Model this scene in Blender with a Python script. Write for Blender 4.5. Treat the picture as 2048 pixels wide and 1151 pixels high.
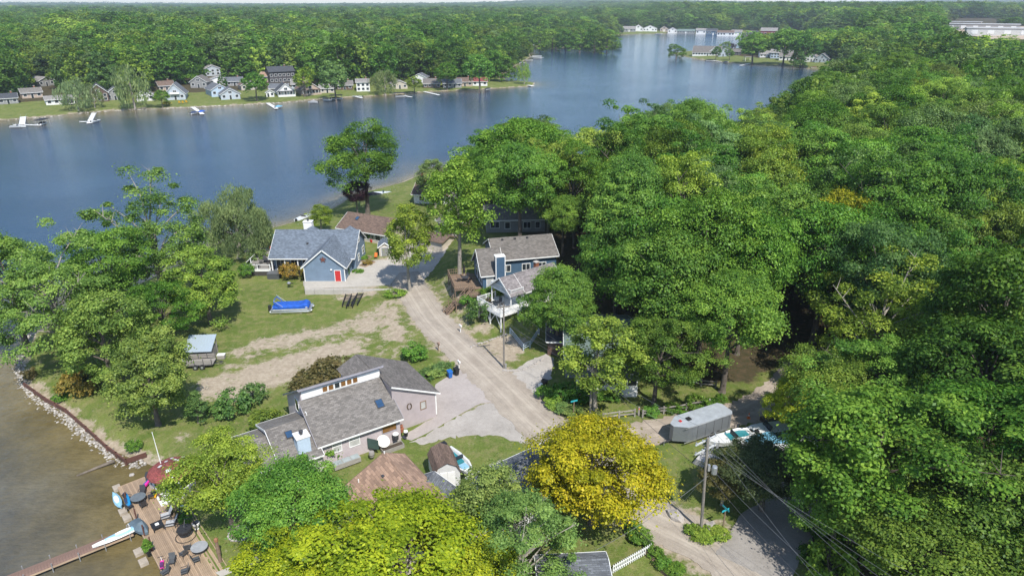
import bpy, bmesh, math, random
import numpy as np
from mathutils import Vector, Matrix, Quaternion
from mathutils.geometry import delaunay_2d_cdt
random.seed(7); R = math.radians
for o in list(bpy.data.objects): bpy.data.objects.remove(o)
sc = bpy.context.scene; C = sc.collection

# ---------------------------------------------------------------- camera, sky, sun, exposure
PITCH = R(22.6); F = 1364.0; CAMH = 46.0
cam = bpy.data.cameras.new('camera'); cam.sensor_width = 36; cam.lens = 36*F/2048; cam.clip_start = 1; cam.clip_end = 30000
co = bpy.data.objects.new('camera', cam); C.objects.link(co); co.location = (0, 0, CAMH); co.rotation_euler = (R(90)-PITCH, 0, 0)
sc.camera = co
SUN = Vector((0.40, -0.86, 0)).normalized(); ELEV = R(52)
SUN = Vector((SUN.x*math.cos(ELEV), SUN.y*math.cos(ELEV), math.sin(ELEV)))
w = bpy.data.worlds.new('World'); sc.world = w; w.use_nodes = True
nt = w.node_tree; nt.nodes.clear()
sk = nt.nodes.new('ShaderNodeTexSky'); sk.sky_type = 'NISHITA'; sk.sun_disc = False
sk.sun_elevation = ELEV; sk.sun_rotation = math.atan2(SUN.x, SUN.y); sk.air_density = 1.0; sk.dust_density = 0.35; sk.ozone_density = 2.6; sk.altitude = 300
tc = nt.nodes.new('ShaderNodeTexCoord'); mp = nt.nodes.new('ShaderNodeMapping'); mp.inputs['Scale'].default_value = (1.2, 1.2, 5)
nz = nt.nodes.new('ShaderNodeTexNoise'); nz.inputs['Scale'].default_value = 3.0; nz.inputs['Detail'].default_value = 6
rp = nt.nodes.new('ShaderNodeValToRGB'); rp.color_ramp.elements[0].position = .56; rp.color_ramp.elements[1].position = .74
mx = nt.nodes.new('ShaderNodeMix'); mx.data_type = 'RGBA'; mx.inputs[7].default_value = (6.5, 6.8, 7.2, 1)
mt = nt.nodes.new('ShaderNodeMath'); mt.operation = 'MULTIPLY'; mt.inputs[1].default_value = .8
bg = nt.nodes.new('ShaderNodeBackground'); bg.inputs['Strength'].default_value = 0.15
ow = nt.nodes.new('ShaderNodeOutputWorld')
L = nt.links.new
L(tc.outputs['Generated'], mp.inputs['Vector']); L(mp.outputs['Vector'], nz.inputs['Vector']); L(nz.outputs['Fac'], rp.inputs['Fac'])
L(rp.outputs['Color'], mt.inputs[0]); L(mt.outputs[0], mx.inputs[0]); L(sk.outputs['Color'], mx.inputs[6]); L(mx.outputs[2], bg.inputs['Color']); L(bg.outputs[0], ow.inputs[0])
sl = bpy.data.lights.new('sun', 'SUN'); sl.energy = 4.4; sl.angle = R(0.53); sl.color = (1, .955, .88)
so = bpy.data.objects.new('sun', sl); C.objects.link(so); so.location = (60, -120, 200); so.rotation_euler = SUN.to_track_quat('Z', 'Y').to_euler()
vs = sc.view_settings; vs.view_transform = 'Standard'; vs.look = 'None'; vs.exposure = 0.55; vs.gamma = 1; vs.use_curve_mapping = False
sc.cycles.max_bounces = 6; sc.cycles.diffuse_bounces = 3; sc.cycles.glossy_bounces = 2; sc.cycles.transmission_bounces = 3; sc.cycles.transparent_max_bounces = 4; sc.cycles.volume_bounces = 0
sc.cycles.use_denoising = True
sc.cycles.sample_clamp_indirect = 4

# ---------------------------------------------------------------- survey helpers: the plan was drawn on an oblique aerial view
def at(u, v, z=0.0):
    x = (u-1024)/F; yv = -(v-575.5)/F
    d = (x, math.cos(PITCH)+yv*math.sin(PITCH), -math.sin(PITCH)+yv*math.cos(PITCH))
    t = (z-CAMH)/d[2]
    return (d[0]*t, d[1]*t)
WL = -1.5                                                            # water level
def shore(*ps): return [at(u, v, WL) for u, v in ps]
LAKE = [(-10, 22), (-22, 38), (-31, 46.7), (-36.5, 53), (-40.5, 58.5), (-39.2, 60.6), (-39.8, 62.6), (-42.3, 63.6)] + \
    shore((200, 890), (120, 820), (50, 770), (33, 725)) + [(-75, 95), (-72, 106), (-69, 116), (-66, 127), (-64, 138)] + \
    shore((520, 462), (600, 440), (660, 418), (700, 392), (800, 366), (862, 338)) + [(0, 222), (40, 228), (80, 238), (110, 285), (150, 352), (200, 440), (245, 515)] + \
    shore((1690, 143), (1640, 139), (1560, 132), (1480, 128), (1400, 119), (1352, 110), (1350, 105), (1375, 103), (1480, 97), (1560, 98), (1600, 93), (1630, 78), (1600, 69), (1500, 66), (1340, 66.5), (1240, 70), (1190, 74), (1215, 88), (1228, 93.5), (1150, 94.5), (1070, 93.5), (1052, 99), (1062, 113), (1040, 127), (1002, 146), (1000, 162), (1035, 163), (1070, 166), (1066, 172), (960, 179), (850, 184), (760, 191), (640, 198), (540, 206), (420, 213), (300, 217), (200, 222), (80, 234), (0, 240)) + [(-300, 290), (-600, 260), (-600, 40), (-200, 10)]
LAKE = np.array(LAKE)
def inside(px, py, poly):
    poly = np.asarray(poly, float); r = np.zeros(px.shape, bool); n = len(poly)
    for i in range(n):
        x0, y0 = poly[i]; x1, y1 = poly[(i+1) % n]
        c = ((y0 > py) != (y1 > py)) & (px < (x1-x0)*(py-y0)/((y1-y0) if y1 != y0 else 1e-9)+x0)
        r ^= c
    return r
def pdist(px, py, poly, closed=True):
    poly = np.asarray(poly, float); d = np.full(px.shape, 1e9); n = len(poly)
    for i in range(n if closed else n-1):
        a = poly[i]; b = poly[(i+1) % n]; ab = b-a; l2 = max(ab@ab, 1e-9)
        t = np.clip(((px-a[0])*ab[0]+(py-a[1])*ab[1])/l2, 0, 1)
        d = np.minimum(d, np.hypot(px-a[0]-t*ab[0], py-a[1]-t*ab[1]))
    return d
def sdist(px, py, poly):                                             # > 0 inside
    d = pdist(px, py, poly); return np.where(inside(px, py, poly), d, -d)
def ss(a, b, x):
    t = np.clip((x-a)/(b-a), 0, 1); return t*t*(3-2*t)
ROADC = [at(*p) for p in ((1500, 1151), (1415, 1090), (1270, 1016), (1180, 930), (1075, 845), (1003, 772), (915, 690), (865, 640), (828, 585), (800, 548), (790, 520))]
HILLP = [(-7, 97.5), (-3.4, 93), (3, 88.5), (6, 92), (14, 97), (40, 100), (60, 130), (60, 175), (10, 185), (-14, 150), (-13.2, 118), (-12.2, 110), (-10.5, 103)]
def vnoise(x, y, s, seed=0):
    return (np.sin(x/s*1.7+seed)*np.cos(y/s*1.3+seed*2.1)+np.sin((x+y)/s*.9+seed*1.3)*np.cos((x-y)/s*1.1+seed*.7))*.5
def terr(x, y):
    x = np.atleast_1d(np.asarray(x, float)); y = np.atleast_1d(np.asarray(y, float))
    d = -sdist(x, y, LAKE)
    near = y < 260
    rd = pdist(x, y, ROADC, False)
    xr = np.interp(y, [p[1] for p in ROADC], [p[0] for p in ROADC])
    left = (x < xr)
    tgt = np.where(left & near, -.85*ss(3.5, 13, rd)*ss(40, 55, y)*(1-ss(112, 128, y)), 0.0)
    tgt = tgt+3.0*ss(-2.0, 5.0, sdist(x, y, HILLP))*near
    tgt = tgt+np.where(near & ~left, 5*ss(55, 130, x)*ss(60, 110, y), 0)
    far = np.where(y > 255, np.clip(.028*d, 0, 7), 0)
    far = far+np.where((x > 230) & (y > 300), 12*ss(230, 420, x)*ss(420, 700, y), 0)
    r = np.hypot(x, y)
    hb = 4+9*vnoise(x, y, 1700, 1.2)+6*vnoise(x, y, 640, 4)
    hb = hb+34*np.exp(-((x-700)/900)**2-((y-6600)/1300)**2)+46*np.exp(-((x-5200)/1300)**2-((y-6900)/1500)**2)+12*np.exp(-((x+3900)/1500)**2-((y-6600)/1500)**2)
    tgt = tgt+far+ss(1800, 5500, r)*hb
    land = -1.5+.75*ss(0, 2.6, d)+ss(2.5, 30, d)*(tgt+.75)
    return np.where(d > 0, land, np.maximum(-1.5+.09*d, -7))
def tz(x, y): return float(terr(x, y)[0])
def ag(u, v, it=8):                                                  # a point of the terrain
    z = 0.0
    for _ in range(it):
        x, y = at(u, v, z); z = .5*z+.5*tz(x, y)
    x, y = at(u, v, z); return (x, y, tz(x, y))

# ---------------------------------------------------------------- materials
MATS = {}
def nodes(name):
    m = bpy.data.materials.new(name); m.use_nodes = True; t = m.node_tree
    return m, t, t.nodes['Principled BSDF'], t.links.new
def N(t, kind, **k):
    n = t.nodes.new(kind)
    for a, b in k.items():
        if a.startswith('i_'):
            n.inputs[a[2:].replace('_', ' ')].default_value = b
        else: setattr(n, a, b)
    return n
def mixc(t, fac, a, b, blend='MIX'):
    n = t.nodes.new('ShaderNodeMix'); n.data_type = 'RGBA'; n.blend_type = blend
    for i, x in ((0, fac), (6, a), (7, b)):
        if isinstance(x, bpy.types.NodeSocket): t.links.new(x, n.inputs[i])
        elif i == 0: n.inputs[0].default_value = x
        else: n.inputs[i].default_value = (*x[:3], 1)
    return n.outputs[2]
def ramp(t, sock, stops):
    n = t.nodes.new('ShaderNodeValToRGB'); e = n.color_ramp.elements
    while len(e) < len(stops): e.new(.5)
    for k, (p, c) in enumerate(stops):
        e[k].position = p; e[k].color = (*c[:3], 1) if hasattr(c, '__len__') else (c, c, c, 1)
    t.links.new(sock, n.inputs[0]); return n.outputs[0]
def sc3(c, f): return tuple(min(1, x*f) for x in c[:3])
def plain(name, col, rough=.7, var=.22, scale=1.5, metal=0.0, bump=0.0):
    if name in MATS: return MATS[name]
    m, t, p, l = nodes(name)
    tc = N(t, 'ShaderNodeTexCoord'); n1 = N(t, 'ShaderNodeTexNoise', i_Scale=scale, i_Detail=7.0, i_Roughness=.65)
    l(tc.outputs['Object'], n1.inputs['Vector'])
    l(ramp(t, n1.outputs['Fac'], [(.3, sc3(col, 1-var)), (.7, sc3(col, 1+var*.6))]), p.inputs['Base Color'])
    p.inputs['Roughness'].default_value = rough; p.inputs['Metallic'].default_value = metal
    if bump:
        b = N(t, 'ShaderNodeBump', i_Strength=bump, i_Distance=.03); l(n1.outputs['Fac'], b.inputs['Height']); l(b.outputs[0], p.inputs['Normal'])
    MATS[name] = m; return m
def shingle(name, col, bw=.42, rh=.19):
    if name in MATS: return MATS[name]
    m, t, p, l = nodes(name)
    uv = N(t, 'ShaderNodeUVMap'); br = N(t, 'ShaderNodeTexBrick', i_Scale=1.0, i_Mortar_Size=.014, i_Brick_Width=bw, i_Row_Height=rh, i_Bias=-.1)
    br.inputs['Color1'].default_value = (*sc3(col, .72), 1); br.inputs['Color2'].default_value = (*sc3(col, 1.3), 1); br.inputs['Mortar'].default_value = (*sc3(col, .6), 1)
    n1 = N(t, 'ShaderNodeTexNoise', i_Scale=.45, i_Detail=6.0, i_Roughness=.7)
    n2 = N(t, 'ShaderNodeTexNoise', i_Scale=11.0, i_Detail=3.0)
    for q in (br, n1, n2): l(uv.outputs[0], q.inputs['Vector'])
    c = mixc(t, .8, br.outputs['Color'], ramp(t, n1.outputs['Fac'], [(.25, .62), (.5, .95), (.75, 1.15)]), 'MULTIPLY')
    c = mixc(t, .5, c, ramp(t, n2.outputs['Fac'], [(.3, .7), (.7, 1.2)]), 'MULTIPLY')
    l(c, p.inputs['Base Color']); p.inputs['Roughness'].default_value = .9
    b = N(t, 'ShaderNodeBump', i_Strength=.6, i_Distance=.02); l(br.outputs['Fac'], b.inputs['Height']); b.invert = True; l(b.outputs[0], p.inputs['Normal'])
    MATS[name] = m; return m
def siding(name, col, pitch=.17, vertical=False, rough=.55, strength=.8):
    if name in MATS: return MATS[name]
    m, t, p, l = nodes(name)
    uv = N(t, 'ShaderNodeUVMap'); sx = N(t, 'ShaderNodeSeparateXYZ'); l(uv.outputs[0], sx.inputs[0])
    dv = N(t, 'ShaderNodeMath', operation='DIVIDE'); dv.inputs[1].default_value = pitch; l(sx.outputs[0 if vertical else 1], dv.inputs[0])
    fr = N(t, 'ShaderNodeMath', operation='FRACT'); l(dv.outputs[0], fr.inputs[0])
    n1 = N(t, 'ShaderNodeTexNoise', i_Scale=.8, i_Detail=6.0, i_Roughness=.7); l(uv.outputs[0], n1.inputs['Vector'])
    c = ramp(t, n1.outputs['Fac'], [(.3, sc3(col, .84)), (.7, sc3(col, 1.08))])
    l(c, p.inputs['Base Color']); p.inputs['Roughness'].default_value = rough
    b = N(t, 'ShaderNodeBump', i_Strength=strength, i_Distance=.03); l(fr.outputs[0], b.inputs['Height']); b.invert = True; l(b.outputs[0], p.inputs['Normal'])
    MATS[name] = m; return m
def woodm(name, col, rough=.8):
    if name in MATS: return MATS[name]
    m, t, p, l = nodes(name)
    tc = N(t, 'ShaderNodeTexCoord'); oi = N(t, 'ShaderNodeObjectInfo')
    mp = N(t, 'ShaderNodeMapping'); mp.inputs['Scale'].default_value = (1.2, 9, 9); l(tc.outputs['Object'], mp.inputs[0])
    n1 = N(t, 'ShaderNodeTexNoise', i_Scale=1.2, i_Detail=6.0); l(mp.outputs[0], n1.inputs['Vector'])
    c = ramp(t, n1.outputs['Fac'], [(.25, sc3(col, .7)), (.75, sc3(col, 1.2))])
    c = mixc(t, .75, c, ramp(t, oi.outputs['Random'], [(0, .68), (1, 1.2)]), 'MULTIPLY')
    l(c, p.inputs['Base Color']); p.inputs['Roughness'].default_value = rough
    MATS[name] = m; return m
def leafm(name, trans=.36):
    if name in MATS: return MATS[name]
    m, t, p, l = nodes(name); t.nodes.remove(p); out = t.nodes['Material Output']
    a = N(t, 'ShaderNodeAttribute', attribute_name='leaf_color', attribute_type='INSTANCER')
    v = N(t, 'ShaderNodeAttribute', attribute_name='leafvar', attribute_type='GEOMETRY')
    hs = N(t, 'ShaderNodeHueSaturation'); l(a.outputs['Color'], hs.inputs['Color'])
    mr = N(t, 'ShaderNodeMapRange'); mr.inputs[3].default_value = .80; mr.inputs[4].default_value = 2.7; l(v.outputs['Fac'], mr.inputs[0]); l(mr.outputs[0], hs.inputs['Value'])
    mh = N(t, 'ShaderNodeMapRange'); mh.inputs[3].default_value = .518; mh.inputs[4].default_value = .472; l(v.outputs['Fac'], mh.inputs[0]); l(mh.outputs[0], hs.inputs['Hue'])
    d = N(t, 'ShaderNodeBsdfDiffuse'); tr = N(t, 'ShaderNodeBsdfTranslucent'); ms = N(t, 'ShaderNodeMixShader'); ms.inputs[0].default_value = trans
    tcol = mixc(t, 1.0, hs.outputs[0], (1.15, 1.25, .55), 'MULTIPLY')
    l(hs.outputs[0], d.inputs[0]); l(tcol, tr.inputs[0]); l(d.outputs[0], ms.inputs[1]); l(tr.outputs[0], ms.inputs[2])
    g = N(t, 'ShaderNodeBsdfGlossy', i_Roughness=.45); g.inputs[0].default_value = (.8, .9, .8, 1)
    m2 = N(t, 'ShaderNodeMixShader'); m2.inputs[0].default_value = .012; l(ms.outputs[0], m2.inputs[1]); l(g.outputs[0], m2.inputs[2]); l(m2.outputs[0], out.inputs[0])
    MATS[name] = m; return m
LEAF = leafm('foliage')
GLASS = plain('window_glass', (.025, .032, .04), .06, .1)
CURT = plain('curtained_glass', (.42, .42, .40), .12, .2)
AMBER = plain('amber_glass', (.20, .10, .035), .1, .3)
WHITE = plain('white_paint', (.74, .74, .72), .5, .08)
BLACK = plain('black_plastic', (.018, .018, .02), .5, .3)
STEEL = plain('galvanised_steel', (.45, .46, .47), .4, .15, metal=.6)
ALU = plain('aluminium', (.62, .63, .64), .35, .1, metal=.8)
CONC = plain('concrete', (.40, .375, .34), .9, .16, .7, bump=.2)
BARK = plain('bark', (.115, .095, .078), .95, .4, 3.0, bump=.6)
PALEBARK = plain('pale_bark', (.26, .235, .20), .95, .35, 3.0, bump=.5)
POLEW = plain('weathered_pole', (.21, .19, .165), .9, .3, 2.0)
DECKW = woodm('weathered_decking', (.34, .245, .165))
BROWNW = woodm('brown_stained_wood', (.21, .145, .10))
REDW = woodm('red_brown_timber', (.115, .05, .036))
GREYW = woodm('grey_timber', (.27, .25, .225))
RUBBER = plain('tyre_rubber', (.02, .02, .02), .85, .2)
GELCOAT = plain('white_gelcoat', (.60, .61, .60), .2, .05)
TEAL = plain('teal_plastic', (.03, .20, .23), .35, .1)
SKYB = plain('light_blue_plastic', (.24, .44, .56), .35, .1)
BLUEP = plain('blue_plastic', (.015, .12, .42), .4, .1)
PINK = plain('pink_plastic', (.72, .03, .32), .4, .1)
YEL = plain('yellow_plastic', (.78, .42, .02), .4, .1)
RED = plain('red_paint', (.45, .025, .025), .5, .1)
ORANGE = plain('orange_plastic', (.75, .16, .02), .5, .1)
CHAR = plain('charcoal_metal', (.045, .045, .05), .5, .2)
GREYC = plain('grey_cushion', (.38, .38, .38), .9, .15, 6)
TERRA = plain('terracotta', (.33, .12, .06), .9, .2)
STONE = plain('pale_stone', (.36, .33, .30), .95, .35, 2.5, bump=.5)
BRICK = shingle('red_brick', (.30, .11, .06), .24, .09)

# ---------------------------------------------------------------- mesh builder
def vadd(a, b): return (a[0]+b[0], a[1]+b[1], a[2]+b[2])
class MB:
    def __init__(s): s.v = []; s.f = []
    def add(s, vs, fs):
        b = len(s.v); s.v += [tuple(map(float, q)) for q in vs]; s.f += [tuple(b+i for i in q) for q in fs]; return s
    def box(s, x0, x1, y0, y1, z0, z1):
        return s.add([(x0, y0, z0), (x1, y0, z0), (x1, y1, z0), (x0, y1, z0), (x0, y0, z1), (x1, y0, z1), (x1, y1, z1), (x0, y1, z1)],
                     [(0, 3, 2, 1), (4, 5, 6, 7), (0, 1, 5, 4), (1, 2, 6, 5), (2, 3, 7, 6), (3, 0, 4, 7)])
    def poly(s, pts): return s.add(pts, [tuple(range(len(pts)))])
    def ext(s, pts, d):
        n = len(pts); top = [vadd(q, d) for q in pts]
        return s.add(list(pts)+top, [tuple(range(n-1, -1, -1)), tuple(range(n, 2*n))]+[(i, (i+1) % n, n+(i+1) % n, n+i) for i in range(n)])
    def bar(s, p, q, wd=.08, h=.08, up=(0, 0, 1)):
        p = Vector(p); q = Vector(q); d = (q-p).normalized(); u = Vector(up)
        if abs(d.dot(u)) > .98: u = Vector((1, 0, 0))
        a = d.cross(u).normalized()*wd/2; b = a.cross(d).normalized()*h/2
        vs = [p-a-b, p+a-b, p+a+b, p-a+b, q-a-b, q+a-b, q+a+b, q-a+b]
        return s.add(vs, [(0, 3, 2, 1), (4, 5, 6, 7), (0, 1, 5, 4), (1, 2, 6, 5), (2, 3, 7, 6), (3, 0, 4, 7)])
    def tube(s, pts, rs, n=6):
        if not hasattr(rs, '__len__'): rs = [rs]*len(pts)
        P = [Vector(q) for q in pts]; vs = []; fs = []
        ref = None
        for i, q in enumerate(P):
            d = (P[min(i+1, len(P)-1)]-P[max(i-1, 0)]).normalized()
            if ref is None: ref = Vector((1, 0, 0)) if abs(d.x) < .8 else Vector((0, 1, 0))
            a = d.cross(ref).normalized(); b = d.cross(a); ref = -a.cross(d) if False else ref
            vs += [q+(a*math.cos(k*2*math.pi/n)+b*math.sin(k*2*math.pi/n))*rs[i] for k in range(n)]
        for i in range(len(P)-1):
            fs += [(i*n+k, i*n+(k+1) % n, (i+1)*n+(k+1) % n, (i+1)*n+k) for k in range(n)]
        fs += [tuple(range(n)), tuple((len(P)-1)*n+k for k in range(n))]
        return s.add(vs, fs)
    def lathe(s, prof, c=(0, 0, 0), n=16):
        vs = []; fs = []; m = len(prof)
        for r, z in prof: vs += [(c[0]+r*math.cos(k*2*math.pi/n), c[1]+r*math.sin(k*2*math.pi/n), c[2]+z) for k in range(n)]
        for i in range(m-1): fs += [(i*n+k, i*n+(k+1) % n, (i+1)*n+(k+1) % n, (i+1)*n+k) for k in range(n)]
        fs += [tuple(range(n-1, -1, -1)), tuple((m-1)*n+k for k in range(n))]
        return s.add(vs, fs)
    def loft(s, rings, closed=True, caps=True):
        n = len(rings[0]); vs = [q for r in rings for q in r]; fs = []
        for i in range(len(rings)-1):
            for k in range(n if closed else n-1): fs.append((i*n+k, i*n+(k+1) % n, (i+1)*n+(k+1) % n, (i+1)*n+k))
        if caps: fs += [tuple(range(n-1, -1, -1)), tuple((len(rings)-1)*n+k for k in range(n))]
        return s.add(vs, fs)
    def build(s, name, mat, parent=None, smooth=False, uv=True, label=None):
        me = bpy.data.meshes.new(name); me.from_pydata(s.v, [], s.f); me.materials.append(mat)
        if uv:
            ul = me.uv_layers.new(name='UVMap'); me.calc_loop_triangles()
            for pl in me.polygons:
                n = pl.normal
                if abs(n.z) < .999:
                    u = Vector((0, 0, 1)).cross(n).normalized(); v = n.cross(u)
                else: u = Vector((1, 0, 0)); v = Vector((0, 1, 0))
                for li in pl.loop_indices:
                    q = me.vertices[me.loops[li].vertex_index].co; ul.data[li].uv = (q.dot(u), q.dot(v))
        if smooth: me.polygons.foreach_set('use_smooth', [True]*len(me.polygons))
        o = bpy.data.objects.new(name, me); C.objects.link(o)
        if parent: o.parent = parent
        if label: o['label'] = label
        return o
def thing(name, label, cat, loc=(0, 0, 0), rz=0.0, group=None, scale=None):
    o = bpy.data.objects.new(name, None); C.objects.link(o); o.location = loc; o.rotation_euler = (0, 0, rz); o.empty_display_size = .3
    o['label'] = label; o['category'] = cat
    if group: o['group'] = group
    if scale: o.scale = scale
    return o
def tag(o, label, cat, group=None, loc=None, rz=None):
    o['label'] = label; o['category'] = cat
    if group: o['group'] = group
    if loc is not None: o.location = loc
    if rz is not None: o.rotation_euler = (0, 0, rz)
    return o
def struct(o, kind='structure'): o['kind'] = kind; return o
KIDS = {}
def copy_tree(o, parent=None):
    c = o.copy(); C.objects.link(c)
    if parent: c.parent = parent
    for ch in KIDS.setdefault(o.name, list(o.children)): copy_tree(ch, c)
    return c

# ---------------------------------------------------------------- the ground, roads, lake, air
def axis(segs):
    r = [segs[0][0]]
    for a, b, h in segs:
        n = max(1, int(round((b-a)/h))); r += list(np.linspace(a, b, n+1)[1:])
    return np.array(r)
def geo(a, b, h0, k):
    r = []; x = a; h = h0
    while x < b: r.append(x); x += h; h *= k
    r.append(b); return r
gx = np.concatenate([-np.array(geo(330, 9000, 14, 1.22))[::-1], axis([(-330, -78, 4.0), (-78, 60, .75), (60, 330, 4.0)])[1:], np.array(geo(330, 9000, 14, 1.22))[1:]])
gy = np.concatenate([[-60, -20, 10, 25, 34], axis([(34, 40, 1.5), (40, 140, .75), (140, 240, 1.6), (240, 470, 3.2), (470, 1400, 10)])[1:], np.array(geo(1400, 9600, 30, 1.12))[1:]])
GX, GY = np.meshgrid(gx, gy); X = GX.ravel(); Y = GY.ravel(); Z = terr(X, Y)
nx = len(gx); ny = len(gy)
ii = (np.arange(ny-1)[:, None]*nx+np.arange(nx-1)[None, :]).ravel()
quads = np.stack([ii, ii+1, ii+1+nx, ii+nx], 1)
def np_mesh(name, V, Q, mat):
    me = bpy.data.meshes.new(name); V = np.asarray(V, np.float32); Q = np.asarray(Q, np.int32); k = Q.shape[1]
    me.vertices.add(len(V)); me.vertices.foreach_set('co', V.ravel())
    me.loops.add(Q.size); me.loops.foreach_set('vertex_index', Q.ravel())
    me.polygons.add(len(Q)); me.polygons.foreach_set('loop_start', np.arange(0, Q.size, k, dtype=np.int32))
    me.update(calc_edges=True); me.materials.append(mat); return me
def pxpoly(ps, z=-.3): return [at(u, v, z) for u, v in ps]
CLEAR = pxpoly([(-200, 1300), (-60, 700), (230, 560), (400, 480), (700, 385), (860, 335), (905, 395), (990, 480), (1085, 505), (1125, 560), (1160, 640), (1215, 700), (1262, 720), (1380, 770), (1500, 760), (1600, 700), (1680, 740), (1600, 800), (1610, 850), (1690, 930), (1670, 1000), (1590, 1151), (1600, 1300)], 0)
DIRT = [(pxpoly(p), s) for p, s in (([(420, 770), (440, 700), (640, 640), (790, 600), (850, 700), (760, 720), (600, 745), (470, 800)], .42), ([(385, 752), (430, 745), (560, 703), (700, 668), (740, 690), (620, 735), (580, 762), (470, 795), (392, 800)], 1.0),
        ([(440, 700), (520, 668), (650, 645), (740, 612), (790, 598), (830, 690), (790, 690), (740, 665), (650, 668), (560, 690), (470, 706)], .8),
        ([(955, 690), (1000, 672), (1062, 690), (1040, 722), (1005, 735), (985, 722)], 1.0),
        ([(335, 868), (360, 852), (392, 852), (380, 872), (345, 878)], .9), ([(268, 905), (300, 895), (310, 935), (285, 945)], .9),
        ([(655, 568), (760, 570), (770, 590), (690, 600), (668, 596)], .75), ([(860, 800), (1070, 790), (1080, 890), (1000, 880), (905, 862), (850, 850)], .55),
        ([(870, 560), (900, 560), (1000, 660), (960, 690), (925, 655), (885, 600)], .62), ([(1490, 815), (1640, 740), (1680, 780), (1600, 860), (1500, 870)], .9),
        ([(470, 500), (540, 470), (560, 490), (500, 520)], .5))]
dirt = np.zeros(len(X)); sel = (Y < 160) & (Y > 35) & (np.abs(X) < 90)
for P_, s_ in DIRT: dirt[sel] = np.maximum(dirt[sel], s_*ss(-1.1, 1.6, sdist(X[sel], Y[sel], P_)))
dirt[sel] = np.maximum(dirt[sel], .85*(1-ss(2.4, 4.9, pdist(X[sel], Y[sel], ROADC, False))))
dshore = -sdist(X, Y, LAKE); dirt = np.maximum(dirt, 1-ss(.3, np.where(Y > 260, 1.3, 2.2), dshore))
floor_ = np.where((Y < 60) & (X < 26), 0, 1)*np.where(Y < 270, 1-ss(-2, 2.5, sdist(X, Y, CLEAR)), np.where(dshore > 40, 1.0, 0))
wet = ss(-1.49, -1.7, Z) if False else np.clip((-1.45-Z)/.3, 0, 1)
me = np_mesh('ground', np.stack([X, Y, Z], 1), quads, None) if False else None
m, t, p, l = nodes('lawn_and_soil')
tcn = N(t, 'ShaderNodeTexCoord'); ob = tcn.outputs['Object']
def noise(sc_, det=6.0, rough=.6):
    n = N(t, 'ShaderNodeTexNoise', i_Scale=sc_, i_Detail=det, i_Roughness=rough); l(ob, n.inputs['Vector']); return n.outputs['Fac']
def attr(nm): return N(t, 'ShaderNodeAttribute', attribute_name=nm).outputs['Fac']
def math2(op, a, b, clamp=False):
    n = N(t, 'ShaderNodeMath', operation=op); n.use_clamp = clamp
    for i, x in ((0, a), (1, b)):
        if isinstance(x, bpy.types.NodeSocket): l(x, n.inputs[i])
        else: n.inputs[i].default_value = x
    return n.outputs[0]
g = ramp(t, noise(.22), [(.28, (.078, .118, .022)), (.5, (.112, .150, .032)), (.72, (.158, .18, .05))])
g = mixc(t, math2('MULTIPLY', ramp(t, noise(.9, 8, .7), [(.46, 0), (.66, 1)]), .6), g, (.24, .205, .10))
g = mixc(t, .75, g, ramp(t, noise(5.5, 6, .75), [(.28, .5), (.5, .95), (.74, 1.4)]), 'MULTIPLY')
s = ramp(t, noise(1.6, 8, .75), [(.25, (.21, .17, .125)), (.5, (.33, .275, .205)), (.75, (.46, .40, .32))])
lf = ramp(t, noise(1.1, 8, .7), [(.3, (.035, .04, .016)), (.55, (.07, .055, .03)), (.75, (.12, .085, .05))])
dm = ramp(t, math2('ADD', attr('soil'), math2('MULTIPLY', math2('SUBTRACT', noise(.55, 10, .78), .5), 3.6)), [(.40, 0), (.78, 1)])
fm = ramp(t, math2('ADD', attr('litter'), math2('MULTIPLY', math2('SUBTRACT', noise(.4, 8, .7), .5), 1.6)), [(.4, 0), (.65, 1)])
c = mixc(t, fm, g, lf); c = mixc(t, dm, c, s); c = mixc(t, attr('wet'), c, (.10, .08, .05))
l(c, p.inputs['Base Color']); p.inputs['Roughness'].default_value = .95; p.inputs['Specular IOR Level'].default_value = .15
b = N(t, 'ShaderNodeBump', i_Strength=.7, i_Distance=.12); l(noise(4.0, 8, .75), b.inputs['Height']); l(b.outputs[0], p.inputs['Normal'])
me = np_mesh('ground', np.stack([X, Y, Z], 1), quads, m)
for nm, arr in (('soil', dirt), ('litter', floor_), ('wet', wet)):
    a = me.attributes.new(nm, 'FLOAT', 'POINT'); a.data.foreach_set('value', arr.astype(np.float32))
me.polygons.foreach_set('use_smooth', [True]*len(me.polygons))
go = bpy.data.objects.new('ground', me); C.objects.link(go); struct(go)

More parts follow.
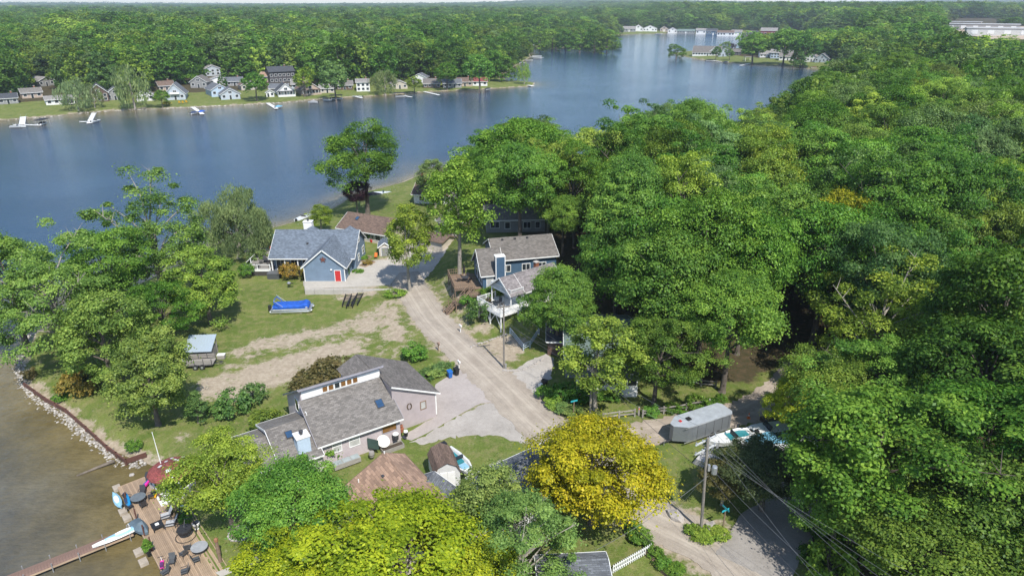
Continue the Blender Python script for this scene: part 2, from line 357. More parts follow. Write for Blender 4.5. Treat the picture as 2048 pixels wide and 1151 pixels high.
def roadmat(name, lo, hi, stone=.5, tracks=False):
    global m, t, p, l, ob
    m, t, p, l = nodes(name); ob = N(t, 'ShaderNodeTexCoord').outputs['Object']
    c = ramp(t, noise(.35, 7, .65), [(.3, lo), (.7, hi)])
    c = mixc(t, .6, c, ramp(t, noise(2.2, 8, .8), [(.3, .72), (.5, 1.0), (.75, 1.22)]), 'MULTIPLY')
    c = mixc(t, stone, c, ramp(t, noise(16, 4, .7), [(.3, .62), (.55, 1.0), (.75, 1.35)]), 'MULTIPLY')
    if tracks:
        at_ = attr('track'); c = mixc(t, math2('MULTIPLY', at_, math2('MULTIPLY', noise(.25, 4), 1.1)), c, sc3(hi, 1.1))
        cb = N(t, 'ShaderNodeCombineXYZ'); l(math2('MULTIPLY', attr('lateral'), 2.6), cb.inputs[0]); l(math2('MULTIPLY', noise(.06, 2), 3.0), cb.inputs[1])
        ns = N(t, 'ShaderNodeTexNoise', i_Scale=1.0, i_Detail=5.0, i_Roughness=.7); l(cb.outputs[0], ns.inputs['Vector']); c = mixc(t, .75, c, ramp(t, ns.outputs['Fac'], [(.3, .74), (.5, 1.0), (.7, 1.16)]), 'MULTIPLY')
    l(c, p.inputs['Base Color']); p.inputs['Roughness'].default_value = .95; p.inputs['Specular IOR Level'].default_value = .2
    b = N(t, 'ShaderNodeBump', i_Strength=.5, i_Distance=.05); l(noise(9, 6, .8), b.inputs['Height']); l(b.outputs[0], p.inputs['Normal']); return m
def drape(name, poly, dz, mat, jag=.16, step=.45, grid=.9, centre=None, thick=.12, flatz=None):
    """a sheet lying on the terrain, with an uneven edge that runs down into the soil"""
    rg = random.Random(len(name)*7+len(poly)); out = []
    n = len(poly)
    for i in range(n):
        a = Vector(poly[i]); bb = Vector(poly[(i+1) % n]); k = max(1, int((bb-a).length/step))
        for j in range(k): q = a.lerp(bb, j/k); out.append(Vector((q.x+rg.uniform(-jag, jag), q.y+rg.uniform(-jag, jag))))
    arr = np.array([(q.x, q.y) for q in out]); x0, y0 = arr.min(0); x1, y1 = arr.max(0)
    gxx, gyy = np.meshgrid(np.arange(x0, x1, grid), np.arange(y0, y1, grid)); gxx = gxx.ravel(); gyy = gyy.ravel()
    ok = sdist(gxx, gyy, arr) > grid*.45
    vs = out+[Vector((a, b)) for a, b in zip(gxx[ok], gyy[ok])]
    r = delaunay_2d_cdt(vs, [(i, (i+1) % len(out)) for i in range(len(out))], [], 1, 1e-4)
    V = np.array([(q.x, q.y) for q in r[0]]); z = terr(V[:, 0], V[:, 1])+dz if flatz is None else np.full(len(V), flatz)
    bm_ = MB(); bm_.v = [(a, b, c) for (a, b), c in zip(V, z)]; bm_.f = [tuple(f) for f in r[2]]
    o = bm_.build(name, mat, uv=False)
    if centre is not None:
        d = pdist(V[:, 0], V[:, 1], centre, False); tr = np.exp(-((d-.95)/.42)**2)
        a = o.data.attributes.new('track', 'FLOAT', 'POINT'); a.data.foreach_set('value', tr.astype(np.float32)); a = o.data.attributes.new('lateral', 'FLOAT', 'POINT'); a.data.foreach_set('value', d.astype(np.float32))
    if thick:                                                        # a rim that sinks below the grass
        bmm = bmesh.new(); bmm.from_mesh(o.data); be = [e for e in bmm.edges if e.is_boundary]
        ge = bmesh.ops.extrude_edge_only(bmm, edges=be)
        for v in ge['geom']:
            if isinstance(v, bmesh.types.BMVert): v.co.z -= thick
        bmm.to_mesh(o.data); bmm.free()
    return struct(o)
def ribbon(cpts, wd):
    P_ = [Vector(q) for q in cpts]; le = []; ri = []
    ws = wd if hasattr(wd, '__len__') else [wd]*len(P_)
    for i, q in enumerate(P_):
        d = (P_[min(i+1, len(P_)-1)]-P_[max(i-1, 0)]).normalized(); nrm = Vector((-d.y, d.x))*ws[i]/2
        le.append(q+nrm); ri.append(q-nrm)
    return le+ri[::-1]
def smooth_line(pts, k=4):
    P_ = [Vector(q) for q in pts]; out = []
    for i in range(len(P_)-1):
        p0 = P_[max(i-1, 0)]; p1 = P_[i]; p2 = P_[i+1]; p3 = P_[min(i+2, len(P_)-1)]
        for j in range(k):
            s_ = j/k; out.append(.5*((2*p1)+(p2-p0)*s_+(2*p0-5*p1+4*p2-p3)*s_*s_+(3*p1-p0-3*p2+p3)*s_**3))
    out.append(P_[-1]); return out
GRAVEL = roadmat('gravel', (.28, .238, .195), (.385, .338, .28), .55, True)
DUSTY = roadmat('dusty_gravel', (.26, .215, .172), (.38, .325, .27), .5, True)
ASPH = roadmat('worn_asphalt', (.225, .205, .185), (.31, .288, .26), .45)
PINKC = roadmat('pinkish_concrete', (.32, .285, .265), (.385, .345, .32), .2)
CONCR = roadmat('driveway_concrete', (.36, .335, .295), (.44, .41, .36), .2)
rc = smooth_line([(24, 36)]+ROADC[:9]+[at(812, 560), at(806, 545)], 5)
drape('gravel_road', ribbon(rc, [6.0]*8+[5.7]*(len(rc)-8)), .05, GRAVEL, .32, centre=np.array([(q.x, q.y) for q in rc]))
lane = smooth_line([at(*q) for q in ((1215, 872), (1290, 866), (1400, 842), (1490, 822), (1555, 785), (1605, 735), (1640, 700))], 4)
drape('side_lane', ribbon(lane, 4.6), .035, DUSTY, .28, centre=np.array([(q.x, q.y) for q in lane]))
lr = smooth_line([at(*q) for q in ((1500, 1140), (1545, 1065), (1600, 1005), (1660, 940), (1720, 880))], 4)
drape('asphalt_road', ribbon(lr, [6.4]*6+[5.4]*(len(lr)-6)), .055, ASPH, .12)
drape('house_driveway', pxpoly([(800, 862), (850, 832), (866, 826), (870, 765), (922, 738), (1000, 802), (962, 806), (900, 832), (822, 868)], 0), .03, PINKC, .04)
drape('gravel_yard', pxpoly([(822, 870), (900, 834), (962, 808), (1002, 805), (1068, 866), (1050, 885), (1000, 872), (940, 862), (880, 868), (835, 878)], 0), .025, roadmat('loose_gravel', (.30, .275, .245), (.40, .37, .335), .6), .35)
drape('cottage_driveway', pxpoly([(1020, 748), (1055, 722), (1092, 708), (1108, 715), (1102, 755), (1080, 775), (1064, 790), (1040, 800)], 0), .028, roadmat('pale_gravel', (.33, .305, .275), (.43, .40, .365), .6), .2)
drape('garage_apron', pxpoly([(609, 578), (780, 570), (800, 545), (790, 528), (770, 520), (722, 522), (705, 540), (688, 560), (609, 560)], 0), .06, CONCR, .02, thick=1.3, flatz=.09)
drape('upper_driveway', pxpoly([(770, 522), (800, 548), (835, 575), (900, 500), (925, 478), (880, 455), (850, 478), (790, 500)], 0), .03, roadmat('bleached_gravel', (.38, .34, .29), (.48, .44, .385), .5), .2)
drape('garden_path', pxpoly([(430, 1140), (512, 1108), (520, 1116), (440, 1149)], -.5), .04, CONCR, .03)
drape('forest_clearing', pxpoly([(1880, 560), (1960, 600), (2060, 640), (2080, 610), (1960, 580), (1900, 545)], 3), .06, DUSTY, .4, 1.2, 3)

# the lake: a sheet of water, brown over the shallows
wx = np.concatenate([axis([(-700, -90, 12), (-90, 60, 2.2), (60, 560, 12)])]); wy = axis([(14, 40, 4), (40, 250, 2.4), (250, 480, 6), (480, 1420, 20)])
WX, WY = np.meshgrid(wx, wy); depth = sdist(WX.ravel(), WY.ravel(), LAKE)
m, t, p, l = nodes('lake_water'); ob = N(t, 'ShaderNodeTexCoord').outputs['Object']
sh = attr('shallow')
brown = ramp(t, noise(.13, 8, .62), [(.3, (.092, .071, .027)), (.52, (.150, .117, .050)), (.72, (.19, .158, .088))])
brown = mixc(t, .55, brown, ramp(t, noise(1.5, 7, .75), [(.3, .6), (.55, 1.0), (.78, 1.35)]), 'MULTIPLY')
c = mixc(t, math2('ADD', sh, math2('MULTIPLY', math2('SUBTRACT', noise(.045, 6), .5), math2('MULTIPLY', math2('MULTIPLY', sh, math2('SUBTRACT', 1.0, sh)), 3.0))), (.008, .036, .082), brown)
l(c, p.inputs['Base Color']); p.inputs['Roughness'].default_value = .07; p.inputs['IOR'].default_value = 1.333
mpw = N(t, 'ShaderNodeMapping'); mpw.inputs['Scale'].default_value = (.8, 1.5, 1); mpw.inputs['Rotation'].default_value = (0, 0, R(-20)); l(ob, mpw.inputs[0])
n1 = N(t, 'ShaderNodeTexNoise', i_Scale=1.1, i_Detail=5.0, i_Roughness=.6); n2 = N(t, 'ShaderNodeTexNoise', i_Scale=.03, i_Detail=4.0)
l(mpw.outputs[0], n1.inputs['Vector']); l(ob, n2.inputs['Vector'])
b = N(t, 'ShaderNodeBump', i_Distance=.34); l(n1.outputs['Fac'], b.inputs['Height']); l(ramp(t, n2.outputs['Fac'], [(.35, .42), (.65, .62)]), b.inputs['Strength']); l(b.outputs[0], p.inputs['Normal'])
nwx = len(wx); i2 = (np.arange(len(wy)-1)[:, None]*nwx+np.arange(nwx-1)[None, :]).ravel()
me = np_mesh('lake', np.stack([WX.ravel(), WY.ravel(), np.full(WX.size, WL)], 1), np.stack([i2, i2+1, i2+1+nwx, i2+nwx], 1), m)
shal = np.exp(-np.clip(depth, 0, None)/np.where(WY.ravel() < 130, np.where(WX.ravel() < -20, 17.0, 6.0), np.where((WX.ravel() < -60) & (WY.ravel() > 240), np.where(WX.ravel() < -110, 26.0, 14.0), 6.0)))
shal = np.clip(shal*1.15, 0, 1)
a = me.attributes.new('shallow', 'FLOAT', 'POINT'); a.data.foreach_set('value', shal.astype(np.float32))
lo = bpy.data.objects.new('lake', me); C.objects.link(lo); struct(lo)

# aerial haze: one closed box of thin air round everything
m = bpy.data.materials.new('thin_haze'); m.use_nodes = True; t = m.node_tree; t.nodes.clear()
pv = t.nodes.new('ShaderNodeVolumePrincipled'); pv.inputs['Color'].default_value = (.80, .90, 1.0, 1); pv.inputs['Density'].default_value = 1.25e-4; pv.inputs['Anisotropy'].default_value = .2
t.links.new(pv.outputs[0], t.nodes.new('ShaderNodeOutputMaterial').inputs['Volume'])
hz = MB().box(-9200, 9200, -80, 9700, -9, 150).build('haze', m, uv=False); struct(hz, 'stuff')

# ---------------------------------------------------------------- trees: leaf-sized faces in clumps through the crown's volume
def unit(v): return v/np.maximum(np.linalg.norm(v, axis=-1, keepdims=True), 1e-9)
def crown_mesh(name, seed, Rr, z0, z1, ncl, nlf, ls, cr=1.6, prof='round', flat=.72, inner=.5, droop=0.0, drop=.0, stretch=1.0):
    g = np.random.default_rng(seed); zc = (z0+z1)/2; hz_ = (z1-z0)/2
    lobes = unit(g.normal(size=(7, 3))); amp = g.uniform(.05, .46, 7)
    d = unit(g.normal(size=(ncl*3, 3))); d = d[d[:, 2] > -.75][:ncl]
    rr = np.where(g.random(len(d)) < .8, g.uniform(.76, 1.0, len(d)), g.uniform(inner, .78, len(d)))
    mod = .78+(np.clip(d@lobes.T, 0, 1)**6*amp).sum(1)
    rr = rr*mod
    if prof == 'tall': tap = np.clip(1.05-.35*np.abs(d[:, 2]-.0), .5, 1.1)
    elif prof == 'umbrella': tap = np.clip(.8+.35*d[:, 2], .45, 1.1)
    elif prof == 'cone': tap = np.clip(.62-.55*d[:, 2], .06, 1.2)
    else: tap = np.ones(len(d))
    cen = np.stack([d[:, 0]*rr*Rr*tap, d[:, 1]*rr*Rr*tap, zc+d[:, 2]*rr*hz_], 1)
    keep = g.random(len(cen)) > drop; cen = cen[keep]; d = d[keep]; k = len(cen)
    crr = cr*g.uniform(.5, 1.55, k)
    e = unit(g.normal(size=(k, nlf, 3)) + np.array([0, 0, .35]))
    outw = unit(cen-np.array([0, 0, zc-hz_*.3]))[:, None, :]
    e = unit(e+outw*.45)
    rad = crr[:, None, None]*np.where(g.random((k, nlf, 1)) < .11, g.uniform(.9, 1.75, (k, nlf, 1)), g.uniform(.3, 1.06, (k, nlf, 1))**.6)
    pos = cen[:, None, :]+e*rad*np.array([stretch, stretch, flat])
    if droop: pos[:, :, 2] -= droop*g.random((k, nlf))**1.5*2.2
    nrm = unit(e*.78+np.array([.10, -.22, .66])+g.normal(size=(k, nlf, 3))*.40)
    if droop: nrm = unit(e*.9+np.array([0, 0, .25])+g.normal(size=(k, nlf, 3))*.4)
    pos = pos.reshape(-1, 3); nrm = nrm.reshape(-1, 3); n = len(pos)
    ta = unit(np.cross(nrm, unit(g.normal(size=(n, 3))))); 
    if droop: ta = unit(ta*.4+np.array([0, 0, -1]))
    tb = np.cross(nrm, ta); s = ls*g.uniform(.65, 1.3, (n, 1)); wdt = .36 if not droop else .2
    V = np.stack([pos-ta*s*.55, pos+tb*s*wdt-ta*s*.05, pos+ta*s*.55, pos-tb*s*wdt-ta*s*.05], 1).reshape(-1, 3)
    V[2::4] -= nrm*s*.12
    me = np_mesh(name, V, np.arange(n*4).reshape(n, 4), LEAF)
    var = np.clip(.5+.30*g.normal(size=(k, 1))*.6+.22*g.normal(size=(k, nlf)), 0, 1)
    a = me.attributes.new('leafvar', 'FLOAT', 'FACE'); a.data.foreach_set('value', var.ravel().astype(np.float32))
    return me, cen
def trunk_mesh(name, seed, T, cen, r0, mat=None, nb=11, dead=0, fork=.32):
    g = random.Random(seed); mb = MB(); lean = (g.uniform(-.04, .04)*T, g.uniform(-.04, .04)*T)
    def spine(f): return Vector((lean[0]*f+.12*math.sin(f*7+seed), lean[1]*f+.12*math.cos(f*6+seed), T*f))
    fs = [0, .03, .1, .2, .35, .5, .65, .8]
    mb.tube([spine(f) for f in fs], [r0*1.45, r0*1.08, r0*.95, r0*.85, r0*.68, r0*.48, r0*.28, r0*.08], 9)
    idx = list(range(len(cen))); g.shuffle(idx)
    for j, i in enumerate(idx[:nb+dead]):
        q = Vector(cen[i]); f = min(.7, max(fork*.7, fork+(q.z/T-.45)*.55+g.uniform(-.04, .04))); a = spine(f)
        m_ = a.lerp(q, .5)+Vector((g.uniform(-.5, .5), g.uniform(-.5, .5), .25+.06*(q-a).length))
        if j >= nb:
            q = a+(q-a)*g.uniform(1.0, 1.18)+Vector((0, 0, 1)); r_ = r0*.3
            mb.tube([a, m_, q], [r_, r_*.6, r_*.15], 5)
            for _ in range(5):
                s0 = m_.lerp(q, g.uniform(.2, .9)); e_ = s0+Vector((g.uniform(-1.2, 1.2), g.uniform(-1.2, 1.2), g.uniform(.4, 1.9))); mb.tube([s0, e_], [r_*.3, r_*.08], 4)
        else:
            r_ = r0*.42*(1-f*.6); mb.tube([a, a.lerp(m_, .5)+Vector((0, 0, .1)), m_, q], [r_, r_*.8, r_*.6, r_*.18], 5)
    o = mb.build(name, mat or BARK, uv=False, smooth=True); me = o.data; bpy.data.objects.remove(o); return me
FAM = {}
def family(key, T, Rr, trunk_r, mat=None, dead=0, nb=11, **k):
    me, cen = crown_mesh('crown', len(FAM)*13+5, Rr, **k)
    FAM[key] = (T, Rr, me, trunk_mesh('trunk', len(FAM)*5+3, T, cen, trunk_r, mat, nb, dead), len(FAM))
OAKS = ((4.5, 190, 240, 1.12, .62, 'round', .0), (5.2, 150, 270, 1.25, .52, 'umbrella', .05), (4.0, 210, 215, 1.0, .55, 'round', .14), (5.5, 170, 240, 1.2, .7, 'tall', .0), (3.6, 160, 240, 1.1, .48, 'round', .22), (5.0, 120, 330, 1.5, .6, 'round', .08))
for i, (z0_, nc_, nl_, cr_, fl_, pr_, dp_) in enumerate(OAKS): family('oak_%d' % i, 18, 7, .42, nb=16, dead=(0, 0, 1, 0, 2, 0)[i], z0=z0_, z1=18, ncl=nc_, nlf=nl_, ls=.265, cr=cr_, flat=fl_, prof=pr_, drop=dp_, stretch=1.12)
for i in range(2): family('tall_%d' % i, 18, 4.6, .30, PALEBARK, z0=3.5, z1=18, ncl=100, nlf=230, ls=.28, cr=1.05, prof='tall', inner=.3, drop=.1)
for i in range(2): family('low_%d' % i, 15, 5.5, .38, z0=.6, z1=15, ncl=150, nlf=230, ls=.28, cr=1.05, inner=.4, drop=.08, flat=.6)
family('willow_0', 13, 6.5, .5, PALEBARK, z0=1.2, z1=12.6, ncl=105, nlf=330, ls=.42, cr=1.35, droop=.8)
for i in range(2): family('open_%d' % i, 19, 8.5, .55, PALEBARK, dead=9, nb=22, z0=4, z1=19, ncl=105, nlf=290, ls=.285, cr=1.35, inner=.35, drop=.12, flat=.6)
family('locust_0', 12, 7, .34, z0=2.2, z1=12, ncl=150, nlf=360, ls=.25, cr=1.15, prof='umbrella', flat=.5, stretch=1.15)
for i in range(2): family('shrub_%d' % i, 2.0, 1.35, .05, nb=5, z0=.1, z1=2, ncl=34, nlf=60, ls=.20, cr=.42)
family('cone_0', 14, 3.0, .25, z0=.8, z1=14.5, ncl=90, nlf=70, ls=.45, cr=.8, prof='cone', flat=.4)
for i in range(4): family('far_%d' % i, 18, 7, .4, nb=5, z0=-2.2, z1=18, ncl=96, nlf=40, ls=.80, cr=1.35)
for i in range(2): family('lawn_%d' % i, 18, 7, .4, nb=6, z0=4.2, z1=18, ncl=90, nlf=44, ls=.75, cr=1.3)
for i in range(2): family('farwillow_%d' % i, 13, 6.5, .4, PALEBARK, nb=5, z0=.8, z1=13, ncl=60, nlf=36, ls=1.0, cr=1.6, droop=.9)
family('fartall_0', 18, 4.8, .3, nb=4, z0=2.5, z1=18, ncl=50, nlf=30, ls=.95, cr=1.4, prof='tall')
COL = dict(deep=(.044, .104, .014), mid=(.066, .138, .020), yg=(.116, .180, .026), dull=(.096, .152, .032), pale=(.105, .160, .040), grey=(.085, .135, .042), lime=(.160, .196, .010), gold=(.25, .212, .011),
           yellow=(.20, .225, .016), purple=(.030, .012, .016), willow=(.115, .150, .062), blue=(.052, .100, .026), dusk=(.050, .062, .024), bronze=(.085, .075, .026), rust=(.15, .12, .024), olive=(.075, .118, .018))
def plant(name, cat, key, x, y, z, T, Rr, col, label, group=None, rz=None, jitter=.12):
    T0, R0, cme, tme, _ = FAM[key]; g = random
    o = thing(name, label, cat, (x, y, z), g.uniform(0, 6.28) if rz is None else rz, group, (Rr/R0, Rr/R0, T/T0))
    tr = bpy.data.objects.new('trunk' if cat == 'tree' else 'stem', tme); C.objects.link(tr); tr.parent = o
    cr = bpy.data.objects.new('crown' if cat == 'tree' else 'foliage', cme); C.objects.link(cr); cr.parent = o
    f = 1+g.uniform(-jitter, jitter); cc = COL[col]
    cr['leaf_color'] = [cc[0]*f*(1+g.uniform(-.12, .12)), cc[1]*f, cc[2]*f*(1+g.uniform(-.1, .1))]
    return o, cr
USED = []                                                            # where trees stand: (x, y, radius)
def tree(u, v, T, Rr, key, col, label, name='maple_tree', group=None, cf=.6, rz=None):
    z = 0.0
    for _ in range(6): x, y = at(u, v, z+T*cf); z = max(tz(x, y), -1.4)
    o = plant(name, 'tree', key, x, y, z-.1, T, Rr, col, label, group, rz)
    USED.append((x, y, Rr)); return o
def shrub(u, v, h, r, col, label, name='shrub', cat='shrub', key=None, group=None):
    x, y, z = ag(u, v); return plant(name, cat, key or random.choice(('shrub_0', 'shrub_1')), x, y, z-.03, h, r, col, label, group)
T_ = tree
T_(725, 318, 22, 9.0, 'oak_5', 'mid', 'tall lone deep green maple standing at the water edge behind the ranch house', 'lone_maple')
T_(302, 470, 20, 9.6, 'open_0', 'dull', 'tallest half-bare shoreline tree with grey dead branches in its crown', 'shoreline_tree')
T_(105, 590, 18, 7.3, 'open_1', 'dull', 'broad yellow green tree with a thick pale trunk near the stone bank', 'shoreline_tree')
T_(15, 560, 18, 7.4, 'oak_2', 'dull', 'broad tree cut by the left edge of the picture above the brown shallows', 'shoreline_tree')
T_(195, 650, 15, 5.6, 'low_0', 'dull', 'rounded light green tree between the thick pale trunk and the metal roofed shelter', 'shoreline_tree')
T_(292, 735, 13, 4.4, 'low_1', 'dull', 'nearest lawn tree left of the utility trailer with leaves hanging to the grass', 'lawn_tree')
T_(405, 548, 14, 5.2, 'low_0', 'yg', 'yellow tinted tree on the lawn left of the blue ranch house', 'lawn_tree')
T_(215, 545, 17, 6.5, 'oak_1', 'mid', 'green tree behind the half-bare shoreline tree close to the water', 'shoreline_tree')
T_(320, 620, 11, 4.6, 'oak_2', 'mid', 'low spreading tree whose shadow falls on the lawn above the metal roofed shelter', 'lawn_tree')
T_(468, 437, 13.5, 6.6, 'willow_0', 'willow', 'rounded silvery willow on the shore left of the ranch house flag', 'willow_tree')
T_(640, 428, 7, 3.0, 'tall_1', 'yg', 'small thin young tree on the shore behind the blue ranch house roof', 'young_tree')
T_(712, 388, 9, 3.2, 'oak_3', 'purple', 'dark purple leaved tree at the foot of the lone maple', 'purple_tree')
T_(812, 470, 17, 4.1, 'tall_1', 'yg', 'slim yellow green tree between the garden shed and the gravel road', 'roadside_tree')
T_(916, 405, 22, 5.9, 'tall_0', 'yg', 'tall pale yellow green tree with a grey trunk right of the bleached driveway', 'roadside_tree')
T_(868, 352, 13, 4.0, 'tall_1', 'grey', 'greyish thin tree beside the house with the orange brick chimney', 'roadside_tree')
T_(1118, 598, 14, 4.8, 'oak_0', 'mid', 'bright maple with a broken bare top crowding the white cottage', 'broken_maple')
T_(1196, 700, 13.5, 4.7, 'tall_1', 'yg', 'airy yellow green young tree in front of the green roofed house', 'young_tree')
T_(1318, 705, 12, 5.0, 'oak_2', 'olive', 'flowering dull green chestnut behind the split rail fence', 'chestnut_tree')
T_(1462, 640, 17, 6.4, 'oak_3', 'mid', 'bright green maple overhanging the far end of the dirt lane', 'lane_maple')
T_(1187, 944, 11.2, 6.6, 'locust_0', 'gold', 'golden yellow locust tree beside the road junction', 'locust_tree', cf=.52)
T_(800, 1120, 11.5, 7.6, 'oak_0', 'lime', 'huge lime green maple filling the bottom of the picture', 'lime_maple', cf=.64)
T_(690, 1150, 9, 4.4, 'oak_2', 'lime', 'lower lime green crown left of the huge lime maple', 'lime_maple')
T_(925, 1160, 9.5, 4.2, 'oak_1', 'lime', 'lime green crown right of the huge lime maple at the bottom edge', 'lime_maple')
T_(588, 1020, 12, 4.7, 'oak_3', 'mid', 'dense dark green tree below the mauve house chimney', 'dense_tree')
T_(446, 958, 10.5, 4.5, 'oak_1', 'yg', 'light green tree between the red roofed gazebo and the mauve house', 'garden_tree')
T_(585, 1152, 9, 4.2, 'oak_0', 'lime', 'leftmost lime green crown at the bottom edge right of the fire ring', 'lime_maple')
T_(1040, 1088, 11.5, 5.4, 'open_1', 'pale', 'pale feathery tree between the lime maple and the golden locust', 'feathery_tree')
T_(980, 1010, 10, 3.6, 'tall_0', 'pale', 'thin pale tree over the slate grey roof', 'feathery_tree')
T_(1742, 915, 17, 8.2, 'oak_2', 'mid', 'largest round green maple of the lower right standing beside the asphalt road', 'large_maple')
T_(1690, 985, 12, 3.8, 'oak_0', 'mid', 'green maple bough crown leaning over the asphalt road end', 'large_maple')
T_(1535, 945, 7.5, 4.4, 'oak_3', 'dusk', 'dark brownish crab apple tree by the stored white boats', 'crab_apple')
T_(1450, 955, 5.5, 2.5, 'tall_0', 'bronze', 'small bronze leaved tree right behind the near power pole', 'bronze_tree')
T_(1660, 1120, 4.5, 1.9, 'shrub_1', 'yg', 'bright green sapling right of the asphalt road end', 'sapling')
T_(1985, 1040, 15, 7.0, 'oak_1', 'olive', 'olive green tree in the bottom right corner', 'corner_tree')
T_(1880, 1120, 12, 6.0, 'oak_3', 'olive', 'olive green tree left of the bottom right corner', 'corner_tree')
T_(1975, 760, 20, 7.6, 'oak_0', 'deep', 'dark green tree at the right edge below the brown clearing', 'edge_tree')
T_(1960, 900, 17, 7.0, 'oak_2', 'deep', 'dark shaded tree right of the largest round maple', 'edge_tree')
T_(1760, 650, 17, 8.4, 'open_0', 'yg', 'broad pale yellow green tree behind the largest round maple', 'pale_tree')
T_(1870, 690, 15, 6.2, 'oak_1', 'yg', 'yellow green tree left of the brown forest clearing', 'pale_tree')
T_(1660, 780, 12, 5.0, 'oak_3', 'yg', 'low yellow green tree where the dirt lane enters the wood', 'pale_tree')
T_(1600, 800, 9, 3.3, 'oak_0', 'yellow', 'yellowish small tree at the end of the dirt lane', 'pale_tree')
T_(1780, 780, 13, 6.0, 'oak_2', 'mid', 'green tree touching the back of the largest round maple', 'pale_tree')
T_(1690, 490, 20, 7.0, 'oak_1', 'yellow', 'yellowest tall tree in the right-hand wood', 'yellow_tree')
T_(1390, 275, 24, 7.6, 'oak_3', 'mid', 'treetop standing highest against the lake in the middle of the wood', 'forest_tree')
T_(1050, 315, 24, 9.6, 'oak_0', 'mid', 'broad forest tree with a high tuft rising against the lake', 'forest_tree')
T_(1290, 325, 23, 7.6, 'oak_2', 'mid', 'forest tree with a tufted top beside the lake in the middle of the wood', 'forest_tree')
T_(1180, 345, 22, 8.0, 'oak_1', 'yg', 'bright forest tree between the two tufted trees by the lake', 'forest_tree')
T_(1040, 372, 21, 7.4, 'oak_3', 'mid', 'forest tree hanging over the grey house behind the navy house', 'forest_tree')
T_(1350, 560, 21, 7.4, 'oak_0', 'mid', 'tall maple with a long bare trunk behind the green roofed house', 'forest_tree')
T_(1240, 455, 22, 7.2, 'oak_2', 'mid', 'forest maple behind the broken maple and the white cottage', 'forest_tree')
T_(1560, 485, 21, 7.4, 'oak_2', 'mid', 'tall maple behind the bright maple of the lane', 'forest_tree')
T_(1455, 480, 22, 7.4, 'oak_0', 'yg', 'tall bright crown in the very middle of the wood', 'forest_tree')
T_(1985, 280, 24, 9.0, 'oak_3', 'grey', 'large grey green poplar at the right edge of the wood', 'poplar_tree')
T_(1152, 366, 21, 5.6, 'oak_4', 'mid', 'forest tree behind the right end of the navy house roof', 'forest_tree')
T_(1098, 370, 19, 5.0, 'oak_2', 'yg', 'forest tree between the grey house and the navy house roof', 'forest_tree')
T_(1128, 436, 12, 4.2, 'oak_3', 'mid', 'lower bright tree filling the gap at the right end of the navy house', 'forest_tree')
S_ = shrub
NTH = ['first', 'second', 'third', 'fourth', 'fifth', 'sixth', 'seventh', 'eighth', 'ninth', 'tenth', 'eleventh', 'twelfth', 'thirteenth', 'fourteenth', 'fifteenth', 'sixteenth', 'seventeenth']
S_(829, 716, 2.2, 1.7, 'mid', 'clipped round green bush on the grass beside the gravel road', 'round_bush')
for i_, (u, v, h, r) in enumerate(((620, 778, 2.6, 2.2), (655, 765, 3.2, 2.3), (690, 752, 2.8, 1.9))): S_(u, v, h, r, 'bronze', NTH[i_]+' bronze tinged shrub from the left in the row behind the mauve house', 'hedge_shrub', group='bronze shrubs behind the mauve house')
S_(398, 845, 4.6, 1.5, 'blue', 'small dark conifer on the lawn left of the two lawn shrubs', 'young_conifer', key='cone_0')
S_(470, 830, 3.4, 2.0, 'blue', 'dark loose shrub on the lawn between the conifer and the mauve house', 'lawn_shrub')
S_(505, 805, 2.6, 1.5, 'blue', 'smaller dark shrub beside the dry sand strip', 'lawn_shrub')
S_(538, 858, 2.2, 2.0, 'olive', 'grey green bush by the low wing of the mauve house', 'lawn_shrub')
S_(158, 788, 3.2, 2.2, 'rust', 'rust tinged bush on the left point near the stone bank', 'point_shrub')
S_(190, 775, 2.0, 1.3, 'dusk', 'dark scraggly bush right of the rust tinged bush', 'point_shrub')
S_(120, 800, .9, .9, 'mid', 'small green plant at the timber sea wall', 'bank_plant', 'plant')
S_(270, 898, 1.2, .9, 'mid', 'small green shrub inside the corner of the timber sea wall', 'bank_plant', 'plant')
S_(579, 556, 2.9, 1.6, 'rust', 'large golden orange shrub in front of the ranch house porch', 'porch_shrub')
S_(600, 556, 2.2, 1.2, 'rust', 'smaller golden orange shrub against the blue garage wall', 'porch_shrub')
S_(495, 553, 2.6, 1.4, 'mid', 'green bush at the corner of the ranch house deck', 'deck_shrub')
S_(512, 525, 2.6, 1.8, 'grey', 'grey green bush behind the ranch house deck', 'deck_shrub')
S_(694, 556, 2.2, .6, 'deep', 'narrow dark climber at the right corner of the blue garage', 'climber_shrub')
S_(724, 508, 1.4, 1.0, 'yg', 'yellow green garden shrub right of the ranch house gable', 'garden_shrub')
S_(716, 545, .7, 1.0, 'mid', 'low planting along the ranch house right wall', 'garden_plant', 'plant')
S_(790, 590, .9, 1.7, 'yg', 'weedy patch of tall grass at the end of the concrete apron', 'weed_patch', 'plant')
S_(962, 640, 3.4, 2.0, 'blue', 'dark rounded shrub under the corner of the white deck', 'slope_shrub')
S_(940, 612, 1.6, 1.6, 'mid', 'weedy green shrub below the brown stair', 'slope_shrub')
S_(985, 598, 2.0, 1.6, 'mid', 'green shrub between the navy house and the white deck', 'slope_shrub')
for i_, (u, v, h, r, c_) in enumerate(((852, 752, 1.0, 1.4, 'blue'), (868, 748, 1.1, 1.3, 'pale'), (886, 742, 1.2, 1.2, 'grey'), (898, 736, .9, .9, 'pale'))): S_(u, v, h, r, c_, NTH[i_]+' flowering perennial from the left in the bed beside the blue and black bins', 'bed_perennial', 'plant', group='perennials by the road bins')
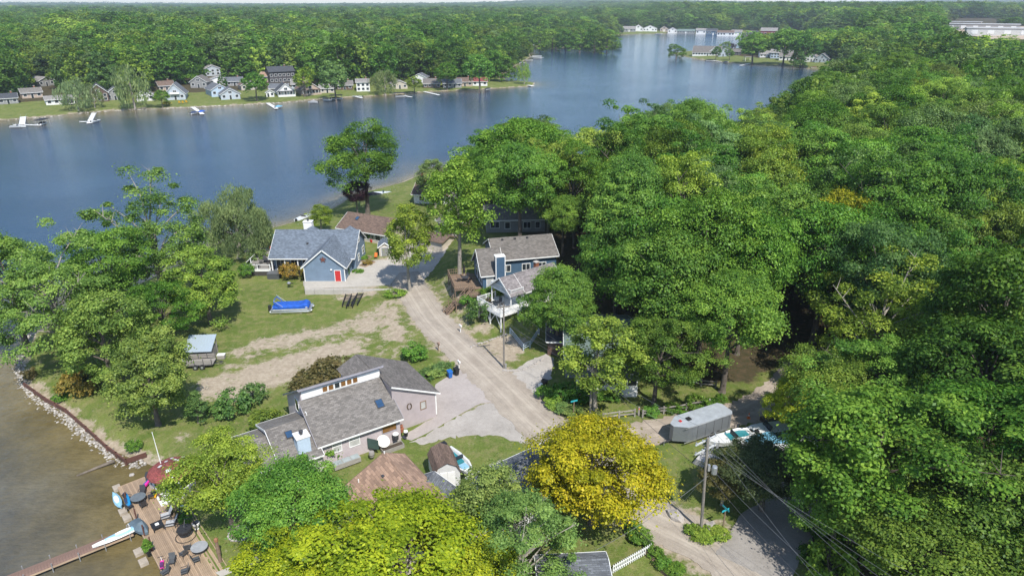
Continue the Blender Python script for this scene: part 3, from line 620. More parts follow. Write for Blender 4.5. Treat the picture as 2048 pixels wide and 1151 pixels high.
for i_, (u, v, h, r, c_) in enumerate(((1092, 798, 1.5, 1.3, 'mid'), (1108, 812, 1.2, 1.1, 'yg'), (1122, 822, 1.0, 1.2, 'grey'), (1130, 800, 2.2, 1.8, 'deep'), (1145, 828, 1.0, 1.3, 'grey'), (1160, 800, 2.0, 1.6, 'deep'))): S_(u, v, h, r, c_, NTH[i_]+' plant from the left in the mixed border at the junction corner', 'border_plant', 'plant', group='plants in the junction border')
for i_, (u, v) in enumerate(((1200, 795), (1215, 790), (1222, 798))): S_(u, v, 1.1, 1.1, 'deep', ('left', 'middle', 'right')[i_]+' dark foundation plant under the white wall of the green roofed house', 'foundation_plant', 'plant', group='foundation plants of the green roofed house')
for i_, (u, v, h, r) in enumerate(((1304, 830, 1.4, .9), (1341, 823, 1.4, .9), (1360, 826, .8, .8), (1388, 816, 1.9, 1.3), (1411, 818, .9, .7), (1421, 812, 1.1, .8), (1441, 808, 1.4, .8))): S_(u, v, h, r, 'mid', NTH[i_]+' bright green shrub from the left along the split rail fence', 'fence_shrub', group='shrubs along the split rail fence')
for i_, (u, v, r) in enumerate(((1385, 1066, .8), (1400, 1072, 1.0), (1420, 1076, 1.0), (1440, 1074, .9))): S_(u, v, .8, r, 'yg', NTH[i_]+' day lily clump from the left at the near power pole', 'day_lily', 'plant', group='day lilies round the near power pole')
for i_, (u, v, h, r) in enumerate(((1262, 1062, .8, .9), (1275, 1078, 1.0, 1.0), (1287, 1090, .8, .8), (1310, 1108, .7, .7), (1325, 1128, .8, .8), (1345, 1140, .8, .9))): S_(u, v, h, r, 'mid', NTH[i_]+' garden plant from the top between the picket fence and the road', 'bed_plant', 'plant', group='bed plants beside the white picket fence')
for i_, (u, v, h, r) in enumerate(((1615, 1120, 1.2, 1.2), (1640, 1075, 1.8, 1.5), (1680, 1010, 2, 1.8), (1690, 1100, 1.6, 1.6))): S_(u, v, h, r, 'deep', NTH[i_]+' shaded undergrowth bush from the left beside the asphalt road', 'undergrowth_bush', group='undergrowth bushes right of the asphalt road')
S_(62, 755, 1.4, .9, 'bronze', 'tuft of dry straw coloured grass above the stone bank', 'dry_grass_tuft', 'plant')
S_(658, 912, 2.4, 1.7, 'mid', 'green bush against the front wall of the mauve house', 'wall_bush')

# ---- the woods: a scatter over all the wooded land; the 300 trees that show largest stand as trees, the rest as one object
def scatter_points():
    g = np.random.default_rng(11); P = []
    zones = ((34, 270, 8.3, 1.0), (270, 560, 11.5, 1.0), (560, 1500, 14.5, 1.35), (1500, 3200, 17.0, 1.8), (3200, 6200, 26.0, 2.7), (6200, 9000, 36.0, 3.6))
    for ra, rb, sp, k in zones:
        n = int(2*rb/sp)+2; m_ = int((rb-ra)/sp)+2
        gx_, gy_ = np.meshgrid(np.arange(-n//2, n//2+1)*sp, ra+np.arange(m_)*sp)
        gx_ = gx_+sp*.5*(np.arange(m_)[:, None] % 2); q = np.stack([gx_.ravel(), gy_.ravel()], 1)+g.uniform(-.36, .36, (gx_.size, 2))*sp
        q = q[(np.abs(q[:, 0]) < q[:, 1]*1.02+60) & (q[:, 1] >= ra) & (q[:, 1] < rb)]
        P.append(np.column_stack([q, np.full(len(q), k)]))
    return np.concatenate(P)
PTS = scatter_points(); x = PTS[:, 0]; y = PTS[:, 1]; dsh = -sdist(x, y, LAKE)
ok = (dsh > np.where(y < 300, 2.5, 3.0))
nearp = y < 270; sdc = sdist(x, y, CLEAR); ok &= ~(nearp & (sdc > -2.0)); ok &= ~((y < 270) & (x < -20)); ok &= ~((y < 60) & (x < 33))
for q in ((1640, 770), (1580, 760)): ok &= np.hypot(x-at(*q)[0], y-at(*q)[1]) > 5
ok &= ~((y < 270) & (sdist(x, y, pxpoly([(1870, 545), (1960, 600), (2060, 650), (2080, 605), (1960, 570), (1900, 535)], 3)) > -3))
for hx_, hy_, hr_ in ((3, 111, 9), (9, 114, 9), (5, 101, 8), (12, 84, 9), (8, 130, 7)): ok &= np.hypot(x-hx_, y-hy_) > hr_
cx, cy = at(1925, 420, 2); ok &= np.hypot(x-cx, y-cy) > 7
PTS = PTS[ok]; x = PTS[:, 0]; y = PTS[:, 1]

# ---------------------------------------------------------------- the far shores: houses, trees, docks (before the woods, which leave room for them)
GAPS = []
exec_far = []
def far_pt(u, v):
    z = 0.0
    for _ in range(8): x, y = at(u, v, z); z = .5*z+.5*max(tz(x, y), -1.2)
    return x, y, max(tz(x, y), -1.2)
# (u, v base, width m, depth m, wall height, ridge, wall, roof, gable faces lake?, turn, label)
FARH = [
 (352, 200, 9.5, 11, 3.2, 8.0, 'S_LBLUE', 'ROOF_SLATE', 1, -8, 'grey blue steep gabled house with a white balcony across the lake'),
 (462, 199, 9.5, 9, 2.8, 5.6, 'S_LBLUE', 'ROOF_SLATE', 1, 4, 'pale blue lakefront house with a wall of gable windows right of the mown strip'),
 (442, 193, 9, 12, 3.6, 6.2, 'S_PALEB', 'ROOF_SLATE', 1, 14, 'taller pale blue gabled house tucked behind the gable windowed lakefront house'),
 (398, 176, 9, 9, 3.4, 6.4, 'S_GREY', 'ROOF_GREYB', 1, -18, 'grey gabled house on the rise left of the white garage'),
 (437, 170, 9.5, 8, 3.0, 4.8, 'S_WHITE', 'ROOF_PALE', 1, 0, 'white garage behind the mown strip across the lake'),
 (427, 152, 9, 8, 4.6, 6.6, 'S_LBLUE', 'ROOF_PALE', 1, 6, 'pale two storey house highest behind the white garage'),
 (470, 172, 9, 8, 2.7, 4.6, 'S_GREY', 'ROOF_SLATE', 0, 0, 'low grey bungalow right of the white garage'),
 (573, 192, 9, 9, 2.8, 6.4, 'S_WHITE', 'ROOF_DK', 1, 8, 'white gabled cottage with a glazed porch across the lake'),
 (541, 194, 4, 3.5, 2.4, 3.6, 'S_WHITE', 'ROOF_PALE', 1, 0, 'tiny white boathouse shed by the far shore'),
 (558, 186, 10, 8, 2.6, 4.6, 'S_GREY', 'ROOF_SLATE', 0, -8, 'grey low house left of the white gabled cottage'),
 (535, 164, 10, 9, 3.4, 5.4, 'S_TAN', 'ROOF_TAN', 0, -25, 'pinkish tan house below the black modern house'),
 (566, 165, 15, 10, 6.5, 9.0, 'S_DARK', 'ROOF_DK', 0, 12, 'black modern two storey house among the far trees'),
 (622, 189, 10.5, 9, 3.0, 6.6, 'S_TAN', 'ROOF_BROWN', 1, 22, 'tan house with a brown red roof and a row of porch windows'),
 (655, 186, 8, 7, 2.6, 4.4, 'S_BEIGE', 'ROOF_PALE', 0, 0, 'low beige building right of the tan house'),
 (727, 183, 7.5, 7.5, 5.2, 6.6, 'S_WHITE', 'ROOF_PALE', 0, 0, 'white square two storey house beside the big far willow'),
 (864, 176, 10, 9, 2.6, 5.0, 'S_BROWN', 'ROOF_GREYB', 0, 0, 'brown house under the trees near the far point'),
 (905, 176, 11, 8, 2.8, 4.8, 'S_GREY', 'ROOF_SLATE', 0, 5, 'grey shaded house under the trees near the far point'),
 (960, 172, 9, 8, 2.8, 4.6, 'S_WHITE', 'ROOF_RED', 0, 0, 'white house nearest the tip of the far point'),
 (200, 204, 8.5, 9, 4.6, 8.5, 'S_BROWN', 'ROOF_DK', 1, 0, 'dark brown tall house between the two far willows'),
 (122, 209, 12, 7, 2.6, 4.0, 'S_WHITE', 'ROOF_PALE', 0, 4, 'long low white building at the left end of the far shore'),
 (95, 172, 9, 9, 3.0, 5.0, 'S_GREY', 'ROOF_PALE', 1, 30, 'grey roofed house in the trees at the far left'),
 (292, 202, 8, 8, 3.0, 5.4, 'S_WHITE', 'ROOF_PALE', 1, 0, 'white house half hidden behind the second far willow'),
 (335, 182, 8, 8, 3.0, 5.0, 'S_TAN', 'ROOF_BROWN', 0, 10, 'small brown roofed house behind the steep gabled house'),
 (746, 138, 9, 8, 3.4, 6.0, 'S_WHITE', 'ROOF_PALE', 1, 20, 'white gable glimpsed in the far trees above the square house'),
 (875, 112, 10, 8, 3.4, 5.4, 'S_GREY', 'ROOF_SLATE', 0, 20, 'bluish roof glimpsed deep in the far trees'),
 (418, 84, 14, 9, 4, 6.5, 'S_WHITE', 'ROOF_PALE', 0, 20, 'pale house glimpsed on the wooded rise at the back'),
 (66, 196, 9, 8, 2.8, 4.6, 'S_TAN', 'ROOF_TAUPE', 0, 6, 'tan house left of the long low white building at the far left'),
 (18, 208, 8, 8, 2.8, 4.6, 'S_GREY', 'ROOF_DK', 0, 0, 'dark roofed house at the very left edge of the far shore'),
 (232, 200, 8, 8, 3.2, 6.0, 'S_GREY', 'ROOF_SLATE', 1, 0, 'grey house standing between the two far willows'),
 (500, 180, 9, 8, 2.8, 5.0, 'S_BEIGE', 'ROOF_BROWN', 1, 12, 'beige gabled house behind the leaning lawn tree'),
 (600, 178, 9, 8, 2.8, 5.0, 'S_LBLUE', 'ROOF_PALE', 0, -6, 'pale house behind the bright green far tree'),
 (690, 180, 9, 8, 2.8, 4.8, 'S_BROWN', 'ROOF_TAUPE', 0, 0, 'brown cottage left of the white square house'),
 (800, 178, 9, 8, 2.8, 4.8, 'S_BEIGE', 'ROOF_GREYB', 1, 8, 'beige gabled cottage right of the big rounded willow'),
 (838, 165, 9, 8, 3.0, 5.2, 'S_WHITE', 'ROOF_SLATE', 1, -14, 'white gabled house set back near the far point'),
 (930, 173, 9, 8, 2.8, 4.8, 'S_TAN', 'ROOF_BROWN', 0, 0, 'tan house right of the grey shaded house near the far point'),
 # right-hand peninsula
 (1412, 112, 26, 14, 3.2, 8.6, 'S_WHITE', 'ROOF_GREYB', 0, -6, 'big white house with a long brown roof at the tip of the right-hand peninsula'),
 (1428, 111, 10, 15, 3.4, 7.8, 'S_WHITE', 'ROOF_GREYB', 1, -6, 'white gabled wing in front of the long brown roof on the peninsula'),
 (1449, 113, 11, 10, 3.2, 7.0, 'S_LBLUE', 'ROOF_SLATE', 1, 0, 'grey white house right of the gabled wing on the peninsula'),
 (1468, 111, 12, 9, 3.2, 5.6, 'S_DARK', 'ROOF_GREYB', 0, 0, 'dark house left of the big peninsula trees'),
 (1533, 115, 12, 8, 3.0, 5.4, 'S_WHITE', 'ROOF_PALE', 0, 10, 'white house between the big peninsula trees'),
 (1562, 117, 18, 10, 4.8, 7.4, 'S_PALEB', 'ROOF_PALE', 0, 0, 'long pale two storey house in the middle of the peninsula'),
 (1575, 121, 14, 9, 3.4, 6.2, 'S_WHITE', 'ROOF_TAUPE', 0, 0, 'taupe roofed white house behind the tall leaning peninsula tree'),
 (1622, 124, 13, 10, 3.2, 6.2, 'S_WHITE', 'ROOF_TAUPE', 1, -10, 'white house with a broad hipped taupe roof near the dark conifers'),
 (1643, 125, 11, 9, 3.2, 7.0, 'S_LBLUE', 'ROOF_SLATE', 1, -10, 'grey blue gabled house at the right end of the peninsula'),
 # farthest shore
 (1258, 64, 22, 14, 5, 9, 'S_GREY', 'ROOF_PALE', 0, 0, 'leftmost grey roof on the farthest shore'),
 (1276, 63, 16, 14, 6, 11, 'S_WHITE', 'ROOF_PALE', 1, 0, 'white gabled house on the farthest shore'),
 (1300, 63, 24, 14, 5, 10, 'S_WHITE', 'ROOF_TAUPE', 1, 0, 'widest white gabled house on the farthest shore'),
 (1328, 62, 14, 12, 5, 9, 'S_TAN', 'ROOF_BROWN', 1, 0, 'tan gabled house on the farthest shore'),
 (1345, 62, 16, 12, 5, 9, 'S_WHITE', 'ROOF_PALE', 1, 0, 'white peaked house right of the tan one on the farthest shore'),
 (1372, 61, 30, 12, 4, 7, 'S_GREY', 'ROOF_GREEN', 0, 0, 'long low greenish house on the farthest shore'),
 (1402, 61, 16, 12, 6, 9, 'S_WHITE', 'ROOF_PALE', 0, 0, 'white two storey house in the middle of the farthest shore'),
 (1424, 62, 18, 12, 7, 10, 'S_NAVY', 'ROOF_DK', 0, 0, 'dark blue house on the farthest shore'),
 (1452, 62, 26, 12, 5, 8, 'S_WHITE', 'ROOF_BROWN', 0, 0, 'long white and brown house on the farthest shore'),
 (1474, 61, 16, 12, 6, 9, 'S_WHITE', 'ROOF_PALE', 0, 0, 'pale house left of the red one on the farthest shore'),
 (1538, 63, 24, 14, 9, 13, 'S_RED', 'ROOF_PALE', 0, 0, 'red house with a pale blue roof at the right end of the farthest shore'),
 (1505, 62, 18, 12, 5, 8, 'S_BROWN', 'ROOF_DK', 0, 0, 'dark brown house beside the red house on the farthest shore'),
]
FARP = []
for h_ in FARH:
    x_, y_, z_ = far_pt(h_[0], h_[1]); FARP.append((x_, y_, z_))
    GAPS.append((x_, y_+h_[3]*.4, max(h_[2], h_[3])*.62+3)); d_ = 9 if y_ < 620 else 16
    n_ = math.hypot(x_, y_); GAPS.append((x_-x_/n_*d_, y_-y_/n_*d_, h_[2]*.5+2.5)); GAPS.append((x_-x_/n_*d_*1.9, y_-y_/n_*d_*1.9, h_[2]*.4+2))
for q in ((400, 200, 8), (402, 188, 8), (410, 207, 8), (20, 225, 8), (60, 215, 7), (60, 225, 7), (110, 222, 7), (510, 195, 7), (500, 190, 6), (600, 188, 6), (640, 190, 6), (700, 187, 6), (40, 205, 6), (850, 180, 6), (900, 178, 7), (1000, 172, 10), (1030, 169, 9), (1005, 176, 8), (1375, 113, 10), (1400, 116, 12), (1440, 120, 12), (1500, 124, 12), (1540, 126, 12), (1600, 131, 12), (1560, 125, 12), (1365, 107, 12), (1480, 103, 14), (1380, 108, 12)):
    x_, y_, z_ = far_pt(q[0], q[1]); GAPS.append((x_, y_, q[2]))
for u in range(1930, 2060, 14): x_, y_, z_ = far_pt(u, 66); GAPS += [(x_, y_, 34), (x_*.94, y_*.94, 30), (x_*1.05, y_*1.05, 34)]
x_, y_, z_ = far_pt(1670, 26); GAPS.append((x_, y_, 60))
# trees that stand out on the far shores: (u centre, v centre, T, R, family, colour, label)
def FT(u, v, T, Rr, key, col, label, name='far_tree', cf=.55): return tree(u, v, T, Rr, key, col, label, name, None, cf)
FT(150, 188, 15, 7.2, 'farwillow_0', 'willow', 'left one of the two pale willows on the far shore', 'far_willow')
FT(186, 193, 11, 5.0, 'farwillow_1', 'willow', 'smaller drooping willow touching the dark brown tall house', 'far_willow')
FT(262, 172, 20, 8.4, 'farwillow_1', 'willow', 'right and largest of the pale willows on the far shore', 'far_willow')
FT(769, 162, 14, 7.4, 'farwillow_0', 'willow', 'big rounded willow beside the white square house', 'far_willow')
FT(510, 172, 15, 7.0, 'lawn_1', 'mid', 'dark leaning lawn tree with a forked trunk by the far dock with the blue boat')
FT(607, 165, 15, 6.0, 'lawn_0', 'yg', 'bright green tree left of the tan house across the lake')
FT(668, 160, 20, 8.0, 'lawn_0', 'grey', 'large grey green tree right of the tan house across the lake')
FT(893, 150, 16, 7.4, 'lawn_1', 'mid', 'rounded green tree standing in front of the brown house on the far point')
FT(828, 168, 10, 5.0, 'lawn_0', 'yg', 'low bright green tree right of the big rounded willow')
FT(958, 142, 22, 9.0, 'lawn_1', 'mid', 'largest dark tree near the tip of the far point with pale trunks')
FT(1049, 147, 13, 4.2, 'farwillow_1', 'yg', 'lone drooping tree at the very tip of the far point')
FT(322, 195, 9, 4.0, 'lawn_1', 'mid', 'small green tree left of the steep gabled house')
FT(445, 160, 7, 3.0, 'far_0', 'deep', 'round clipped tree between the white garage and the bungalow')
FT(1354, 101, 13, 9.5, 'far_2', 'deep', 'lone round tree in the water off the peninsula tip', 'island_tree')
FT(1433, 106, 12, 4.5, 'lawn_1', 'deep', 'dark round tree before the long brown roof on the peninsula')
FT(1460, 108, 10, 4.4, 'lawn_0', 'deep', 'small dark tree right of the gabled wing on the peninsula')
FT(1508, 94, 26, 13.5, 'lawn_0', 'mid', 'large light tree standing in the middle of the peninsula')
FT(1572, 90, 30, 14, 'lawn_1', 'mid', 'tallest peninsula tree with a leaning bare trunk')
FT(1610, 98, 26, 13, 'lawn_1', 'deep', 'dark broad tree right of the tallest peninsula tree')
FT(1588, 119, 13, 4.2, 'cone_0', 'deep', 'dark pointed conifer on the peninsula lawn', 'conifer', .5)
FT(1602, 121, 14, 5.0, 'cone_0', 'blue', 'bluish spruce right of the dark conifer on the peninsula', 'spruce', .5)
FT(1450, 91, 9, 6.5, 'far_2', 'yg', 'low bush tree on the back shore of the peninsula')
FT(1466, 92, 7, 4.0, 'far_1', 'purple', 'small purple tree on the back shore of the peninsula')
for i_, (u, v, c_) in enumerate(((1080, 78, 'mid'), (1105, 76, 'yg'), (1132, 78, 'deep'), (1160, 78, 'mid'), (1190, 78, 'deep'), (1215, 80, 'olive'))):
    FT(u, v, 24, 12, 'far_%d' % (i_ % 4), c_, NTH[i_]+' tall shore tree from the left on the wooded cape')[0].__setitem__('group', 'shore trees of the wooded cape')
for i_, (u, v, c_) in enumerate(((1092, 89, 'mid'), (1112, 89, 'yg'), (1130, 89, 'deep'), (1150, 89, 'mid'), (1172, 89, 'deep'), (1192, 88, 'mid'), (1212, 88, 'olive'), (1226, 90, 'mid'))):
    FT(u, v, 9, 10, 'far_%d' % (i_ % 4), c_, NTH[i_]+' low bushy tree from the left at the wooded cape water line', 'shore_tree', .5)[0].__setitem__('group', 'low trees at the wooded cape')
bt = thing('bare_tree', 'leafless grey tree standing in the wood across the lake', 'tree', far_pt(768, 122)); tg = MB(); rg_ = random.Random(9)
tg.tube([(0, 0, 0), (.3, 0, 9), (.2, .2, 17)], [.5, .35, .06], 6); tg.build('trunk', PALEBARK, bt); tg = MB()
for k in range(34):
    z0_ = rg_.uniform(5, 15); a = rg_.uniform(0, 6.28); l_ = rg_.uniform(2.5, 7)*(1.1-z0_/22); e = Vector((l_*math.cos(a), l_*math.sin(a), z0_+l_*.9)); m_ = Vector((.25, .1, z0_)).lerp(e, .55)+Vector((0, 0, .4)); tg.tube([(.25, .1, z0_), m_, e], [.16, .1, .03], 4)
    for _ in range(3): s0 = m_.lerp(e, rg_.random()); tg.tube([s0, s0+Vector((rg_.uniform(-1.3, 1.3), rg_.uniform(-1.3, 1.3), rg_.uniform(.5, 1.8)))], [.07, .02], 4)
tg.build('branches', PALEBARK, bt); GAPS.append((bt.location.x, bt.location.y, 7)); GAPS.append((bt.location.x*.97, bt.location.y*.97, 6))
# far-shore gardens stay open: (x, y, radius)
keep = np.ones(len(PTS), bool)
for ux, uy, ur in USED: keep &= np.hypot(PTS[:, 0]-ux, PTS[:, 1]-uy) > ur*.62+1.5
PTS = PTS[keep]; x = PTS[:, 0]; y = PTS[:, 1]; k = PTS[:, 2]; g = np.random.default_rng(5); n = len(PTS); zz = terr(x, y)
dsh = -sdist(x, y, LAKE)
tt = np.where(y < 270, g.uniform(18, 25, n), g.uniform(18, 29, n)*(.82+.18*vnoise(x, y, 60, 3)+.1)*np.clip(.62+dsh/60, .62, 1))
rad = tt*np.where(y > 270, g.uniform(.38, .52, n), g.uniform(.25, .37, n))
# the wood's edge by the lake stays low where the water shows over it, and so does the rise before the industrial yard
SKU = [-200, 820, 900, 930, 1000, 1040, 1075, 1135, 1150, 1168, 1210, 1240, 1330, 1400, 1432, 1452, 1478, 1545, 1572, 1640, 1700, 1750, 1850, 2400]; SKV = [300, 345, 318, 300, 250, 236, 216, 262, 306, 300, 270, 236, 204, 190, 222, 248, 236, 204, 180, 156, 146, 104, 66, 60]
def proj(px_, py_, pz_):
    zc = pz_-CAMH; dep = py_*math.cos(PITCH)-zc*math.sin(PITCH); return 1024+F*px_/dep, 575.5-F*(py_*math.sin(PITCH)+zc*math.cos(PITCH))/dep
for _ in range(7):
    low = np.zeros(n, bool)
    for off, up in ((-.8, .72), (-.4, .95), (0, 1.0), (.4, .95), (.8, .72)):
        uu, vv = proj(x+rad*off, y, zz+tt*up); low |= (vv < np.interp(uu, SKU, SKV)) & (y < 270)
        low |= (uu > 1885) & (uu < 2200) & (y > 250) & (y < 1500) & (vv < np.interp(uu, [1885, 1912, 1935, 1990, 2060, 2200], [50, 62, 72, 80, 86, 86]))
        low |= (uu > 1335) & (uu < 1720) & (y > 520) & (y < 960) & (vv < np.interp(uu, [1335, 1400, 1482, 1492, 1545, 1565, 1640, 1720], [97, 96, 93, 68, 68, 62, 60, 56]))
    tt = np.where(low, tt*.86, tt); rad = np.where(low, rad*.95, rad)
alive = ~(low & (tt < 9.5))
ub, vb = proj(x, y, zz)                                              # the shore lawns are open in front of the houses
alive &= ~((y > 260) & (y < 520) & (ub < 1065) & (vb > np.interp(ub, [0, 122, 200, 352, 462, 573, 655, 727, 864, 960, 1065], [198, 201, 198, 193, 190, 184, 180, 178, 171, 167, 160])))
alive &= ~((y > 520) & (y < 960) & (ub > 1340) & (ub < 1690) & (vb > np.interp(ub, [1340, 1380, 1412, 1468, 1533, 1575, 1643, 1690], [104, 107, 109, 109, 112, 117, 123, 128])))
for gx0, gy0, gr in GAPS: alive &= np.hypot(x-gx0, y-gy0) > gr+.62*rad
PTS = PTS[alive]; x = x[alive]; y = y[alive]; k = k[alive]; tt = tt[alive]; rad = rad[alive]; zz = zz[alive]; dsh = dsh[alive]; n = len(x)
zone = vnoise(x, y, 45, 2)+g.normal(size=n)*.8
cols = ['deep', 'mid', 'mid', 'deep', 'yg', 'blue', 'olive', 'mid', 'grey']
ci = g.integers(0, 9, n)
ci = np.where((zone > 1.5), 4, ci); ci = np.where(zone < -1.1, 3, ci)
app = rad*k/np.hypot(x, y)
app = np.where(np.abs(x) > y*.74+4, app*.2, app)                      # outside the view
order = np.argsort(-app); nind = 300-len(USED)
ADJ = {'deep': 'dark green', 'mid': 'leafy green', 'yg': 'yellow green', 'blue': 'bluish green', 'olive': 'olive green', 'grey': 'grey green'}
protos = {}; NAMED = []
for i in order[:nind]:
    cn = cols[ci[i]]; r_ = math.hypot(x[i], y[i])
    key = 'oak_%d' % g.integers(6) if r_ < 330 else 'far_%d' % g.integers(4)
    wh = 'in the wood right of the gravel road' if y[i] < 270 else ('in the wood across the lake' if x[i] < 40 else 'in the wood behind the right-hand peninsula')
    o, cr = plant('forest_tree', 'tree', key, x[i], y[i], zz[i]-.2, tt[i], rad[i], cn, '', 'forest trees '+wh, jitter=.24)
    NAMED.append((o, x[i], y[i], zz[i]+.7*tt[i], ADJ[cn]))
    if key.startswith('far'): protos.setdefault(key, cr)
for q in range(4):
    if 'far_%d' % q not in protos:
        protos['far_%d' % q] = [o for o in C.objects if o.data is FAM['far_%d' % q][2]][0]
rest = order[nind:]
me = bpy.data.meshes.new('distant_woodland'); me.from_pydata(np.stack([x[rest], y[rest], zz[rest]-.3], 1).tolist(), [], [])
def at_(nm, typ, arr, fld):
    a = me.attributes.new(nm, typ, 'POINT'); a.data.foreach_set(fld, np.asarray(arr).ravel())
at_('size', 'FLOAT_VECTOR', np.stack([rad[rest]/7*k[rest], rad[rest]/7*k[rest], tt[rest]/18*(1+.1*(k[rest]-1))], 1).astype(np.float32), 'vector')
at_('turn', 'FLOAT', g.uniform(0, 6.28, len(rest)).astype(np.float32), 'value')
at_('kindof', 'INT', g.integers(0, 4, len(rest)).astype(np.int32), 'value')
base = np.array([COL[c] for c in cols])[ci[rest]]*g.uniform(.62, 1.25, (len(rest), 1))*(1+.18*vnoise(x[rest], y[rest], 170, 2))[:, None]
at_('leaf_color', 'FLOAT_COLOR', np.column_stack([base, np.ones(len(rest))]).astype(np.float32), 'color')
wo = bpy.data.objects.new('distant_woodland', me); C.objects.link(wo); struct(wo, 'stuff')
ng = bpy.data.node_groups.new('woodland', 'GeometryNodeTree'); ng.interface.new_socket('Geometry', in_out='INPUT', socket_type='NodeSocketGeometry'); ng.interface.new_socket('Geometry', in_out='OUTPUT', socket_type='NodeSocketGeometry')
gi = ng.nodes.new('NodeGroupInput'); gout = ng.nodes.new('NodeGroupOutput'); jn = ng.nodes.new('GeometryNodeJoinGeometry'); ip = ng.nodes.new('GeometryNodeInstanceOnPoints')
for q in range(4):
    oi = ng.nodes.new('GeometryNodeObjectInfo'); oi.inputs['Object'].default_value = protos['far_%d' % q]; oi.inputs['As Instance'].default_value = True; ng.links.new(oi.outputs['Geometry'], jn.inputs[0])
def na(nm, dt):
    q = ng.nodes.new('GeometryNodeInputNamedAttribute'); q.data_type = dt; q.inputs['Name'].default_value = nm; return q.outputs['Attribute']
cx_ = ng.nodes.new('ShaderNodeCombineXYZ'); ng.links.new(na('turn', 'FLOAT'), cx_.inputs[2])
ip.inputs['Pick Instance'].default_value = True
ng.links.new(gi.outputs[0], ip.inputs['Points']); ng.links.new(jn.outputs[0], ip.inputs['Instance']); ng.links.new(na('kindof', 'INT'), ip.inputs['Instance Index'])
ng.links.new(cx_.outputs[0], ip.inputs['Rotation']); ng.links.new(na('size', 'FLOAT_VECTOR'), ip.inputs['Scale']); ng.links.new(ip.outputs[0], gout.inputs[0])
md = wo.modifiers.new('woodland', 'NODES'); md.node_group = ng
print('woodland', len(rest), 'individual', nind)

# each wood tree is told apart by its colour and where it stands from the nearest thing one can find
MARKS = [('golden locust', 1187, 932), ('grey enclosed trailer', 1400, 860), ('bright lane maple', 1462, 640), ('yellowest tall tree', 1690, 490), ('largest round maple', 1725, 915), ('navy house', 1030, 520), ('lone maple', 725, 316),
         ('tufted tree by the lake', 1050, 290), ('highest treetop by the lake', 1390, 275), ('grey green poplar', 1985, 280), ('brown forest clearing', 1940, 600), ('broad pale yellow green tree', 1760, 650), ('far point tip', 1060, 168), ('big peninsula house', 1412, 108), ('right end of the peninsula', 1650, 135), ('white square far house', 727, 175), ('steep gabled far house', 352, 190), ('black modern far house', 566, 150), ('two far willows', 210, 180), ('pale industrial buildings', 1965, 62), ('picture bottom right corner', 2048, 1151)]
DIRS = ['right of', 'above and right of', 'straight above', 'above and left of', 'left of', 'below and left of', 'straight below', 'below and right of']
ORD = ['nearest', 'second', 'third', 'fourth', 'fifth', 'sixth', 'seventh', 'eighth', 'ninth', 'tenth', 'eleventh', 'twelfth']
cnt = {}; rec = []
for o, wx_, wy_, wz_, adj in NAMED:
    zc = wz_-CAMH; dep = wy_*math.cos(PITCH)-zc*math.sin(PITCH); u = 1024+F*wx_/dep; v = 575.5-F*(wy_*math.sin(PITCH)+zc*math.cos(PITCH))/dep
    mk_ = min(MARKS, key=lambda q: math.hypot(q[1]-u, q[2]-v)); d_ = math.hypot(mk_[1]-u, mk_[2]-v); a = int(round(math.atan2(mk_[2]-v, u-mk_[1])/(math.pi/4))) % 8
    rec.append((d_, o, adj, DIRS[a], mk_[0]))
for d_, o, adj, dr_, mk_ in sorted(rec, key=lambda q: q[0]):
    kk = (adj, dr_, mk_); i = cnt.get(kk, 0); cnt[kk] = i+1
    o['label'] = '%s %s forest tree %s the %s' % (ORD[min(i, 11)], adj, dr_, mk_)

# ---------------------------------------------------------------- building parts
def xf(mb, M):
    mb.v = [tuple(M @ Vector(q)) for q in mb.v]; return mb
def MX(x=0, y=0, z=0, rz=0): return Matrix.Translation((x, y, z)) @ Matrix.Rotation(R(rz), 4, 'Z')
I4 = Matrix.Identity(4)
def slab(root, M, a, b, x0, x1, roofm, th=.14, name='roof_slope'):
    """a sloping roof slab over the profile line a->b ((y,z) pairs), from x0 to x1"""
    mb = MB(); dy = b[0]-a[0]; dz = b[1]-a[1]; ln = math.hypot(dy, dz); ny, nz_ = -dz/ln*th, dy/ln*th
    if nz_ < 0: ny, nz_ = -ny, -nz_
    mb.ext([(x0, a[0], a[1]), (x0, b[0], b[1]), (x0, b[0]+ny, b[1]+nz_), (x0, a[0]+ny, a[1]+nz_)], (x1-x0, 0, 0))
    return xf(mb, M).build(name, roofm, root)
def trimline(mb, p, q, w=.05, h=.2): mb.bar(p, q, w, h)
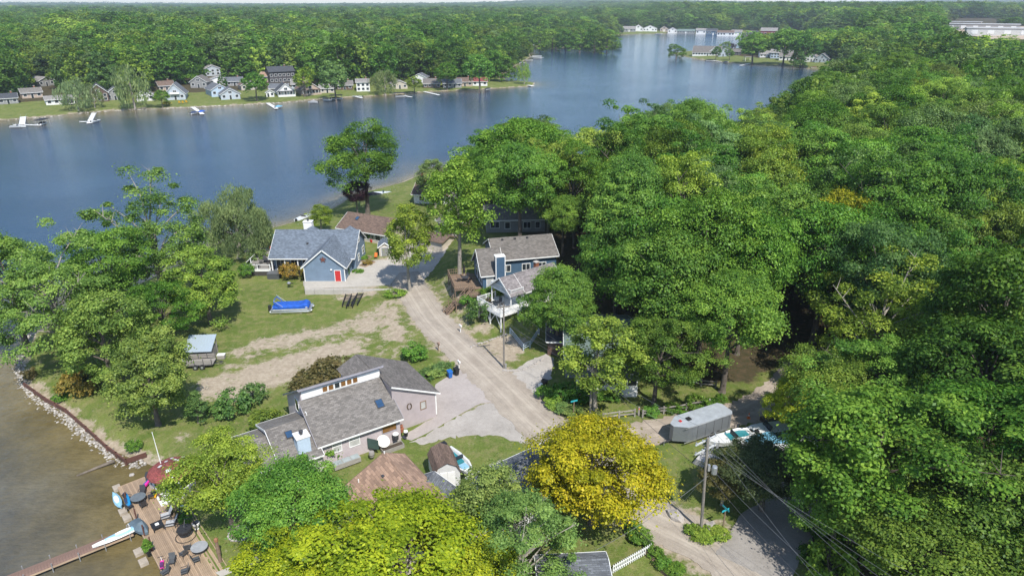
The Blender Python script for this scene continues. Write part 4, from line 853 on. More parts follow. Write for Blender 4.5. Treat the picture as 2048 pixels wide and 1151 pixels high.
def block(root, M, Ln, W, ze, zr, wall, roofm, trim=WHITE, ovf=.4, ovb=.4, ovs=.35, yr=None, drop=.8, cap=True):
    yr = W/2 if yr is None else yr
    sf = (zr-ze)/yr; zb = ze if abs(yr-W/2) < .01 else zr-sf*(W-yr)*1.0; sb = (zr-zb)/(W-yr)
    xf(MB().ext([(0, 0, -drop), (0, W, -drop), (0, W, zb), (0, yr, zr), (0, 0, ze)], (Ln, 0, 0)), M).build('wall', wall, root)
    e = .03
    slab(root, M, (-ovf, ze-sf*ovf+e), (yr, zr+e), -ovs, Ln+ovs, roofm); slab(root, M, (W+ovb, zb-sb*ovb+e), (yr, zr+e), -ovs, Ln+ovs, roofm)
    tb = MB(); q = .03
    for xx in (-ovs-q, Ln+ovs+q):
        trimline(tb, (xx, -ovf, ze-sf*ovf+.08), (xx, yr, zr+.08)); trimline(tb, (xx, W+ovb, zb-sb*ovb+.08), (xx, yr, zr+.08))
    tb.box(-ovs, Ln+ovs, -ovf-.1, -ovf-.02, ze-sf*ovf-.02, ze-sf*ovf+.16); tb.box(-ovs, Ln+ovs, W+ovb+.02, W+ovb+.1, zb-sb*ovb-.02, zb-sb*ovb+.16)
    xf(tb, M).build('fascia', trim, root)
    if cap: xf(MB().ext([(-ovs, yr-.16, zr+.12), (-ovs, yr+.16, zr+.12), (-ovs, yr, zr+.24)], (Ln+2*ovs, 0, 0)), M).build('ridge_cap', roofm, root)
def corner_trim(root, M, Ln, W, ze, mat=WHITE, z0=0):
    for xx, yy in ((0, 0), (Ln, 0), (0, W), (Ln, W)):
        xf(MB().box(xx-.07, xx+.07, yy-.07, yy+.07, z0, ze), M).build('corner_board', mat, root)
def facef(face, Ln, W, u, z):
    return {'f': ((u, 0, z), (1, 0, 0), (0, -1, 0)), 'b': ((u, W, z), (1, 0, 0), (0, 1, 0)), 'l': ((0, u, z), (0, 1, 0), (-1, 0, 0)), 'r': ((Ln, u, z), (0, 1, 0), (1, 0, 0))}[face]
def pbox(mb, o, ux, n, u0, u1, z0, z1, d0, d1):
    o = Vector(o); ux = Vector(ux); n = Vector(n); zz_ = Vector((0, 0, 1))
    c = [o+ux*a+zz_*b+n*d0 for a, b in ((u0, z0), (u1, z0), (u1, z1), (u0, z1))]
    return mb.ext([tuple(q) for q in c], tuple(n*(d1-d0)))
def win(root, M, fr, w, h, cols=1, rows=1, glass=None, frame=WHITE, t=.09, name='window'):
    o, ux, n = fr; mb = MB()
    pbox(mb, o, ux, n, -t, w+t, -t, 0, 0, .07); pbox(mb, o, ux, n, -t, w+t, h, h+t, 0, .07); pbox(mb, o, ux, n, -t, 0, 0, h, 0, .07); pbox(mb, o, ux, n, w, w+t, 0, h, 0, .07)
    cw = w/cols; rh = h/rows
    for c in range(1, cols): pbox(mb, o, ux, n, c*cw-.035, c*cw+.035, 0, h, 0, .06)
    for r in range(1, rows): pbox(mb, o, ux, n, 0, w, r*rh-.03, r*rh+.03, 0, .055)
    f = xf(mb, M).build(name, frame, root)
    for c in range(cols):
        for r in range(rows): xf(pbox(MB(), o, ux, n, c*cw+.02, (c+1)*cw-.02, r*rh+.02, (r+1)*rh-.02, .01, .035), M).build('pane', glass or GLASS, f)
    return f
def door(root, M, fr, w=.95, h=2.05, mat=None, frame=WHITE, name='door'):
    o, ux, n = fr; mb = MB(); t = .1
    pbox(mb, o, ux, n, -t, 0, 0, h+t, 0, .06); pbox(mb, o, ux, n, w, w+t, 0, h+t, 0, .06); pbox(mb, o, ux, n, 0, w, h, h+t, 0, .06)
    xf(mb, M).build('door_frame', frame, root)
    d = xf(pbox(MB(), o, ux, n, .01, w-.01, .01, h-.01, .005, .045), M).build(name, mat or WHITE, root)
    xf(pbox(MB(), o, ux, n, w-.14, w-.08, .95, 1.05, .045, .1), M).build('handle', STEEL, d); return d
def chimney(root, M, x0, x1, y0, y1, z0, z1, mat, cap=WHITE, flue=True):
    c = xf(MB().box(x0, x1, y0, y1, z0, z1), M).build('chimney', mat, root)
    xf(MB().box(x0-.08, x1+.08, y0-.08, y1+.08, z1, z1+.12), M).build('chimney_cap', cap, c)
    if flue: xf(MB().lathe([(.16, 0), (.16, .35), (.24, .36), (.24, .46), (.05, .55)], ((x0+x1)/2, (y0+y1)/2, z1+.12), 10), M).build('flue', CHAR, c)
def vent(root, M, x, y, z): xf(MB().box(x-.18, x+.18, y-.18, y+.18, z-.2, z+.16), M).build('roof_vent', CHAR, root)
def skylight(root, M, a, b, x0, x1, th=.14):
    """framed glass on the slope line a->b"""
    f = slab(root, M, a, b, x0, x1, CHAR, th+.1, 'skylight_frame'); d = Vector((b[0]-a[0], b[1]-a[1])); q = d.normalized()*.08
    slab(f, M, (a[0]+q.x, a[1]+q.y), (b[0]-q.x, b[1]-q.y), x0+.08, x1-.08, plain('blue_sky_glass', (.03, .07, .14), .06, .2), th+.13, 'pane')
ROOF_BLUE = shingle('slate_blue_shingles', (.135, .165, .205)); ROOF_TAUPE = shingle('taupe_shingles', (.185, .17, .155)); ROOF_GREYB = shingle('grey_brown_shingles', (.16, .145, .132))
ROOF_BROWN = shingle('brown_shingles', (.155, .105, .08)); ROOF_TAN = shingle('faded_tan_shingles', (.33, .215, .15), .9, .3); ROOF_SLATE = shingle('slate_grey_shingles', (.125, .135, .15)); ROOF_GREEN = shingle('green_shingles', (.135, .185, .165))
ROOF_RED = shingle('red_shingles', (.21, .05, .045)); ROOF_DK = shingle('dark_shingles', (.06, .065, .075)); ROOF_PALE = shingle('pale_grey_shingles', (.25, .235, .22)); ROOF_MIX = shingle('mottled_grey_shingles', (.22, .20, .20))
S_BLUE = siding('grey_blue_siding', (.155, .215, .29)); S_NAVY = siding('navy_siding', (.055, .105, .17), .3, True); S_MAUVE = siding('mauve_siding', (.44, .385, .39)); S_LAV = siding('lavender_grey_siding', (.30, .29, .325))
S_WHITE = siding('white_siding', (.70, .70, .69)); S_BEIGE = siding('beige_siding', (.46, .41, .34)); S_GREY = siding('grey_siding', (.24, .24, .235)); S_PALEB = siding('pale_blue_siding', (.40, .50, .60), .14)
S_DARK = siding('charcoal_siding', (.055, .05, .055)); S_LBLUE = siding('light_blue_grey_siding', (.40, .45, .50)); S_TAN = siding('tan_siding', (.42, .33, .26)); S_BROWN = siding('brown_siding', (.10, .06, .045)); S_RED = siding('barn_red_siding', (.22, .03, .03))
def railing(root, pts, h=1.0, mat=WHITE, gap=.16, post=.1, bal=True, close=False, rails=1):
    """posts, rails and single balusters along a polyline of 3d points"""
    P_ = [Vector(q) for q in pts]; seg = list(zip(P_, P_[1:]+([P_[0]] if close else []))); seg = seg[:len(P_) if close else len(P_)-1]
    pm = None
    for q in P_:
        o = MB().box(-post/2, post/2, -post/2, post/2, 0, h+.08).build('post', mat, root) if pm is None else bpy.data.objects.new('post', pm)
        if pm is None: pm = o.data
        else: C.objects.link(o); o.parent = root
        o.location = q
    bm_ = None
    for a, b in seg:
        MB().bar(a+Vector((0, 0, h)), b+Vector((0, 0, h)), .09, .05).build('top_rail', mat, root)
        for k in range(rails): 
            zr_ = .1+(h-.1)*k/max(rails, 1); MB().bar(a+Vector((0, 0, zr_)), b+Vector((0, 0, zr_)), .05, .06).build('lower_rail', mat, root)
        if bal:
            n_ = max(1, int((b-a).length/gap))
            for i in range(1, n_):
                q = a.lerp(b, i/n_)
                if bm_ is None: o = MB().box(-.025, .025, -.025, .025, .12, h-.03).build('baluster', mat, root); bm_ = o.data
                else: o = bpy.data.objects.new('baluster', bm_); C.objects.link(o); o.parent = root
                o.location = q
def boards(root, M, x0, x1, y0, y1, z, mat, wd=.14, along='x', th=.04, name='plank', gap=.012):
    """single boards laid side by side"""
    ln = (x1-x0) if along == 'x' else (y1-y0); sp = (y1-y0) if along == 'x' else (x1-x0); n = max(1, int(round(sp/wd))); st = sp/n; me = None
    for i in range(n):
        if me is None: o = MB().box(0, ln, gap/2, st-gap/2, -th, 0).build(name, mat, root); me = o.data
        else: o = bpy.data.objects.new(name, me); C.objects.link(o); o.parent = root
        loc = Vector((x0, y0+i*st, z)) if along == 'x' else Vector((x0+(i+1)*st, y0, z))
        o.matrix_local = M @ Matrix.Translation(loc+Vector((0, 0, random.uniform(-.004, .004)))) @ (I4 if along == 'x' else Matrix.Rotation(R(90), 4, 'Z'))

# ---------------------------------------------------------------- the blue ranch house with the star
def ranch():
    r = thing('ranch_house', 'grey blue ranch house with a red door and a barn star on its garage gable', 'house', (-44.4, 119.3, .05))
    block(r, I4, 15.2, 8.9, 3.75, 6.35, S_BLUE, ROOF_BLUE, ovf=1.7, yr=4.1)
    G = MX(14.5, -5.8, 0, 90); block(r, G, 9.3, 7.2, 2.85, 5.85, S_BLUE, ROOF_BLUE, ovs=.3, ovf=.45, ovb=.45)
    corner_trim(r, G, 9.3, 7.2, 2.8)
    door(r, G, facef('l', 9.3, 7.2, .75, 0), 1.0, 2.05, RED)
    mb = MB(); pts = []
    for k in range(10):
        a = math.pi/2+k*math.pi/5; q = .62 if k % 2 == 0 else .25; pts.append((10.9+q*math.cos(a), -5.86, 4.15+q*math.sin(a)))
    mb.ext(pts, (0, -.06, 0)).build('barn_star', plain('rusty_star', (.16, .055, .04), .6, .3), r)
    ring = MB().tube([(10.9+.5*math.cos(k*math.pi/8), -5.89, 4.15+.5*math.sin(k*math.pi/8)) for k in range(17)], .02, 4).build('star_ring', CHAR, r)
    MB().box(12.05, 12.35, -6.05, -5.8, 2.15, 2.35).build('wall_lamp', WHITE, r)
    for u, w, z, h in ((1.1, 1.2, 3.4, 1.1), (3.6, 1.0, 4.2, 1.2), (6.2, 1.5, .9, 1.3), (2.4, 1.0, .9, 1.2)): win(r, I4, facef('r', 15.2, 8.9, u, z), w, h, 1, 2)
    for u in (.5, 1.3): win(r, I4, facef('f', 15.2, 8.9, u, .15), .75, 2.0)
    win(r, I4, facef('f', 15.2, 8.9, 3.2, .9), 1.3, 1.2, 2); win(r, I4, facef('f', 15.2, 8.9, 5.4, .9), 1.2, 1.2, 2)
    for xx in (.1, 2.5, 4.9, 7.1): MB().box(xx-.09, xx+.09, -1.45, -1.27, 0, 2.75).build('porch_post', WHITE, r)
    MB().box(-.1, 7.2, -1.6, 0, -.8, 0).build('porch_floor', GREYW, r)
    chimney(r, I4, 4.4, 6.0, 6.0, 7.2, 2, 7.35, S_WHITE, WHITE)
    for xx in (6.4, 13.6): MB().add([(xx-1.4, 4.0, 6.3), (xx+1.4, 4.0, 6.3), (xx+1.4, 7.2, 5.2), (xx-1.4, 7.2, 5.2), (xx, 5.0, 7.05)], [(0, 1, 4), (1, 2, 4), (2, 3, 4), (3, 0, 4)]).build('roof_peak', ROOF_BLUE, r)
    vent(r, I4, 6.3, 1.2, 4.75); MB().box(6.9, 14.9, -5.95, -5.7, -1.2, -.02).build('foundation', CONC, r)
    return r
ranch()
rw = thing('retaining_wall', 'long low concrete retaining wall in front of the blue garage', 'retaining wall', (0, 0, 0))
for i in range(9): MB().box(-36.1+i*1.68, -34.46+i*1.68, 109.5+.03*(i % 2), 109.92, -1.3, .08).build('block_course', CONC, rw)
dk = thing('ranch_deck', 'raised grey deck with white railing at the left end of the ranch house', 'deck', (-49.6, 117.8, 0))
boards(dk, I4, 0, 4.9, 0, 10.5, .62, GREYW, .3, 'x')
MB().box(.05, 4.85, .05, 10.45, -.9, .56).build('skirt', plain('dark_skirting', (.05, .045, .04), .9), dk); MB().box(-.03, 4.93, -.08, -.02, .3, .62).build('rim_board', WHITE, dk)
railing(dk, [(4.85, .08, .62), (2.5, .08, .62), (.08, .08, .62), (.08, 3.5, .62), (.08, 7, .62), (.08, 10.4, .62), (4.8, 10.4, .62)], .95, WHITE, .4, .12, bal=False)
def parasol(name, label, x, y, z, col, opened=False):
    t_ = thing(name, label, 'umbrella', (x, y, z)); MB().tube([(0, 0, 0), (0, 0, 2.5)], .03, 6).build('pole', WHITE, t_)
    MB().lathe([(.05, .95), (.2, 1.0), (.17, 1.6), (.08, 2.4), (.02, 2.6)], n=10).build('canopy', col, t_); MB().lathe([(.3, 0), (.3, .1), (.1, .14)], n=10).build('base', CHAR, t_)
parasol('patio_umbrella', 'closed red patio umbrella on the ranch house deck', -46.3, 123.6, .62, RED)
def round_table(label, x, y, z, r_, mat, group=None, h=.72):
    t_ = thing('patio_table', label, 'table', (x, y, z), group=group); MB().lathe([(r_, h-.03), (r_, h)], n=18).build('table_top', mat, t_)
    for k in range(4): a = k*math.pi/2+.4; MB().tube([(r_*.7*math.cos(a), r_*.7*math.sin(a), 0), (r_*.45*math.cos(a), r_*.45*math.sin(a), h-.03)], .025, 5).build('leg', CHAR, t_)
    return t_
CH = {}
def chair(label, x, y, z, rz, mat=CHAR, group=None, key='mesh'):
    kk = (key, mat.name)
    t_ = thing('patio_chair', label, 'chair', (x, y, z), rz, group)
    if kk not in CH:
        CH[kk] = [('seat', MB().box(-.27, .27, -.27, .27, .40, .46).build('seat', mat)), ('backrest', MB().ext([(-.27, .25, .46), (.27, .25, .46), (.27, .42, 1.0), (-.27, .42, 1.0)], (0, .04, .01)).build('backrest', mat))]
        CH[kk] += [('leg', MB().bar((sx*.25, sy*.25, 0), (sx*.24, sy*.24, .41), .035, .035).build('leg', CHAR)) for sx in (-1, 1) for sy in (-1, 1)]
        CH[kk] += [('armrest', MB().bar((sx*.29, -.25, .64), (sx*.29, .3, .66), .05, .03).build('armrest', CHAR)) for sx in (-1, 1)]
        CH[kk] = [(n_, o) for n_, o in CH[kk]]
        for n_, o in CH[kk]: o.parent = t_
    else:
        for n_, o in CH[kk]: c_ = bpy.data.objects.new(n_, o.data); C.objects.link(c_); c_.parent = t_
    return t_
round_table('round dark table on the ranch house deck', -46.6, 121.6, .62, .7, CHAR)
for k in range(4): chair(('right', 'far', 'left', 'near')[k]+' dark patio chair at the round table on the ranch deck', -46.6+1.05*math.cos(k*1.57+.6), 121.6+1.05*math.sin(k*1.57+.6), .62, k*1.57+.6-math.pi/2, CHAR, 'chairs round the ranch deck table')
chair('dark lounge chair alone at the front rail of the ranch deck', -47.2, 118.7, .62, 2.8, CHAR, None)
ht = thing('hot_tub', 'dark grey covered hot tub at the front of the ranch deck', 'hot tub', (-44.9, 116.3, -.85))
MB().box(0, 2.2, 0, 2.0, .12, 1.15).build('cabinet', siding('dark_panel', (.07, .075, .08), .15, True), ht); MB().box(-.05, 2.25, -.05, 2.05, 1.15, 1.27).build('cover', plain('grey_cover', (.10, .105, .11), .8), ht); MB().box(-.12, 2.32, -.12, 2.12, 0, .12).build('base', WHITE, ht)
def grill(label, x, y, z, rz=0):
    t_ = thing('barbecue_grill', label, 'grill', (x, y, z), rz)
    MB().lathe([(.05, .55), (.28, .62), (.34, .8), (.34, .86)], n=14).build('bowl', BLACK, t_); MB().lathe([(.35, .86), (.31, 1.02), (.16, 1.12), (.04, 1.15)], n=14).build('lid', STEEL, t_)
    for k in range(3): a = k*2.09; MB().tube([(.32*math.cos(a), .32*math.sin(a), 0), (.2*math.cos(a), .2*math.sin(a), .64)], .02, 5).build('leg', CHAR, t_)
    MB().box(.36, .8, -.2, .2, .82, .86).build('side_shelf', BLACK, t_)
gx1 = ag(579, 575); grill('kettle grill with a bright lid alone on the lawn below the ranch house', *gx1)
def flagpole(label, x, y, z, h, flag=True, lean=(0, 0)):
    t_ = thing('flagpole', label, 'flagpole', (x, y, z)); MB().tube([(0, 0, 0), (lean[0]*.5, lean[1]*.5, h/2), (lean[0], lean[1], h)], [.06, .045, .03], 6).build('pole', WHITE, t_); MB().lathe([(.02, 0), (.07, .05), (.02, .12)], (lean[0], lean[1], h), 8).build('finial', STEEL, t_)
    if flag:
        # hanging stars-and-stripes: alternating stripes, blue corner
        fm_, ft, fp, fl = nodes('striped_flag'); uvn = N(ft, 'ShaderNodeTexCoord'); sx_ = N(ft, 'ShaderNodeSeparateXYZ'); fl(uvn.outputs['Generated'], sx_.inputs[0])
        mu = N(ft, 'ShaderNodeMath', operation='MULTIPLY'); mu.inputs[1].default_value = 6.5; fl(sx_.outputs[0], mu.inputs[0]); frc = N(ft, 'ShaderNodeMath', operation='FRACT'); fl(mu.outputs[0], frc.inputs[0]); gt = N(ft, 'ShaderNodeMath', operation='GREATER_THAN'); gt.inputs[1].default_value = .5; fl(frc.outputs[0], gt.inputs[0])
        cc = mixc(ft, gt.outputs[0], (.55, .03, .05), (.8, .8, .8)); g1 = N(ft, 'ShaderNodeMath', operation='GREATER_THAN'); g1.inputs[1].default_value = .6; fl(sx_.outputs[2], g1.inputs[0]); g2 = N(ft, 'ShaderNodeMath', operation='LESS_THAN'); g2.inputs[1].default_value = .5; fl(sx_.outputs[0], g2.inputs[0]); g3 = N(ft, 'ShaderNodeMath', operation='MULTIPLY'); fl(g1.outputs[0], g3.inputs[0]); fl(g2.outputs[0], g3.inputs[1])
        fl(mixc(ft, g3.outputs[0], cc, (.03, .05, .20)), fp.inputs['Base Color'])
        mb = MB(); vs = []; 
        for i in range(9):
            for j in range(9): vs.append((.06+.9*i/8*(1-.25*j/8), .08*math.sin(i*1.3+j*.5), h-.3-1.5*j/8-.4*i/8))
        mb.add(vs, [(i*9+j, i*9+j+1, (i+1)*9+j+1, (i+1)*9+j) for i in range(8) for j in range(8)]); mb.build('flag', fm_, t_)
    return t_
flagpole('flagpole with a hanging striped flag behind the ranch house roof', -53.5, 132.5, tz(-53.5, 132.5), 7.6)

# ---------------------------------------------------------------- the mauve house with the clerestory
def mauve():
    r = thing('mauve_house', 'mauve house with a row of clerestory windows and a taupe shingle roof', 'house', (-20.55, 60.85, -.1), R(33.7))
    pf = [(.45, -1.2), (11.5, -1.2), (11.5, 2.95), (5.35, 6.5), (5.35, 5.2), (.45, 2.55)]
    MB().ext([(0, a, b) for a, b in pf], (9.5, 0, 0)).build('wall', S_MAUVE, r)
    slab(r, I4, (-.05, 2.33), (5.3, 5.25), -.3, 9.75, ROOF_TAUPE); slab(r, I4, (12.1, 2.72), (4.85, 6.9), -.3, 9.75, ROOF_TAUPE)
    tb = MB()
    for xx in (-.33, 9.78): trimline(tb, (xx, 4.85, 6.97), (xx, 12.1, 2.79)); trimline(tb, (xx, -.05, 2.42), (xx, 5.3, 5.33), .05, .16)
    tb.build('rake_board', S_LAV, r); MB().box(-.3, 9.75, 4.78, 4.84, 6.78, 7.0).build('clerestory_fascia', S_LAV, r)
    MB().box(-.3, 9.75, -.17, -.07, 2.25, 2.42).build('gutter', WHITE, r)
    pw = MB().box(.1, 9.4, 5.26, 5.34, 5.42, 6.45).build('clerestory_panel', WHITE, r)
    for k in range(6): win(r, I4, ((2.5+k*.72, 5.26, 5.62), (1, 0, 0), (0, -1, 0)), .56, .68, 1, 1, AMBER if k != 2 else GLASS, WHITE, .06, 'clerestory_window')
    skylight(r, I4, (1.85, 3.37), (2.85, 3.92), 7.5, 8.4)
    # windows of the front wall
    F_ = ((1.5, .45, .75), (1, 0, 0), (0, -1, 0)); win(r, I4, F_, .9, 1.35, 1, 2, CURT)
    win(r, I4, ((3.4, .45, .75), (1, 0, 0), (0, -1, 0)), 1.1, 1.4, 1, 2, CURT); win(r, I4, ((7.3, .45, 1.0), (1, 0, 0), (0, -1, 0)), 1.7, 1.15, 1, 1, AMBER, S_LAV)
    win(r, I4, ((0, 3.6, 3.0), (0, 1, 0), (-1, 0, 0)), 1.2, 1.6); win(r, I4, ((0, 6.6, 3.0), (0, 1, 0), (-1, 0, 0)), 1.2, 1.6)
    # garage wing
    MB().ext([(9.53, 2.3, -1.1), (15.1, 2.3, -1.1), (15.1, 2.3, 2.85), (9.53, 2.3, 5.43)], (0, 8.7, 0)).build('garage_wall', S_MAUVE, r)
    MB().ext([(6.6, 6.3, -1.1), (9.5, 6.3, -1.1), (9.5, 6.3, 5.44), (8.9, 6.3, 5.72), (6.6, 6.3, 4.6)], (0, 4.6, 0)).build('garage_back_wall', S_MAUVE, r)
    Rm = Matrix(((0, 1, 0, 0), (1, 0, 0, 0), (0, 0, 1, 0), (0, 0, 0, 1)))
    slab(r, Rm, (15.55, 2.68), (9.35, 5.55), 1.95, 11.3, ROOF_GREYB, name='garage_roof'); slab(r, Rm, (9.35, 5.55), (8.9, 5.76), 6.0, 11.3, ROOF_GREYB, name='garage_roof'); slab(r, Rm, (6.3, 4.5), (8.9, 5.76), 6.0, 11.3, ROOF_GREYB, name='garage_roof')
    MB().bar((9.4, 1.92, 5.58), (15.6, 1.92, 2.72), .05, .18).build('garage_rake', WHITE, r); MB().box(15.03, 15.17, 2.23, 2.37, -.2, 2.8).build('corner_board', WHITE, r)
    win(r, I4, ((13.1, 2.3, 1.2), (1, 0, 0), (0, -1, 0)), .62, .95, 1, 1, CURT, BROWNW)
    MB().tube([(11.6+.27*math.cos(k*math.pi/8), 2.24, 2.15+.4*math.sin(k*math.pi/8)) for k in range(17)], .07, 6).build('wreath', plain('twig_wreath', (.10, .07, .05), .9), r)
    # low wing towards the lake
    A = MX(-4.4, -.45, 0); block(r, A, 4.35, 8.6, 2.0, 3.75, S_MAUVE, ROOF_TAUPE, ovs=.12, ovf=.5, yr=4.4); skylight(r, A, (2.6, 3.06), (3.5, 3.42), 1.6, 2.4)
    B = MX(-7.2, .6, 0); block(r, B, 2.75, 7.0, 1.75, 2.95, S_MAUVE, ROOF_TAUPE, ovs=.2, ovf=.5)
    win(r, A, facef('f', 4.35, 8.6, .5, .5), 1.0, 1.2, 1, 1, GLASS, CHAR)
    chimney(r, I4, -2.3, -.95, -.1, 1.2, 0, 4.15, S_PALEB, WHITE)
mauve()
def mloc(x, y, z=0): 
    c, s = math.cos(R(33.7)), math.sin(R(33.7)); return (-20.55+x*c-y*s, 60.85+x*s+y*c, z)
def set_at(o, p, rz=R(33.7)): o.location = p; o.rotation_euler = (0, 0, rz)
t_ = thing('wooden_planter', 'long weathered planter box on the grass under the mauve house eave', 'planter', mloc(6.6, -1.1, tz(*mloc(6.6, -1.1)[:2])), R(33.7))
for a in ((0, 2.6, 0, .07), (0, 2.6, .75, .82)): MB().box(a[0], a[1], a[2], a[3], 0, .5).build('side_board', GREYW, t_)
for a in (0, 2.53): MB().box(a, a+.07, .07, .75, 0, .5).build('end_board', GREYW, t_)
MB().box(.07, 2.53, .07, .75, 0, .42).build('soil', plain('dark_soil', (.06, .045, .03), .95), t_)
t_ = thing('round_tabletop', 'large pale round tabletop leaning by the mauve house wall', 'table', mloc(7.1, -.15, .3), R(33.7)); MB().lathe([(.75, -.03), (.75, .03)], n=22).build('top', plain('pale_tabletop', (.66, .64, .58), .5), t_); t_.rotation_euler = (R(38), R(8), R(33.7))
o = MB().box(-.02, .02, 0, 1.4, 0, 1.3).build('glass_panel', plain('green_tinted_panel', (.06, .10, .09), .3), None); tag(o, 'dark green panel propped against the mauve house wall beside the round tabletop', 'panel', None, mloc(6.2, -.9, -.1), R(70))
t_ = thing('drum_heater', 'white topped round drum barbecue at the mauve house corner', 'barrel', mloc(8.65, -.05, -.1), 0); MB().lathe([(.3, 0), (.34, .35), (.34, .7)], n=16).build('drum', CHAR, t_); MB().lathe([(.36, .7), (.36, .76), (.3, .82)], n=16).build('lid', WHITE, t_)
t_ = thing('kettle_cooker', 'small white lidded black cooker at the end of the mauve house wall', 'grill', mloc(9.9, -.1, -.1), 0); MB().lathe([(.2, 0), (.26, .4), (.26, .6)], n=14).build('body', BLACK, t_); MB().lathe([(.27, .6), (.22, .75), (.05, .8)], n=14).build('lid', WHITE, t_)
t_ = thing('terracotta_pot', 'stack of terracotta pots by the mauve house corner board', 'pot', mloc(9.75, .75, 0)); MB().lathe([(.18, 0), (.26, .45), (.29, .46), (.29, .55)], n=12).build('lower_pot', TERRA, t_); MB().lathe([(.14, .55), (.2, .9), (.22, .95)], n=12).build('upper_pot', TERRA, t_)
t_ = thing('wooden_barrel', 'grey wooden barrel planter by the mauve house wall', 'barrel', mloc(5.2, -1.2, -.35)); MB().lathe([(.26, 0), (.33, .3), (.28, .62)], n=14).build('staves', GREYW, t_); MB().lathe([(.335, .27), (.335, .33)], n=14).build('hoop', CHAR, t_)
t_ = thing('cold_frame', 'low glass topped cold frame along the mauve house front wall', 'cold frame', mloc(1.0, -1.05, -.6), R(33.7))
MB().box(0, 3.0, 0, .9, 0, .55).build('frame', GREYW, t_)
for k in range(3): MB().box(.08+k*.97, .98+k*.97, .06, .84, .55, .6).build('lid_pane', plain('dusty_glass', (.30, .34, .34), .2), t_)

# ---------------------------------------------------------------- navy house, white cottage
nv = thing('navy_house', 'navy blue house with a tall boxed chimney and a brown deck', 'house', (-4.75, 102.7, 3.0), R(14))
block(nv, I4, 3.3, 7.2, 2.55, 5.55, S_NAVY, ROOF_GREYB, ovs=.4, ovf=.35, drop=2.4)
Mm = MX(3.0, 3.6, 0); block(nv, Mm, 10.6, 8.4, 3.65, 5.75, S_NAVY, ROOF_GREYB, ovs=.35, ovf=.5, drop=2.4)
chimney(nv, I4, 2.05, 3.55, -.75, .35, -2, 5.6, S_NAVY, WHITE, False)
for xx in (2.05, 3.55): MB().box(xx-.06, xx+.06, -.81, -.7, -.5, 5.6).build('chimney_trim', WHITE, nv)
for u in (.7, 2.4, 4.1): win(nv, I4, facef('l', 3.3, 7.2, u, .6), 1.3, 1.7)
win(nv, I4, facef('l', 3.3, 7.2, 2.0, 2.7), 1.3, 1.2); win(nv, I4, facef('l', 3.3, 7.2, 3.6, 2.7), 1.3, 1.2)
door(nv, I4, facef('f', 3.3, 7.2, .7, .1), .95, 2.05, CURT)
for u in (1.2, 4.6, 7.4): win(nv, Mm, facef('f', 10.6, 8.4, u, 1.3), 1.3, 1.1, 2)
MB().box(3.02, 3.16, 3.53, 3.6, 0, 3.6).build('corner_board', WHITE, nv)
for xx in (2, 4.2, 6.4): vent(nv, Mm, xx, 3.7, 5.72)
nd = thing('brown_deck', 'brown stained deck against the navy house gable', 'deck', (0, 0, 0))
DZ = 3.0
dl = [at(*q, DZ) for q in ((908, 555), (926, 588), (962, 583), (950, 556))]
dv = Vector(dl[1])-Vector(dl[0]); Md = MX(-9.6, 103.2, 0, 14)
boards(nd, Md, 0, 4.6, -1.2, 6.0, DZ, BROWNW, .3, 'x'); MBx = MB()
for a, b in ((.1, -1.1), (4.4, -1.1), (.1, 5.9), (.1, 2.4), (4.4, 2.4)): p_ = Md @ Vector((a, b, 0)); MBx = MB().box(p_.x-.08, p_.x+.08, p_.y-.08, p_.y+.08, tz(p_.x, p_.y)-.3, DZ-.04); MBx.build('deck_leg', BROWNW, nd)
railing(nd, [Md @ Vector(q) for q in ((3.2, -1.15, DZ), (.05, -1.15, DZ), (.05, 2.4, DZ), (.05, 5.95, DZ), (3.0, 5.95, DZ))], 1.0, BROWNW, .3, .1, rails=2)
def steps(label, p0, p1, wd, n, mat, rail=True, name='stairway'):
    """flight of single treads from p0 (low) to p1 (high)"""
    t_ = thing(name, label, 'stairs', (0, 0, 0)); a = Vector(p0); b = Vector(p1); d = Vector((b.x-a.x, b.y-a.y, 0)); ln = d.length; d.normalize(); s_ = Vector((-d.y, d.x, 0)); ang = math.atan2(d.y, d.x); me = None
    for i in range(n):
        q = a.lerp(b, (i+.5)/n)
        if me is None: o = MB().box(-.17, .17, -wd/2, wd/2, -.05, 0).build('tread', mat, t_); me = o.data
        else: o = bpy.data.objects.new('tread', me); C.objects.link(o); o.parent = t_
        o.location = q; o.rotation_euler = (0, 0, ang)
    for k in (-1, 1):
        e = s_*(k*(wd/2+.04)); MB().bar(a+e-Vector((0, 0, .1)), b+e-Vector((0, 0, .1)), .06, .28).build('stringer', mat, t_)
        if rail:
            MB().bar(a+e+Vector((0, 0, 1.0)), b+e+Vector((0, 0, 1.0)), .1, .06).build('handrail', mat, t_); MB().bar(a+e+Vector((0, 0, .55)), b+e+Vector((0, 0, .55)), .05, .1).build('middle_rail', mat, t_)
            for f in (0, .5, 1): q = a.lerp(b, f)+e; MB().box(q.x-.05, q.x+.05, q.y-.05, q.y+.05, q.z-.5, q.z+1.05).build('rail_post', mat, t_)
    return t_
p0 = ag(890, 627); q1 = at(911, 603, 1.7); q2 = at(925, 603, 1.7); q3 = at(944, 584, DZ-.2)
steps('lower flight of the brown wooden stair climbing from the gravel road', p0, (*q1, 1.7), 1.3, 8, BROWNW)
ld = thing('stair_landing', 'square brown landing between the two flights of the wooden stair', 'landing', (*at(918, 604, 1.7), 1.7), R(25)); boards(ld, I4, -.9, .9, -.9, .9, 0, BROWNW, .3, 'x'); railing(ld, [(-.85, -.85, 0), (.85, -.85, 0), (.85, .2, 0)], 1.0, BROWNW, .25, .1, rails=2)
